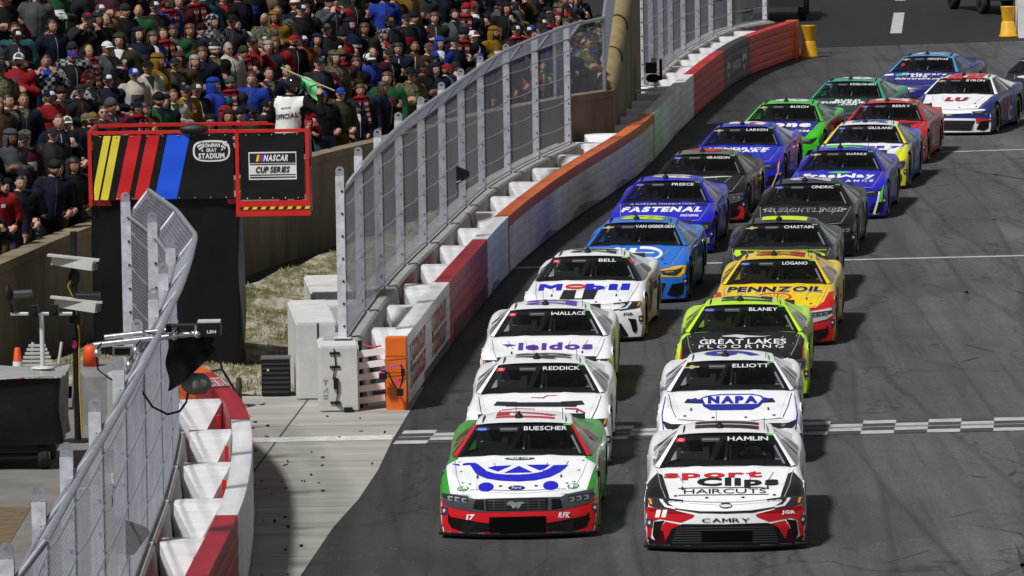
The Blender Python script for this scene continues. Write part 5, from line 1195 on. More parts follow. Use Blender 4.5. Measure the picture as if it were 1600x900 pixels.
       ('lamp_surround', 'M', [(-.94, .66), (-.80, .64), (-.52, .575), (-.48, .50), (-.58, .45), (-.86, .45), (-.94, .54)], (.75, .42, .01), 'F', 0), ('side_print', 'P', [(1.5, .15), (1.9, .15), (2.3, .6), (2.1, .6)], (.25, .65, .05), 'S', 1), ('side_print', 'R', (3.1, .62, .5, .2, .04, 20, 0, 200), W_, 'S', 1)]),
 dict(pos=(4.61, 108.86, 4.6), make='chevy', name='CHASTAIN', nw=.50, num='1', numc=(.55, .75, .01), numo=(.02, .10, .5), main=(.045, .047, .052), met=.5, rear=(.02, .02, .022),
  label='dark metallic grey race car with neon yellow tracer lines', short='dark grey car with neon tracers',
  dec=[('hood_print', 'P', [(-.78, .965), (-.3, .95), (.3, .95), (.78, .955), (.78, .945), (.3, .94), (-.3, .94), (-.70, .95), (-.66, .87), (-.74, .83), (-.80, .88)], (.5, .75, .01), 'F', 1), ('hood_print', 'P', [(.55, .93), (.75, .88), (.78, .80), (.72, .84), (.68, .88)], (.5, .75, .01), 'F', 1), ('hood_lettering', 'T', ('BUSCH LIGHT', 0, .90, .9, .06, .04), (.5, .75, .01), 'F', 1),
       ('side_print', 'P', [(1.5, .75), (2.3, .7), (3.2, .3), (2.9, .3), (2.2, .6), (1.5, .68)], (.5, .75, .01), 'S', 1), ('side_print', 'P', [(2.6, .8), (2.8, .8), (2.5, .2), (2.3, .2)], (.5, .75, .01), 'S', 1), ('side_print', 'P', [(3.2, .80), (3.9, .85), (3.9, .6), (3.3, .55)], (.4, .4, .42), 'S', 1)]),
 dict(pos=(2.88, 118.59, 6.0), make='ford', name='PREECE', nw=.40, num='60', numc=(.62, .62, .64), numo=(.02, .02, .02), main=ROY, gs=(.02, .02, .025),
  label='royal blue race car with bold white slanted hood lettering', short='royal blue car with white hood lettering',
  dec=[('cowl_band', 'P', [(-.74, 1.0), (.74, 1.0), (.80, .945), (-.80, .945)], (.02, .02, .025), 'F', 1), ('hood_lettering', 'T', ('A GARNER FOUNDATION', -.05, .975, 1.2, .028, .02), (.6, .6, .6), 'F', 2), ('hood_lettering', 'T', ('FASTENAL', -.02, .865, 1.50, .11, .06, .28), W_, 'F', 1), ('hood_lettering', 'T', ('FASTENAL', .52, .735, .34, .05, .04, .2), W_, 'F', 1), ('side_print', 'P', [(3.2, .85), (3.9, .88), (3.8, .55), (3.3, .5)], (.6, .6, .62), 'S', 1), ('side_lettering', 'T', ('A', 3.55, .70, .3, .22, .04), BLU, 'S', 2), ('nose_sticker', 'P', [(.78, .30), (.90, .32), (.90, .22), (.80, .20)], (.6, .4, .02), 'F', 2)]),
 dict(pos=(5.43, 117.44, 6.2), make='ford', name='CINDRIC', nw=.40, num='2', numc=(.45, .45, .47), numo=(.1, .1, .1), main=(.010, .011, .013), roof=(.012, .02, .04), gs=(.02, .02, .025),
  label='black race car with outlined silver script across the hood', short='black car with silver hood script',
  dec=[('hood_lettering', 'T', ('FREIGHTLINER', 0, .915, 1.45, .085, .05, .2), (.5, .52, .54), 'F', 1), ('hood_lettering', 'T', ('FREIGHTLINER', .0, .915, 1.42, .072, .01, .2), (.02, .02, .022), 'F', 2), ('hood_print', 'M', [(-.78, .93), (-.62, .965), (-.62, .955), (-.74, .93), (-.62, .89), (-.62, .88)], (.5, .52, .54), 'F', 1), ('side_print', 'P', [(3.1, .82), (3.9, .86), (3.8, .6), (3.3, .55)], (.4, .4, .42), 'S', 1), ('side_print', 'P', [(1.6, .16), (3.2, .16), (3.2, .30), (1.6, .3)], (.05, .12, .35), 'S', 1)]),
 dict(pos=(3.75, 125.18, 7.4), make='ford', name='GRAGSON', nw=.44, num='4', numc=(.5, .03, .02), numo=(.1, .1, .1), main=(.014, .014, .015), roof=(.13, .12, .085), gs=(.08, .08, .085),
  label='black race car with an olive camouflage roof and a red lower corner', short='black car with the olive camouflage roof',
  dec=[('hood_print', 'P', [(-.6, .97), (-.1, .95), (.5, .975), (.65, .965), (.1, .93), (-.2, .925), (-.6, .955)], (.6, .6, .6), 'F', 1), ('roof_print', 'P', ell(.1, 2.5, .2, .14), (.06, .055, .04), 'T', 0), ('corner_paint', 'P', [(.97, .36), (.84, .34), (.80, .20), (.45, .15), (.45, .08), (.93, .08)], (.62, .02, .015), 'F', 1), ('side_print', 'P', [(1.6, .3), (2.1, .3), (2.1, .75), (1.7, .75)], (.35, .03, .02), 'S', 1), ('side_print', 'P', [(3.0, .85), (3.9, .88), (3.9, .4), (3.2, .4)], (.12, .11, .08), 'S', 1)]),
 dict(pos=(6.5, 125.6, 7.2), make='chevy', name='SU\u00c1REZ', nw=.40, num='99', numc=(.10, .62, .05), numo=(.7, .7, .7), main=(.02, .02, .45), 
  label='violet-blue race car with white rounded hood lettering and green accents', short='violet-blue car with green accents',
  dec=[('hood_lettering', 'T', ('FreeWay', 0, .885, 1.40, .12, .05), W_, 'F', 1), ('hood_lettering', 'T', ('I N S U R A N C E', .1, .78, 1.2, .05, .04), W_, 'F', 1), ('hood_print', 'P', ell(.0, .975, .24, .022), (.10, .5, .05), 'F', 1), ('corner_paint', 'P', [(.92, .70), (.86, .55), (.84, .40), (.76, .10), (.84, .12), (.90, .38)], (.10, .55, .05), 'F', 1), ('corner_paint', 'P', [(.86, .55), (.83, .55), (.80, .38), (.72, .12), (.76, .10), (.84, .40)], W_, 'F', 2), ('side_print', 'P', [(2.6, .62), (3.3, .70), (3.9, .55), (3.3, .58)], (.10, .5, .05), 'S', 1)]),
 dict(pos=(4.81, 132.8, 8.2), make='chevy', name='LARSON', nw=.44, num='5', numc=(.65, .65, .68), numo=(.5, .02, .03), main=(.015, .025, .48), rear=(.45, .45, .5),
  label='blue race car with white hood script, red streaks and a white rear quarter', short='blue car with the white rear quarter',
  dec=[('hood_lettering', 'T', ('HENDRICK', .0, .94, 1.3, .055, .05, .1), W_, 'F', 1), ('hood_lettering', 'T', ('CARS', .22, .885, .7, .06, .05, .1), W_, 'F', 1), ('corner_paint', 'P', [(.92, .78), (.88, .60), (.87, .42), (.72, .10), (.80, .10), (.92, .42)], (.55, .02, .03), 'F', 1), ('corner_paint', 'P', [(.91, .66), (.89, .55), (.885, .42), (.75, .10), (.78, .10), (.905, .42)], (.6, .6, .62), 'F', 2), ('side_print', 'P', [(2.5, .82), (3.0, .86), (4.7, .88), (4.7, .3), (3.0, .3), (2.3, .6)], (.55, .55, .58), 'S', 0), ('side_print', 'P', ell(3.1, .80, .22, .07), (.5, .02, .02), 'S', 1), ('side_lettering', 'T', ('Cars', 3.9, .62, .8, .25, .05), BLU, 'S', 1)]),
 dict(pos=(7.38, 132.79, 8.2), make='ford', name='GILLILAND', nw=.50, num='38', numc=(.02, .06, .3), numo=(.6, .6, .6), main=(.02, .08, .48), hood=W_, roof=W_, pillar=(.72, .68, .01), nose=(.72, .68, .01),
  label='white-roofed race car with yellow corners and blue sides', short='white-roofed car with yellow corners',
  dec=[('hood_lettering', 'T', ('BEE 7', .30, .93, .9, .06, .05, .1), BLU, 'F', 1), ('hood_lettering', 'T', ('OS', .10, .86, .5, .06, .05, .1), BLU, 'F', 1), ('corner_paint', 'M', [(-.98, .98), (-.86, 1.0), (-.72, .86), (-.66, .70), (-.66, .58), (-.9, .5), (-.98, .4)], (.72, .68, .01), 'F', 0), ('side_print', 'P', [(1.45, .1), (1.9, .1), (2.0, .82), (1.45, .8)], (.72, .68, .01), 'S', 0), ('side_print', 'P', [(3.3, .84), (3.9, .88), (3.9, .6), (3.2, .6)], (.45, .45, .5), 'S', 1), ('side_print', 'P', [(2.3, .2), (3.2, .2), (3.2, .4), (2.3, .4)], (.03, .2, .62), 'S', 1)]),
 dict(pos=(6.0, 139.83, 10.5), make='chevy', name='BUSCH', nw=.38, num='8', numc=(.60, .60, .62), numo=(.02, .1, .3), main=(.05, .52, .02), hood=(.015, .02, .22), rear=(.02, .02, .16),
  label='bright green race car with a dark blue hood and white lettering', short='bright green car with the blue hood',
  dec=[('hood_lettering', 'T', ('zone', .05, .925, 1.2, .10, .07), W_, 'F', 1), ('hood_lettering', 'T', ('zone', .52, .77, .34, .055, .05), W_, 'F', 1), ('side_print', 'P', [(2.1, .80), (3.0, .84), (4.7, .9), (4.7, .3), (2.8, .3)], (.02, .02, .15), 'S', 0), ('side_print', 'P', [(3.0, .6), (4.4, .86), (4.5, .82), (3.0, .55)], (.02, .3, .25), 'S', 1)]),
 dict(pos=(8.23, 139.53, 9.2), make='ford', name='BERRY', nw=.38, num='21', numc=(.65, .62, .62), numo=(.45, .02, .02), main=(.52, .012, .016), 
  label='red race car with white roof number and red sides', short='red car',
  dec=[('hood_print', 'P', [(.1, .96), (.5, .97), (.75, .98), (.3, .84), (.1, .86)], (.03, .02, .02), 'F', 1), ('hood_lettering', 'T', ('21', -.1, .93, .4, .07, .05), (.6, .6, .6), 'F', 1), ('side_print', 'P', [(2.0, .2), (3.0, .2), (3.1, .22), (3.1, .62), (2.1, .62), (2.1, .58), (3.06, .58), (3.06, .25), (2.0, .24)], (.6, .45, .45), 'S', 1), ('side_lettering', 'T', ('Mot', 3.6, .72, .5, .16, .04), (.6, .5, .5), 'S', 1)]),
 dict(pos=(7.8, 147.31, 12.0), make='ford', name='KESELOWSKI', nw=.58, num='6', numc=(.6, .6, .6), numo=(.02, .02, .02), main=(.02, .33, .19), hood=(.012, .05, .04), nose=(.012, .02, .02), rear=(.35, .36, .36),
  label='teal race car with a dark green hood lettered in white capitals', short='teal car',
  dec=[('hood_lettering', 'T', ('BUILD', .05, .955, .6, .05, .05), W_, 'F', 1), ('hood_lettering', 'T', ('SUBMARINES', .1, .90, 1.3, .055, .05), W_, 'F', 1), ('hood_lettering', 'T', ('.COM', .1, .845, .42, .05, .05), W_, 'F', 1)]),
 dict(pos=(10.44, 148.05, 14.5), make='chevy', name='BYRON', nw=.42, num='24', numc=(.50, .02, .03), numo=(.6, .6, .6), main=W_, side=(.015, .03, .17), rear=W_, doorc=(.5, .03, .04),
  label='white-hooded race car with red roof stripes and navy sides', short='white car with red roof stripes',
  dec=[('hood_lettering', 'T', ('LU', .02, .88, .5, .11, .06, .2), (.012, .02, .12), 'F', 1), ('hood_lettering', 'T', ('LU', .0, .885, .48, .10, .05, .2), (.45, .02, .03), 'F', 2), ('roof_stripe', 'P', [(-.42, 2.16), (-.04, 2.12), (-.04, 3.2), (-.40, 3.2)], (.50, .02, .02), 'T', 0), ('roof_stripe', 'P', [(.04, 2.12), (.42, 2.16), (.40, 3.2), (.04, 3.2)], (.50, .02, .02), 'T', 0),
       ('nose_paint', 'P', [(-.93, .50), (.93, .50), (.93, .40), (-.93, .40)], (.015, .03, .17), 'F', 0), ('nose_paint', 'M', [(-.93, .40), (-.62, .40), (-.64, .28), (-.93, .34)], (.5, .02, .03), 'F', 1), ('fender_paint', 'P', [(.86, .95), (.97, .95), (.98, .5), (.86, .5), (.82, .62)], (.015, .03, .17), 'F', 1), ('side_lettering', 'T', ('C', 2.75, .34, .5, .34, .05), (.6, .6, .65), 'S', 1), ('side_lettering', 'T', ('AXALTA', 3.6, .68, 1.3, .24, .05), (.3, .36, .6), 'S', 1)]),
 dict(pos=(10.15, 156.69, 15.0), make='chevy', name='HOCEVAR', nw=.50, num='77', numc=(.6, .6, .62), numo=(.02, .05, .2), main=(.07, .27, .66), hood=(.015, .02, .17), nose=(.015, .02, .17), side=(.02, .03, .20), rear=(.02, .03, .20), split=(.6, .02, .02),
  label='light blue roofed race car with a navy hood lettered in white', short='light blue car with the navy hood',
  dec=[('hood_lettering', 'T', ('Delaware', .1, .955, 1.1, .06, .04), W_, 'F', 1), ('hood_lettering', 'T', ('Life', .0, .90, .4, .07, .04), W_, 'F', 1), ('hood_lettering', 'T', ('delawarelife.com', .05, .82, 1.2, .055, .04), W_, 'F', 1), ('hood_print', 'P', ell(-.5, .94, .13, .04), (.02, .4, .3), 'F', 1), ('hood_print', 'P', [(-.95, .95), (-.7, .97), (-.66, .92), (-.9, .90)], W_, 'F', 1), ('nose_lip', 'P', [(-.9, .16), (.9, .16), (.9, .06), (-.9, .06)], (.6, .02, .02), 'F', 2), ('window_print', 'T', ('9', -.55, 1.21, .10, .09, .05), (.5, .02, .03), 'F', 2), ('side_lettering', 'T', ('delaware', 3.3, .72, 1.2, .2, .05), (.5, .5, .55), 'S', 1)]),
 dict(pos=(12.95, 155.6, 18.0), make='chevy', name='', nw=.36, main=(.012, .012, .014), side=(.05, .01, .08),
  label='black race car with violet sides and a white hood patch, cut off by the frame', short='black car with violet sides',
  dec=[('hood_print', 'P', ell(-.1, .90, .4, .05), (.6, .6, .6), 'F', 1)]),
]
for L in CARS: make_car(L)
# ================================================================== PEOPLE
def head_into(me_v, me_f, me_m, me_s, c, rot=None, skin=1, hair=3, beard=4, eye=5):
    """head with brow, nose, chin, eye sockets and ears, facing -Y, centred at c"""
    c = Vector(c); nu, nv = 24, 18; base = len(me_v); rot = rot or Matrix.Identity(3)
    def pt(u, v):
        th = 2 * math.pi * u; ph = math.pi * v      # th=0 -> front (-Y)
        d = Vector((math.sin(th) * math.sin(ph), -math.cos(th) * math.sin(ph), -math.cos(ph)))
        f = max(0.0, -d.y)
        x, y, z = d.x * .078, d.y * .096, d.z * .122
        if z < 0: x *= 1 - .30 * (-d.z) ** 1.3 * (0.4 + .6 * f); y *= 1 - .16 * (-d.z) * (d.y > 0); y -= .012 * f * (-d.z)
        ax = abs(x)
        y -= .026 * math.exp(-(x / .013) ** 2 - ((z + .012) / .022) ** 2) * (f > .5)          # nose
        y += .011 * math.exp(-((ax - .032) / .014) ** 2 - ((z - .016) / .012) ** 2) * (f > .4)  # eye sockets
        y -= .006 * math.exp(-((z - .036) / .010) ** 2) * (f > .5)                              # brow
        y -= .005 * math.exp(-(x / .022) ** 2 - ((z + .052) / .009) ** 2) * (f > .5)            # lips
        y -= .010 * math.exp(-(x / .022) ** 2 - ((z + .095) / .018) ** 2) * (f > .3)            # chin
        return Vector((x, y, z))
    P = [[pt(i / nu, j / nv) for j in range(nv + 1)] for i in range(nu)]
    for i in range(nu):
        for j in range(nv + 1): me_v.append(tuple(c + rot @ (P[i][j] * 1.06)))
    for i in range(nu):
        for j in range(nv):
            a, b = base + i * (nv + 1) + j, base + ((i + 1) % nu) * (nv + 1) + j
            m = (P[i][j] + P[(i + 1) % nu][j + 1]) / 2; mi = skin
            if m.z > .062 or (m.y > .005 and m.z > -.05) or (m.y > -.03 and m.z > .03): mi = hair
            elif m.y < .01 and m.z < -.035 and not (abs(m.x) < .02 and -.06 < m.z < -.047): mi = beard
            elif m.y < -.06 and abs(m.z - .016) < .008 and abs(abs(m.x) - .031) < .009: mi = eye
            me_f.append((a, b, b + 1, a + 1)); me_m.append(mi); me_s.append(True)
    for sx in (-1, 1):
        mb = MB().sphere((sx * .080, .004, -.004), .026, 8, 6, skin, (.35, .75, 1.15)); b = len(me_v)
        me_v += [tuple(c + rot @ (Vector(p) * 1.06)) for p in mb.v]; me_f += [tuple(b + i for i in f) for f in mb.f]; me_m += mb.m; me_s += mb.sm
def person_mesh(arms, voxel=.026, lean=(0, 0), headrot=None, legs=True, fat=1.0, hs=1.15):
    mb = MB(); lx, ly = lean
    L = lambda x, y, z: Vector((x + lx * max(0, z - .9), y + ly * max(0, z - .9), z))
    capsule(mb, [L(0, 0, .93), L(0, -.01, 1.10), L(0, -.005, 1.27), L(0, .01, 1.38)], [.195 * fat, .195 * fat, .205 * fat, .165], 14)
    for s in (-1, 1):
        capsule(mb, [L(0, .005, 1.30), L(s * .12, .005, 1.33), L(s * .205, .005, 1.385)], [.175, .15, .110], 12)
        capsule(mb, [L(s * .08, 0, .93), L(s * .105, -.01, .52), L(s * .11, .02, .10)], [.12 * fat, .085, .065], 10)
        capsule(mb, [Vector((s * .11, .03, .055)), Vector((s * .12, -.13, .045))], [.05, .042], 8)
    capsule(mb, [L(0, .012, 1.36), L(0, -.005, 1.505)], [.115, .075], 10)
    hands = []
    for (sh, el, wr, hd, up, cu) in arms:
        el, wr = L(*el), L(*wr); sh = L(*sh)
        capsule(mb, [sh, el, wr], [.100, .082, .060], 10); hand(mb, wr, hd, up, hs, cu); hands.append(wr + Vector(hd).normalized() * .07)
    me = remeshed(mb, voxel, 'person')
    V = [tuple(v.co) for v in me.vertices]; F = [tuple(p.vertices) for p in me.polygons]; M = []; S = [True] * len(F)
    for p in me.polygons:
        c = p.center; mi = 0
        if c.z < .10: mi = 6
        elif c.z < .90: mi = 2
        if c.z > 1.515 and abs(c.x - lx * .6) < .12 and abs(c.y - ly * .6) < .15: mi = 1
        for h in hands:
            if (c - h).length < .092: mi = 1
        M.append(mi)
    bpy.data.meshes.remove(me)
    hc = L(0, -.022, 1.635); head_into(V, F, M, S, hc, headrot)
    out = bpy.data.meshes.new('person'); out.from_pydata(V, [], F); out.polygons.foreach_set('material_index', M); out.polygons.foreach_set('use_smooth', S); out.update()
    return out, hc
A_ = lambda s, el, wr, hd, up, cu=.5: ((s * .225, .005, 1.375), el, wr, hd, up, cu)
POSES = [
 [A_(s, (s * .32, .04, 1.12), (s * .26, -.13, .98), (-s * .5, -.5, -.5), (s, -.3, .3)) for s in (-1, 1)],                     # hands at the pockets
 [A_(s, (s * .32, .03, 1.11), (s * .31, -.05, .86), (0, -.15, -1), (s, 0, 0)) for s in (-1, 1)],                               # arms down
 [A_(s, (s * .32, -.06, 1.13), (-s * .02, -.28, 1.16 + s * .03), (-s, -.05, .1), (0, -1, .2)) for s in (-1, 1)],              # arms folded
 [A_(-1, (-.32, .03, 1.11), (-.31, -.05, .86), (0, -.15, -1), (-1, 0, 0)), A_(1, (.32, -.08, 1.14), (.17, -.32, 1.28), (-.2, -.2, 1), (.8, -.6, 0), .8)],   # holding something up
 [A_(s, (s * .34, -.12, 1.20), (s * .14, -.26, 1.45), (-s * .35, .1, .9), (s, -.5, .2), .7) for s in (-1, 1)],                # hands to the face
]
PM = []
for i, p in enumerate(POSES):
    for fat in ((1.0, 1.16) if i < 3 else (1.05,)): PM.append(person_mesh(p, fat=fat))
HC = PM[0][1]
FRONT = []
for me, _h in PM:
    bv_ = BVHTree.FromPolygons([v.co for v in me.vertices], [tuple(p.vertices) for p in me.polygons])
    def on(x, z, e=.005):
        h = bv_.ray_cast(Vector((x, -2, z)), Vector((0, 1, 0))); return h[0] + Vector((0, -e, 0)) if h[0] else Vector((x, 0, z))
    def patch(f, nu, nv, nm): return MB().grid(lambda u, v: on(*f(u, v)), nu, nv).mesh(nm)
    FRONT.append(dict(zip=patch(lambda u, v: (-.007 + .014 * u, .93 + .52 * v), 1, 16, 'zip'),
        shirt=patch(lambda u, v: ((u - .5) * (.02 + .15 * v), 1.30 + .20 * v), 4, 8, 'shirt'),
        print=patch(lambda u, v: (-.13 + .26 * u, 1.14 + .15 * v), 8, 6, 'chest_print'),
        badge=patch(lambda u, v: (.07 + .06 * u, 1.28 + .05 * v), 3, 3, 'badge'),
        yoke=patch(lambda u, v: (-.20 + .40 * u, 1.22 + .05 * v), 10, 3, 'chest_band')))
def dome(rx, ry, rz, z0, c=HC, nv=6, nu=20, droop=0.0):
    return lambda u, v: Vector((c.x + rx * math.cos(2 * math.pi * u) * math.cos(v * math.pi / 2), c.y + .008 + ry * math.sin(2 * math.pi * u) * math.cos(v * math.pi / 2), c.z + z0 + rz * math.sin(v * math.pi / 2)))
def brim(c=HC, w=.085, l=.085, z=.045):
    return lambda u, v: Vector((c.x + w * math.sin((u - .5) * math.pi), c.y - .045 - (.055 + l * v) * math.cos((u - .5) * math.pi), c.z + z - .018 * v - .022 * (abs(u - .5) * 2) ** 2))
HW = {}
HW['cap'] = MB().grid(dome(.094, .110, .088, .035), 20, 6, 0, close_u=True).grid(brim(), 10, 3, 0).sphere(HC + Vector((0, .008, .124)), .010, 6, 4).mesh('cap')
HW['cap_panel'] = MB().grid(lambda u, v: (lambda q: Vector((HC.x + (q.x - HC.x) * 1.02, HC.y + (q.y - HC.y) * 1.03, q.z)))(dome(.094, .110, .088, .035)(.66 + .18 * u, .12 + .5 * v)), 5, 4).mesh('cap_panel')
mb = MB().grid(dome(.096, .114, .118, .022), 20, 7, 0, close_u=True)
mb.grid(lambda u, v: Vector((HC.x + (.098 + .006 * math.sin(math.pi * v)) * math.cos(2 * math.pi * u), HC.y + .008 + (.116 + .006 * math.sin(math.pi * v)) * math.sin(2 * math.pi * u), HC.z + .016 + .042 * v)), 20, 3, 1, close_u=True); HW['beanie'] = mb.mesh('beanie')
HW['pompom'] = MB().sphere(HC + Vector((0, .01, .155)), .036, 10, 7).mesh('pompom')
def hoodf(u, v):    # open at the face, falls onto the shoulders
    a = (u - .5) * 2 * R(136 - 16 * v); w = 1 - v
    z = HC.z + .135 - .30 * v; r = .118 * math.sin(min(1, .18 + v * 1.6) * math.pi / 2) * (1 + .06 * math.sin(v * 3)) - .012 * v
    return Vector((HC.x + r * .92 * math.sin(a), HC.y + .022 + r * 1.08 * math.cos(a), z))
HW['hood'] = MB().grid(hoodf, 20, 10).grid(lambda u, v: HC + Vector((.110 * math.cos(2 * math.pi * u) * math.cos(v * math.pi / 2), .022 + .118 * math.sin(2 * math.pi * u) * math.cos(v * math.pi / 2), .075 + .07 * math.sin(v * math.pi / 2))), 18, 4, close_u=True).mesh('hood')
mb = MB()
for s in (-1, 1): mb.lathe([(0, s * .040), (.030, s * .038), (.040, s * .022), (.042, 0)], 14, HC + Vector((s * .080, .004, -.004)), 0, 'X')
mb.tube([HC + Vector((.100 * math.cos(a), .006, .008 + .132 * math.sin(a))) for a in [math.pi * i / 12 for i in range(13)]], .012, 6); HW['headphones'] = mb.mesh('headphones')
def lhair(u, v):
    a = (u - .5) * 2 * R(104); z = HC.z + .09 - .30 * v; r = .086 + .016 * math.sin(v * 3.6) + .008 * math.sin(u * 40) * v
    return Vector((HC.x + r * math.sin(a), HC.y + .012 + r * 1.1 * math.cos(a) - .03 * v * abs(math.sin(a)), z))
HW['long_hair'] = MB().grid(lhair, 24, 8).grid(dome(.094, .108, .072, .06), 18, 5, close_u=True).mesh('long_hair')
mb = MB().tube([HC + Vector((.115 * math.cos(a), .010 + .125 * math.sin(a), -.150 - .02 * math.sin(a))) for a in [2 * math.pi * i / 16 for i in range(17)]], .036, 8, cap=False)
for k in range(9):
    for s in (-1, 1): mb.box(HC + Vector((s * (.065 + .006 * k), -.195 - .012 * math.sin(k), -.20 - .052 * k)), (.075, .035, .053), k % 2)
HW['scarf'] = mb.mesh('scarf')
HW['glasses'] = MB().box(HC + Vector((.034, -.094, .014)), (.044, .008, .028)).box(HC + Vector((-.034, -.094, .014)), (.044, .008, .028)).box(HC + Vector((0, -.097, .020)), (.03, .006, .006)).mesh('sunglasses')
HW['zip'] = MB().box((0, -.215, 1.14), (.012, .03, .40)).mesh('zip')
for _k in HW:
    if _k in ('scarf', 'zip'): continue
    for _v in HW[_k].vertices: _v.co = HC + (_v.co - HC) * 1.06
CLOTH = {}
def cloth(nm, col, plaid=None, camo=False):
    col = tuple(c * .42 for c in col); m = mat('cloth_' + nm.replace(' ', '_'), col, 0.85, 0, 0, 0.35, 7, 0.7, 9, spec=.2)  # every cloth darkened: dim light on the stands is put into the colour
    if camo:
        n, l = nodes_of(m); p = n['Principled BSDF']; tc = n.new('ShaderNodeTexCoord'); t = n.new('ShaderNodeTexNoise'); t.inputs['Scale'].default_value = 14; t.inputs['Detail'].default_value = 3
        cr = n.new('ShaderNodeValToRGB'); cr.color_ramp.interpolation = 'CONSTANT'; e = cr.color_ramp.elements; e[0].color = (.02, .02, .015, 1); e[1].position = .42; e[1].color = (.07, .07, .03, 1)
        e.new(.5).color = (.13, .11, .06, 1); e.new(.58).color = (.03, .04, .015, 1); l.new(tc.outputs['Object'], t.inputs['Vector']); l.new(t.outputs['Fac'], cr.inputs[0]); l.new(cr.outputs[0], p.inputs['Base Color'])
    if plaid:
        n, l = nodes_of(m); p = n['Principled BSDF']; tc = n.new('ShaderNodeTexCoord'); ch = n.new('ShaderNodeTexChecker'); ch.inputs['Scale'].default_value = 14; ch.inputs[1].default_value = (*col, 1); ch.inputs[2].default_value = (*plaid, 1)
        l.new(tc.outputs['Object'], ch.inputs['Vector']); l.new(ch.outputs[0], p.inputs['Base Color'])
    CLOTH[nm] = m; return nm
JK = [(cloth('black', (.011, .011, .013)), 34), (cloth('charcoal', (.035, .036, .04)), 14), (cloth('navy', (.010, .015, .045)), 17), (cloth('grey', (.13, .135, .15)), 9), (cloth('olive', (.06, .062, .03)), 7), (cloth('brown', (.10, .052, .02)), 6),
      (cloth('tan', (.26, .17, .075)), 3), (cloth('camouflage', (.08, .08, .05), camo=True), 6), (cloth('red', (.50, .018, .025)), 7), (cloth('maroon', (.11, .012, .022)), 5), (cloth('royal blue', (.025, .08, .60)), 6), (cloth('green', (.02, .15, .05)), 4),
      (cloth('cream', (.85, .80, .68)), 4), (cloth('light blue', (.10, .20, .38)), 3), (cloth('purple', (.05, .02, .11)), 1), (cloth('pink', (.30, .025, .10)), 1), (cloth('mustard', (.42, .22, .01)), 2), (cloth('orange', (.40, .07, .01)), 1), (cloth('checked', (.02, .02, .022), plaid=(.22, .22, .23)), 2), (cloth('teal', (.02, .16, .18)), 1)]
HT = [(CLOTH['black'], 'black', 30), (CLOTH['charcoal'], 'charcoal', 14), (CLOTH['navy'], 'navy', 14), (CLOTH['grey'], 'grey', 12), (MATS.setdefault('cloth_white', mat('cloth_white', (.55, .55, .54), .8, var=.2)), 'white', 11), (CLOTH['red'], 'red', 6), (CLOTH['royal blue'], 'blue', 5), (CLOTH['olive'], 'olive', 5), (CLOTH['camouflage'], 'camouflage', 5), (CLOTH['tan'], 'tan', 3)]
SKINS = [mat('skin_%d' % i, c, .55, 0, 0, .12, 20, spec=.4) for i, c in enumerate([(.46, .25, .18), (.42, .225, .155), (.50, .29, .215), (.37, .19, .13), (.16, .075, .045), (.28, .14, .085)])]
HAIRS = [mat('hair_%s' % n_, c, .6, 0, 0, .3, 30) for n_, c in (('dark', (.012, .009, .007)), ('brown', (.05, .028, .014)), ('fair', (.30, .19, .08)), ('grey', (.22, .21, .20)), ('auburn', (.09, .035, .015)))]
EYE = mat('eye_dark', (.02, .014, .012), .3); TRS = [mat('denim', (.03, .045, .09), .85, var=.3), CLOTH['black'], CLOTH['charcoal'], CLOTH['tan']]; SHOE = mat('shoe_leather', (.03, .025, .02), .6)
rp = random.Random(21)
SCARF2 = mat('cloth_scarf_pale', (.30, .22, .22), .85, var=.3)
def pick(opts, wi=-1):
    t = sum(o[wi] for o in opts); x = rp.random() * t
    for o in opts:
        x -= o[wi]
        if x < 0: return o
    return opts[-1]
USED = set()
ORD = 'front second third fourth fifth sixth seventh eighth ninth tenth eleventh twelfth thirteenth fourteenth fifteenth sixteenth'.split()
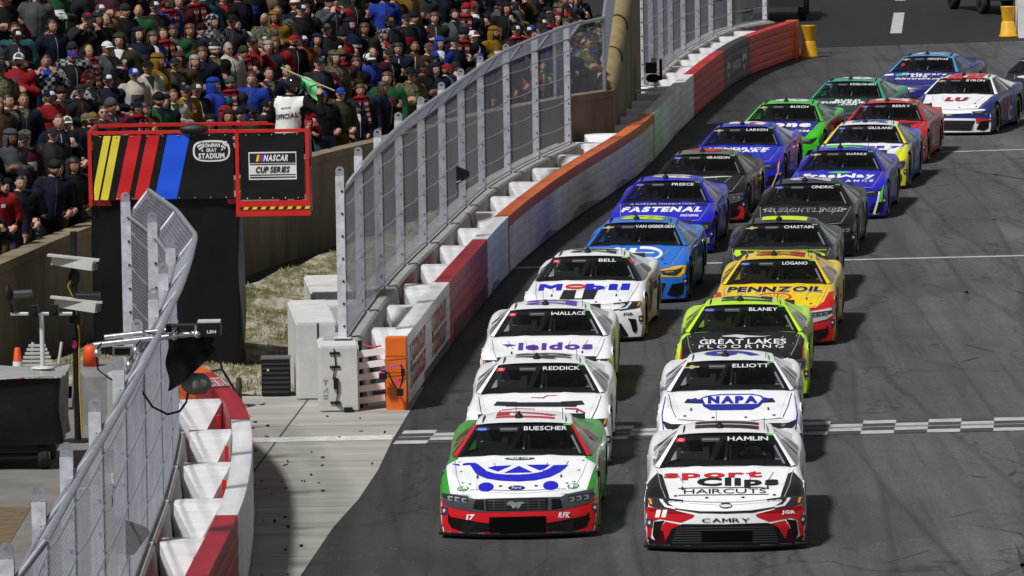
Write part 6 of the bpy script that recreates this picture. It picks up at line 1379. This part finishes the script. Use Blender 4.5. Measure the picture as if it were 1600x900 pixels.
def spectator(loc, rz, sc, row, jk=None, hd=None, hcol=None, scarf=None, pose=None):
    pi = (pose if pose is not None else rp.choice([0, 0, 1, 1, 2, 2, 3, 3, 4, 5] if rp.random() < .86 else [6, 6, 7]) % len(PM)); me, hc = PM[pi]; FD = FRONT[pi]
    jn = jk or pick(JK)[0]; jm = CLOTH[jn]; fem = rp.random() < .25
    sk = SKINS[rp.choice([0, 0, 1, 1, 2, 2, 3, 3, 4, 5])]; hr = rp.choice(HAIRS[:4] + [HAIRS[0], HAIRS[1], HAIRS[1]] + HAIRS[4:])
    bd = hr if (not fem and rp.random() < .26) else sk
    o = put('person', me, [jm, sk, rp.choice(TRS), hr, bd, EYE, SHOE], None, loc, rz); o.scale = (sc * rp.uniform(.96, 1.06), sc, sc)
    o.rotation_euler = (R(rp.uniform(-3, 5)), R(rp.uniform(-4, 4)), rz)
    hd = hd or ('long_hair' if fem and rp.random() < .42 else rp.choices(['cap', 'beanie', 'hood', 'bare', 'headphones', 'cap_phones'], [36, 17, 20, 12, 7, 10])[0])
    hm = pick(HT) if hcol is None else hcol; desc = ''
    if hd in ('cap', 'cap_phones'):
        c = put('cap', HW['cap'], hm[0], o)
        if rp.random() < .5: put('cap_panel', HW['cap_panel'], rp.choice([HT[4][0], HT[4][0], CLOTH['mustard'], CLOTH['red'], CLOTH['grey']]), c)
        desc = '%s cap' % hm[1]
        if hd == 'cap_phones': put('headphones', HW['headphones'], DARKM if rp.random() < .6 else CLOTH['red'], o); desc = '%s cap, ear defenders' % hm[1]
    elif hd == 'beanie':
        put('beanie', HW['beanie'], [hm[0], hm[0] if rp.random() < .5 else pick(HT)[0]], o); desc = '%s knit hat' % hm[1]
        if rp.random() < .12: put('pompom', HW['pompom'], HT[4][0], o)
    elif hd == 'hood': put('hood', HW['hood'], jm, o); desc = 'raised hood'
    elif hd == 'long_hair': put('long_hair', HW['long_hair'], hr, o); desc = 'long loose hair'
    elif hd == 'headphones': put('headphones', HW['headphones'], DARKM, o); desc = 'ear defenders'
    else: desc = 'bare head'
    extra = []
    sc_ = rp.random() < .10 if scarf is None else scarf
    if sc_: put('scarf', HW['scarf'], [CLOTH['red'] if rp.random() < .75 else CLOTH['navy'], SCARF2], o); desc += ', striped scarf'
    else:
        q = rp.random(); c2 = pick(HT)[0]
        extra += ['zipped'] * (q < .40) + ['open'] * (.30 < q < .72) + ['badged'] * (.55 < q < .72) + ['printed'] * (.72 < q < .88) + ['plain'] * (q > .88)
        if q < .40: put('zip', FD['zip'], c2 if rp.random() < .6 else GALV, o)
        if q > .30 and q < .72: put('shirt', FD['shirt'], c2, o)
        if .55 < q < .72: put('badge', FD['badge'], HT[4][0], o)
        if .72 < q < .88: put('chest_print', FD['print'], rp.choice([HT[4][0], CLOTH['grey'], CLOTH['mustard'], CLOTH['red'], CLOTH['royal blue']]), o)
        if q > .93: put('chest_band', FD['yoke'], c2, o)
    if rp.random() < .08: put('sunglasses', HW['glasses'], DARKM, o)
    words = '%sspectator in %s %s jacket and %s' % ('bearded ' if bd is not sk else '', 'an' if jn[0] in 'aeiou' else 'a', jn, desc)
    pw = ['hands in pockets', 'hands in pockets', 'arms down', 'arms down', 'arms folded', 'arms folded', 'one hand raised', 'hands to face'][pi]
    tail = ', %s grandstand row' % ORD[row]
    lab = words + ', ' + pw + tail
    if len(lab.split()) > 16: lab = words + tail
    if len(lab.split()) > 16: lab = words.replace(', striped scarf', '') + tail
    if lab in USED:
        for w_ in extra:
            alt = lab.replace(' jacket', ' %s jacket' % w_)
            if alt not in USED and len(alt.split()) <= 16: lab = alt; break
    USED.add(lab)
    tag(o, lab, 'person', 'spectators packed into the grandstand'); return o
CI = cam.matrix_world.inverted()
def seen(p):
    q = CI @ Vector(p); return 0.5 + 6.25 * q.x / -q.z, 0.5 + 6.25 * q.y / -q.z * 16 / 9
CROWD = []
RWX = Path([tuple(p) for p in RW.p] + [(2.65, 142.5), (3.1, 149.8)])
# the people that can be told apart along the front of the stand
FIXED = {}
for k in range(NROW):
    dd = rp.uniform(0, .6)
    while dd < RWX.len - .25:
        b = RWX.off(dd, -.30 - ROW_D * (k + .5) + rp.uniform(-.10, .10)); z = FLOOR0 + ROW_H * k
        u, v = seen((b.x, b.y, z + 1.6)); u2, v2 = seen((b.x, b.y, z + 1.3))
        if .085 < u < .315 and 1 - v > .235 : dd += .5; continue
        if .085 < u < .245 and 1 - v > .225: dd += .5; continue
        if -.015 < u < (.605 if dd < RW.len else .592) and v2 < 1.02 and v > .3: CROWD.append((b.x, b.y, z, k))
        dd += rp.uniform(.58, .92)
CROWD = [c for c in CROWD if rp.random() > .04]
print('CROWD', len(CROWD))
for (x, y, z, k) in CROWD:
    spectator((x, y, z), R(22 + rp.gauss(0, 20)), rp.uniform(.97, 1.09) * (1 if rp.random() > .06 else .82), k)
# ---- flag man on the stand
arms = [A_(1, (.34, -.06, 1.16), (.20, -.32, 1.05), (-.3, -.9, -.1), (0, 0, 1), .7), A_(-1, (-.47, -.02, 1.24), (-.40, -.06, 1.52), (.1, 0, 1), (0, -1, 0), .9)]
fm, fh = person_mesh(arms, .02, (-.10, -.05))
flg = put('person', fm, [CLOTH['black'], SKINS[2], CLOTH['charcoal'], HAIRS[0], SKINS[2], EYE, SHOE], None, (-3.42, 98.85, ZB - .04), R(158)); flg.scale = (1.08, 1.08, 1.06)
tag(flg, 'race official in white vest and black helmet waving a green flag on the flag stand', 'person')
# vest: the torso surface pushed out a little, sleeveless
vm = bmesh.new(); vm.from_mesh(fm); bad = []
for f in vm.faces:
    c = f.calc_center_median(); xx = c.x + .10 * max(0, c.z - .9)
    if not (0.86 < c.z < 1.47 and abs(xx) < .215 and f.material_index in (0,)): bad.append(f)
    elif c.z < 1.33 and (abs(xx) > .185 or c.y < -.20): bad.append(f)
bmesh.ops.delete(vm, geom=bad, context='FACES'); bmesh.ops.recalc_face_normals(vm, faces=vm.faces[:])
for v in vm.verts: v.normal_update()
for v in vm.verts: v.co += v.normal * .014
vme = bpy.data.meshes.new('vest'); vm.to_mesh(vme); vm.free()
VEST = mat('vest_white', (.70, .69, .66), .75, 0, 0, .12, 6, .5, 8); put('vest', vme, [VEST] * 7, flg)
bvv = BVHTree.FromPolygons([v.co for v in vme.vertices], [tuple(p.vertices) for p in vme.polygons])
def on_back(a, b):
    h = bvv.ray_cast(Vector((a, 2, b)), Vector((0, -1, 0))); return (h[0] + Vector((0, .006, 0))) if h[0] else Vector((a, .2, b))
for t, zz, w_, hh in (('OFFICIAL', 1.20, .36, .075), ('NASCAR', 1.32, .15, .03)):
    v, f = text2d(t, w_, hh, .03); put('vest_lettering', MB().add([on_back(-p[0] - .10 * (zz - .9), zz + p[1] + p[0] * .12) for p in v], f), flat(BLACK), flg)
mb = MB().sphere(fh + Vector((0, .005, .01)), .155, 22, 14, 0, (.92, 1.05, 1.0)); mb.grid(lambda u, v: fh + Vector((.148 * math.sin((u - .5) * 2.4), .005 - .168 * math.cos((u - .5) * 2.4), -.045 + .10 * v)), 10, 4, 1)
put('helmet', mb, [mat('helmet_gloss_black', (.008, .008, .009), .12, 0, 1.0), mat('visor_dark', (.02, .02, .025), .1)], flg)
# the flag: stick through the raised hand and rolled green cloth
hp = flg.matrix_basis @ (Vector((-.40 - .10 * .62, -.06 - .05 * .62, 1.52)) + Vector((.01, -.03, .09)))
fo = tag(empty('green_flag', hp), 'green flag on a pale stick held above the black helmet', 'flag')
put('stick', MB().tube([(.22, .03, -.06), (-.60, -.03, .31)], .011, 8), mat('pale_wood', (.55, .45, .28), .6), fo)
put('cloth', MB().grid(lambda u, v: Vector((-.58 + .58 * u, -.02 + .16 * math.sin(math.pi * u) + .03 * math.sin(v * 6 + u * 3), .31 - .27 * u - (.07 + .24 * u ** 1.4) * v + .02 * math.sin(u * 11 + v * 3) + .13 * v * (1 - u) * (u < .3))), 20, 8), mat('flag_green', (.14, .58, .24), .7, 0, 0, .2, 6), fo)
# ================================================================== EQUIPMENT AND SMALL THINGS
HOUS = mat('housing_white', (.52, .52, .49), .45, 0, 0, .15, 8); TARP = mat('black_tarp', (.008, .008, .009), .4, 0, 0, .3, 5, .8, 4, spec=.2); SILV = mat('silver_sheet', (.55, .56, .58), .3, .5, 0, .2, 5, .5, 5); ORG = mat('safety_orange', (.75, .07, .01), .5)
# camera pole
cp = tag(empty('camera_pole', (-6.12, 89.2, 0)), 'black pole carrying two white camera housings and a black tube light', 'camera pole')
put('pole', MB().tube([(0, 0, 0), (0, 0, 2.96)], .048, 12), DARKM, cp); put('base_plate', MB().lathe([(0, .03), (.24, .025), (.26, 0)], 16), DARKM, cp)
for z, dx in ((2.53, 0), (1.94, .03)):
    rot = Matrix.Rotation(R(8), 3, 'Y') @ Matrix.Rotation(R(-14), 3, 'Z')
    h = put('camera_housing', MB().box((dx, -.14, z), (.60, .17, .13), 0, rot).prism([(dx - .36, -.25, z + .105), (dx + .36, -.25, z + .02), (dx + .36, -.25, z + .045), (dx - .36, -.25, z + .13)], None, (0, .22, 0)), HOUS, cp)
    put('housing_window', MB().box((dx + .325 * math.cos(R(8)), -.22, z - .05), (.012, .12, .09), 0, rot), DARKM, h)
    put('clamp', MB().lathe([(.07, -.08), (.085, -.05), (.085, .05), (.07, .08)], 12, (0, 0, z - .22)), DARKM, cp)
put('tube_light', MB().tube([(.02, -.10, 2.05), (.36, -.10, 2.04)], .075, 14).tube([(.0, 0, 2.05), (.0, -.1, 2.05)], .03, 8), mat('ribbed_black', (.015, .015, .018), .3, var=.4, scale=40, stretch=(6, 0, 0)), cp)
put('warning_tag', MB().sphere((-.02, -.06, 1.38), .05, 8, 6, 0, (.8, .5, 1.4)), mat('tag_pink', (.8, .03, .25), .6), cp)
put('junction_box', MB().box((-.07, -.09, 1.58), (.14, .1, .2)), DARKM, cp); put('cable', MB().tube([(.03, -.05, 2.4), (-.09, -.07, 2.2), (.0, -.06, 2.0), (.05, -.06, 1.5), (.04, -.05, .8), (.06, -.05, .1)], .012, 6), mat('cable_yellow', (.45, .32, .02), .6), cp)
# cart under a tarp
ct = tag(empty('equipment_cart', (-7.05, 86.6, 0)), 'equipment cart wrapped in a black tarp with a silver top sheet', 'cart')
def tarpf(u, v):
    per = [(-.95, .9), (-.95, -.75), (.93, -.75), (.93, .9)]; s = u * 3; i = min(2, int(s)); t = s - i
    x = per[i][0] + (per[i + 1][0] - per[i][0]) * t; y = per[i][1] + (per[i + 1][1] - per[i][1]) * t; w = .02 * math.sin(u * 40 + v * 4) * (1 - v) + .012 * math.sin(u * 13 - v * 7)
    return Vector((x + (w if i != 1 else 0), y + (w if i == 1 else 0), .36 + .90 * v))
put('tarp', MB().grid(tarpf, 80, 16), TARP, ct)
put('top_sheet', MB().grid(lambda u, v: Vector((-.99 + 1.96 * u, -.80 + 1.74 * v, 1.275 + .02 * math.sin(u * 9 + v * 5) + .012 * math.sin(v * 17))), 24, 16), SILV, ct)
put('chassis', MB().box((0, .05, .30), (1.7, 1.4, .10)).tube([(-.8, -.5, .2), (.8, -.5, .2)], .025, 8), DARKM, ct)
for sx in (-.68, .68):
    for yy in (-.5, .6):
        w_ = put('wheel', MB().lathe([(0, -.07), (.1, -.06), (.19, -.075), (.205, -.04), (.205, .04), (.19, .075), (.1, .06), (0, .07)], 18, axis='X'), RUBBER, ct, (sx, yy, .209)); put('hub', MB().lathe([(0, .08), (.07, .078), (.08, .06)], 12, axis='X'), GALV, w_)
# microphone stand on the cart
ms = tag(empty('microphone_stand', (-6.43, 87.0, 1.28)), 'pale stand with a dish microphone and cross bar on the covered cart', 'microphone stand')
put('post', MB().tube([(0, 0, 0), (0, 0, .76)], .032, 10), HOUS, ms); put('cross_bar', MB().tube([(-.42, 0, .75), (.42, 0, .74)], .026, 8), GALV, ms); put('foot', MB().lathe([(0, .03), (.15, .02), (.16, 0)], 12), HOUS, ms)
put('dish', MB().lathe([(.0, .06), (.08, .05), (.14, .02), (.175, -.03), (.17, -.035), (.08, .035), (0, .045)], 20, (-.43, 0, 1.02), axis='X'), DARKM, ms); put('barrel', MB().tube([(-.38, -.02, 1.02), (-.12, -.02, 1.03)], .055, 12), mat('ribbed_grey', (.06, .06, .07), .3, .3), ms)
put('dish_arm', MB().tube([(-.40, 0, .75), (-.42, 0, .95)], .018, 6), DARKM, ms)
for x in (-.11, .17): put('camera', MB().box((x, -.02, .79), (.13, .12, .15)).tube([(x, -.08, .80), (x, -.15, .80)], .04, 10), DARKM, ms)
# cone
cn = tag(empty('traffic_cone', (-7.2, 92.5, 0)), 'orange traffic cone with white bands behind the covered cart', 'traffic cone')
put('cone', MB().lathe([(.15, .03), (.118, .32), (.045, .98), (.03, 1.0), (0, 1.0)], 20), ORG, cn); put('base', MB().box((0, 0, .016), (.40, .40, .03)), ORG, cn)
for z0, z1 in ((.35, .55), (.66, .80)):
    rr = lambda z: .118 + (.045 - .118) * (z - .32) / .66 + .003
    put('band', MB().lathe([(rr(z0), z0), (rr(z1), z1)], 20), flat((.75, .74, .72)), cn)
rk = tag(empty('folding_rack', (-6.93, 92.9, 0)), 'white slatted folding rack behind the covered cart', 'rack')
for k in range(6): put('slat', MB().box((-.02, .02 * k, .70 + .055 * k), (.5 - .05 * k, .03, .035)), HOUS, rk)
for s in (-.2, .22): put('leg', MB().tube([(s - .04, 0, 0), (s + .12, .12, 1.02)], .022, 8), HOUS, rk)
tag(put('orange_bin', MB().lathe([(0, .30), (.08, .30), (.11, .25), (.12, 0.0), (0, 0)], 14), ORG, None, (-6.16, 92.9, .672)), 'orange capped drum standing on the grey case beside the black camera pole', 'marker')
tag(put('equipment_case', MB().box((0, 0, .33), (.86, 2.4, .66), 0, None, .92), mat('case_grey', (.22, .22, .22), .6, var=.3, scale=4), None, (-5.92, 92.5, .01), R(8)), 'grey sloping equipment case behind the near fence', 'case')
# camera rig clamped to the top of the near fence
rg = tag(empty('camera_rig', (-4.0, 70.6, 3.3)), 'aluminium pipe rig with a black camera and drape clamped to the fence', 'camera rig')
def RG(x, z, y=0.0): return (x + 4.0, y, z - 3.3)
put('pipe', MB().tube([RG(-4.64, 3.27, -.08), RG(-3.36, 3.40, -.10)], .034, 12), CHROME, rg); put('pipe', MB().tube([RG(-4.53, 3.34, .08), RG(-3.45, 3.45, .06)], .030, 12), CHROME, rg)
put('brace', MB().tube([RG(-4.30, 2.97, .0), RG(-4.02, 3.36, -.02)], .045, 10), GALV, rg); put('brace_plate', MB().box(RG(-4.17, 3.14, .03), (.07, .05, .5), 0, Matrix.Rotation(R(36), 3, 'Y')), GALV, rg)
for x, z in ((-4.60, 3.19), (-4.17, 3.21), (-3.74, 3.36), (-3.49, 3.38), (-4.25, 3.05)):
    put('clamp', MB().lathe([(0, -.06), (.035, -.055), (.045, -.02), (.045, .02), (.035, .055), (0, .06)], 12, RG(x, z, -.14), axis='Y').box(RG(x, z + .05, -.10), (.06, .08, .09)), CHROME, rg)
    put('clamp_screw', MB().tube([RG(x, z + .05, -.14), RG(x + .05, z + .11, -.16)], .010, 6), DARKM, rg)
cb = put('camera', MB().box(RG(-3.62, 3.44, .02), (.44, .26, .07)).box(RG(-3.36, 3.43, -.04), (.26, .28, .15)), DARKM, rg); put('camera_top', MB().box(RG(-3.36, 3.515, -.04), (.25, .26, .016)), HOUS, cb)
v, f = text2d('LEN', .10, .035, .04); put('camera_lettering', MB().add([Vector(RG(-3.33 + p[0], 3.41 + p[1], -.186)) for p in v], f), flat((.7, .7, .7)), cb)
put('drape', MB().grid(lambda u, v: Vector(RG(-3.84 + .52 * u + .02 * math.sin(v * 9), 3.33 - .60 * (1 - v) * (1 - .72 * u ** 1.3), .02 + .03 * math.sin(u * 14 + v * 3))), 24, 16), TARP, rg)
put('screen', MB().box(RG(-4.33, 3.19, .0), (.22, .05, .11)).box(RG(-4.33, 3.19, -.03), (.17, .02, .07), 1), [HOUS, DARKM], rg)
put('cable', MB().tube([RG(-4.62, 3.2, -.1), RG(-4.60, 3.0, -.1), RG(-4.48, 2.9, -.08), RG(-4.35, 2.82, -.05)], .010, 6), DARKM, rg)
put('cable', MB().tube([RG(-4.1, 3.42, -.1), RG(-3.9, 3.37, -.16), RG(-3.75, 3.45, -.14), RG(-3.55, 3.40, -.16)], .008, 6), DARKM, rg)
cv = MB().grid(lambda u, v: Vector((.17 * math.cos(2 * math.pi * u) * math.sin(math.pi * v) ** .6 * (1 + .06 * math.sin(u * 31)) + .02, .14 * math.sin(2 * math.pi * u) * math.sin(math.pi * v) ** .6, -.11 * math.cos(math.pi * v) + .012 * math.sin(u * 25 + v * 6))), 28, 12, close_u=True).box((-.13, 0, .08), (.10, .14, .10))
tag(put('covered_camera', cv, mat('grey_rain_cover', (.20, .205, .185), .6, 0, 0, .3, 6, .8, 9), None, (-3.55, 70.8, 2.79)), 'camera under a grey rain cover hanging below the pipe rig', 'camera')
pts = [(-4.20, 70.4, 2.93), (-4.13, 70.4, 2.79), (-4.0, 70.45, 2.58), (-3.84, 70.5, 2.49), (-3.71, 70.6, 2.51), (-3.64, 70.7, 2.60), (-3.61, 70.8, 2.76)]
tag(put('loose_cable', MB().tube(pts, .014, 6), DARKM), 'black cable looping down the fence below the pipe rig', 'cable')
# sensor and wedge on the near fence, speaker on the far one
sn = tag(empty('fence_sensor', (-4.10, 64.3, 2.5)), 'small cream sensor box on a rod fixed to the near fence', 'sensor')
put('box', MB().box((0, 0, .05), (.085, .06, .10)), mat('cream_plastic', (.62, .56, .38), .5), sn); put('rod', MB().tube([(-.32, 0, -.05), (.06, 0, -.04)], .012, 6), GALV, sn); put('bracket', MB().box((-.01, 0, -.04), (.09, .05, .05)), GALV, sn); put('cable', MB().tube([(0, 0, -.06), (.02, 0, -.18), (.0, 0, -.28), (-.12, 0, -.30), (-.20, 0, -.30)], .011, 6), DARKM, sn)
tag(put('wedge_sign', MB().prism([(-.17, 0, -.18), (.02, 0, -.20), (.19, 0, .02), (.15, 0, .08), (-.17, 0, .20)], None, (0, .12, 0)), mat('wedge_grey', (.16, .165, .175), .5, .2), None, (-4.02, 66.4, 1.68)), 'grey wedge-shaped sensor plate fixed low on the near fence', 'sensor')
sp_ = tag(empty('loudspeaker', (-.93, 114.6, 1.74)), 'black wedge loudspeaker hung on the tall fence', 'loudspeaker')
put('cabinet', MB().prism([(-.17, -.05, -.17), (-.03, -.05, -.19), (.20, -.05, -.05), (.20, -.05, .04), (-.16, -.05, .19)], None, (0, .2, 0)), DARKM, sp_); put('badge', MB().box((.0, -.06, -.13), (.09, .01, .02), 0, Matrix.Rotation(R(-20), 3, 'Y')), HOUS, sp_)
# remote camera behind the far barrier
rc = tag(empty('trackside_camera', (3.32, 147, .98)), 'black remote camera on a bracket above the far white barrier', 'camera')
put('bracket', MB().box((-.12, .1, .14), (.7, .12, .06)).box((.06, 0, .25), (.08, .08, .26)), GALV, rc); put('body', MB().box((-.04, 0, .66), (.26, .3, .24)).sphere((.0, -.02, .42), .17, 12, 8, 0, (1, 1, .6)), DARKM, rc); put('hood_plate', MB().lathe([(0, -.03), (.24, -.03), (.26, 0), (.24, .03), (0, .03)], 18, (.18, -.02, .62), axis='X'), DARKM, rc); put('top_lamp', MB().box((.02, 0, .84), (.12, .1, .1)), HOUS, rc)
# floor box
fb_ = tag(empty('speaker_box', (-3.53, 94.65, .007)), 'black ribbed speaker box on the ground beside the tall concrete block', 'speaker box')
put('cabinet', MB().box((0, 0, .29), (.42, .4, .54)), DARKM, fb_)
for k in range(7): put('rib', MB().box((0, -.205, .07 + k * .07), (.40, .012, .025)), mat('rib_grey', (.035, .035, .038), .4), fb_)
put('lid', MB().box((0, 0, .566), (.44, .42, .02)), mat('lid_grey', (.10, .10, .11), .5), fb_); put('lamp', MB().box((-.11, -.208, .40), (.03, .012, .03)), flat((.5, .7, .1)), fb_)
# cables and tags hanging on the orange post
hn = tag(empty('cable_bundle', (-1.75, 92.36, .5)), 'tangled black cables with pink tags on the orange post', 'cable')
put('cable', MB().tube([(-.16, 0, .10), (-.06, -.03, .06), (.0, -.04, -.08), (.08, -.03, -.20), (.14, -.02, -.06), (.15, -.01, .10), (.12, 0, .18)], .014, 6), DARKM, hn); put('connector', MB().box((-.14, -.04, .02), (.12, .07, .09)).box((.10, -.04, -.22), (.10, .06, .10)).box((.15, -.04, .07), (.06, .06, .10)), DARKM, hn)
for x, z in ((.07, -.08), (-.16, .06)): put('tag', MB().box((x, -.06, z), (.055, .008, .06), 0, Matrix.Rotation(R(30), 3, 'Y')), mat('tag_pink', (.8, .03, .25), .6), hn)
put('purple_lead', MB().tube([(-.15, -.02, .10), (.02, -.02, .17), (.12, -.01, .18)], .009, 6), flat((.2, .05, .5)), hn)
# crash barrels at the barrier mouths
YB = mat('barrel_yellow', (.72, .38, .01), .5, 0, 0, .2, 4)
def barrel(x, y, lab):
    b = tag(empty('crash_barrel', (x, y, 0)), lab, 'crash barrel', None)
    put('tub', MB().lathe([(0, .0), (.27, .0), (.265, .06), (.235, .10), (.19, .44), (.17, .47), (0, .47)], 20), YB, b); put('upper_tub', MB().lathe([(.165, .472), (.17, .50), (.215, .88), (.225, .90), (0, .90)], 20), YB, b)
barrel(8.36, 177.75, 'yellow crash barrel against the orange end of the far red barrier'); barrel(14.57, 186.3, 'yellow crash barrel beside the white post across the track')
tag(put('white_post', MB().box((0, 0, .75), (.34, 1.4, 1.5)).box((0, -.01, 1.52), (.36, 1.42, .04)), PW, None, (15.02, 186.4, .002)), 'white barrier end post beside the far yellow crash barrel', 'post')
# parked vehicles in the dark beyond the track
def parked(name, x, y, rz, lab, col, lampc):
    t = tag(empty(name, (x, y, -.012), rz), lab, 'truck'); bp = paint(col)
    bm = bmesh.new(); bmesh.ops.create_cube(bm, size=1)
    for v in bm.verts: v.co = Vector((v.co.x * 1.95, v.co.y * 5.3, .50 + (v.co.z + .5) * .62))
    bmesh.ops.bevel(bm, geom=bm.edges[:], offset=.08, segments=2, affect='EDGES'); me = bpy.data.meshes.new('body'); bm.to_mesh(me); bm.free(); put('body', me, bp, t)
    put('cab', MB().box((0, .2, 1.5), (1.8, 2.2, .8), 0, None, .8), bp, t); put('windshield', MB().add([(-.8, -.93, 1.14), (.8, -.93, 1.14), (.68, -.74, 1.84), (-.68, -.74, 1.84)], [(0, 1, 2, 3)]), GLASS, t)
    put('bumper', MB().box((0, -2.72, .58), (1.9, .18, .26)), mat('bumper_black', (.015, .015, .015), .6), t); put('grille', MB().box((0, -2.66, .90), (1.2, .06, .3)), DARKG, t)
    for s in (-1, 1):
        put('headlight', MB().box((s * .76, -2.64, .92), (.32, .08, .24)), lampc, t)
        for yy in (-1.7, 1.65): w_ = put('wheel', MB().lathe([(0, -.12), (.2, -.12), (.36, -.13), (.40, -.08), (.40, .08), (.36, .13), (.2, .12), (0, .12)], 22, axis='X'), RUBBER, t, (s * .88, yy, .40)); put('rim', MB().lathe([(0, s * .135), (.2, s * .13), (.22, s * .10)], 14, axis='X'), RIMM, w_)
parked('pickup_truck', 15.35, 201.5, R(12), 'black pickup truck with pale lamps parked beyond the far yellow crash barrel', (.01, .01, .011), HOUS)
parked('pickup_truck', 8.35, 199.5, R(-4), 'dark pickup truck parked in shadow behind the end of the far red barrier', (.008, .008, .012), DARKM)
# wheel of a hand cart behind the barrier end
hc_ = tag(empty('hand_cart', (-4.02, 93.2, .006)), 'small black hand cart wheel and frame behind the red barrier end', 'cart')
w_ = put('wheel', MB().lathe([(.15, -.03), (.20, -.035), (.22, 0), (.20, .035), (.15, .03)], 20, (0, 0, .222), axis='X'), RUBBER, hc_); put('hub', MB().lathe([(0, -.03), (.05, -.03), (.05, .03), (0, .03)], 10, (0, 0, .222), axis='X'), GALV, w_); put('frame', MB().tube([(-.05, 0, .22), (-.25, .1, .55), (-.28, .12, .72)], .02, 6).tube([(-.25, .1, .55), (-.5, .1, .5)], .02, 6), DARKM, hc_)
# shreds of tyre rubber on the apron
mb = MB(); rr = random.Random(5)
for i in range(80):
    y = rr.uniform(68, 94); x = jx(y) + rr.gauss(.5, .55)
    if i % 3 == 0: x = LB.at(YL(min(y, 88))).x + rr.uniform(.06, .5)
    if x > ex(min(max(y, 60.1), 95.9)) - .05 or x < LB.at(YL(min(y, 89))).x + .03: continue
    a = rr.uniform(0, 6.28); l, w_, h = rr.uniform(.015, .075), rr.uniform(.010, .028), rr.uniform(.008, .03)
    rot = Matrix.Rotation(a, 3, 'Z') @ Matrix.Rotation(rr.uniform(-.4, .4), 3, 'Y'); mb.box((x, y, .012 + h / 2), (l, w_, h), 0, rot)
tag(put('rubber_debris', mb, RUBBER), 'scattered black shreds of tyre rubber on the concrete apron', 'debris', kind='stuff')
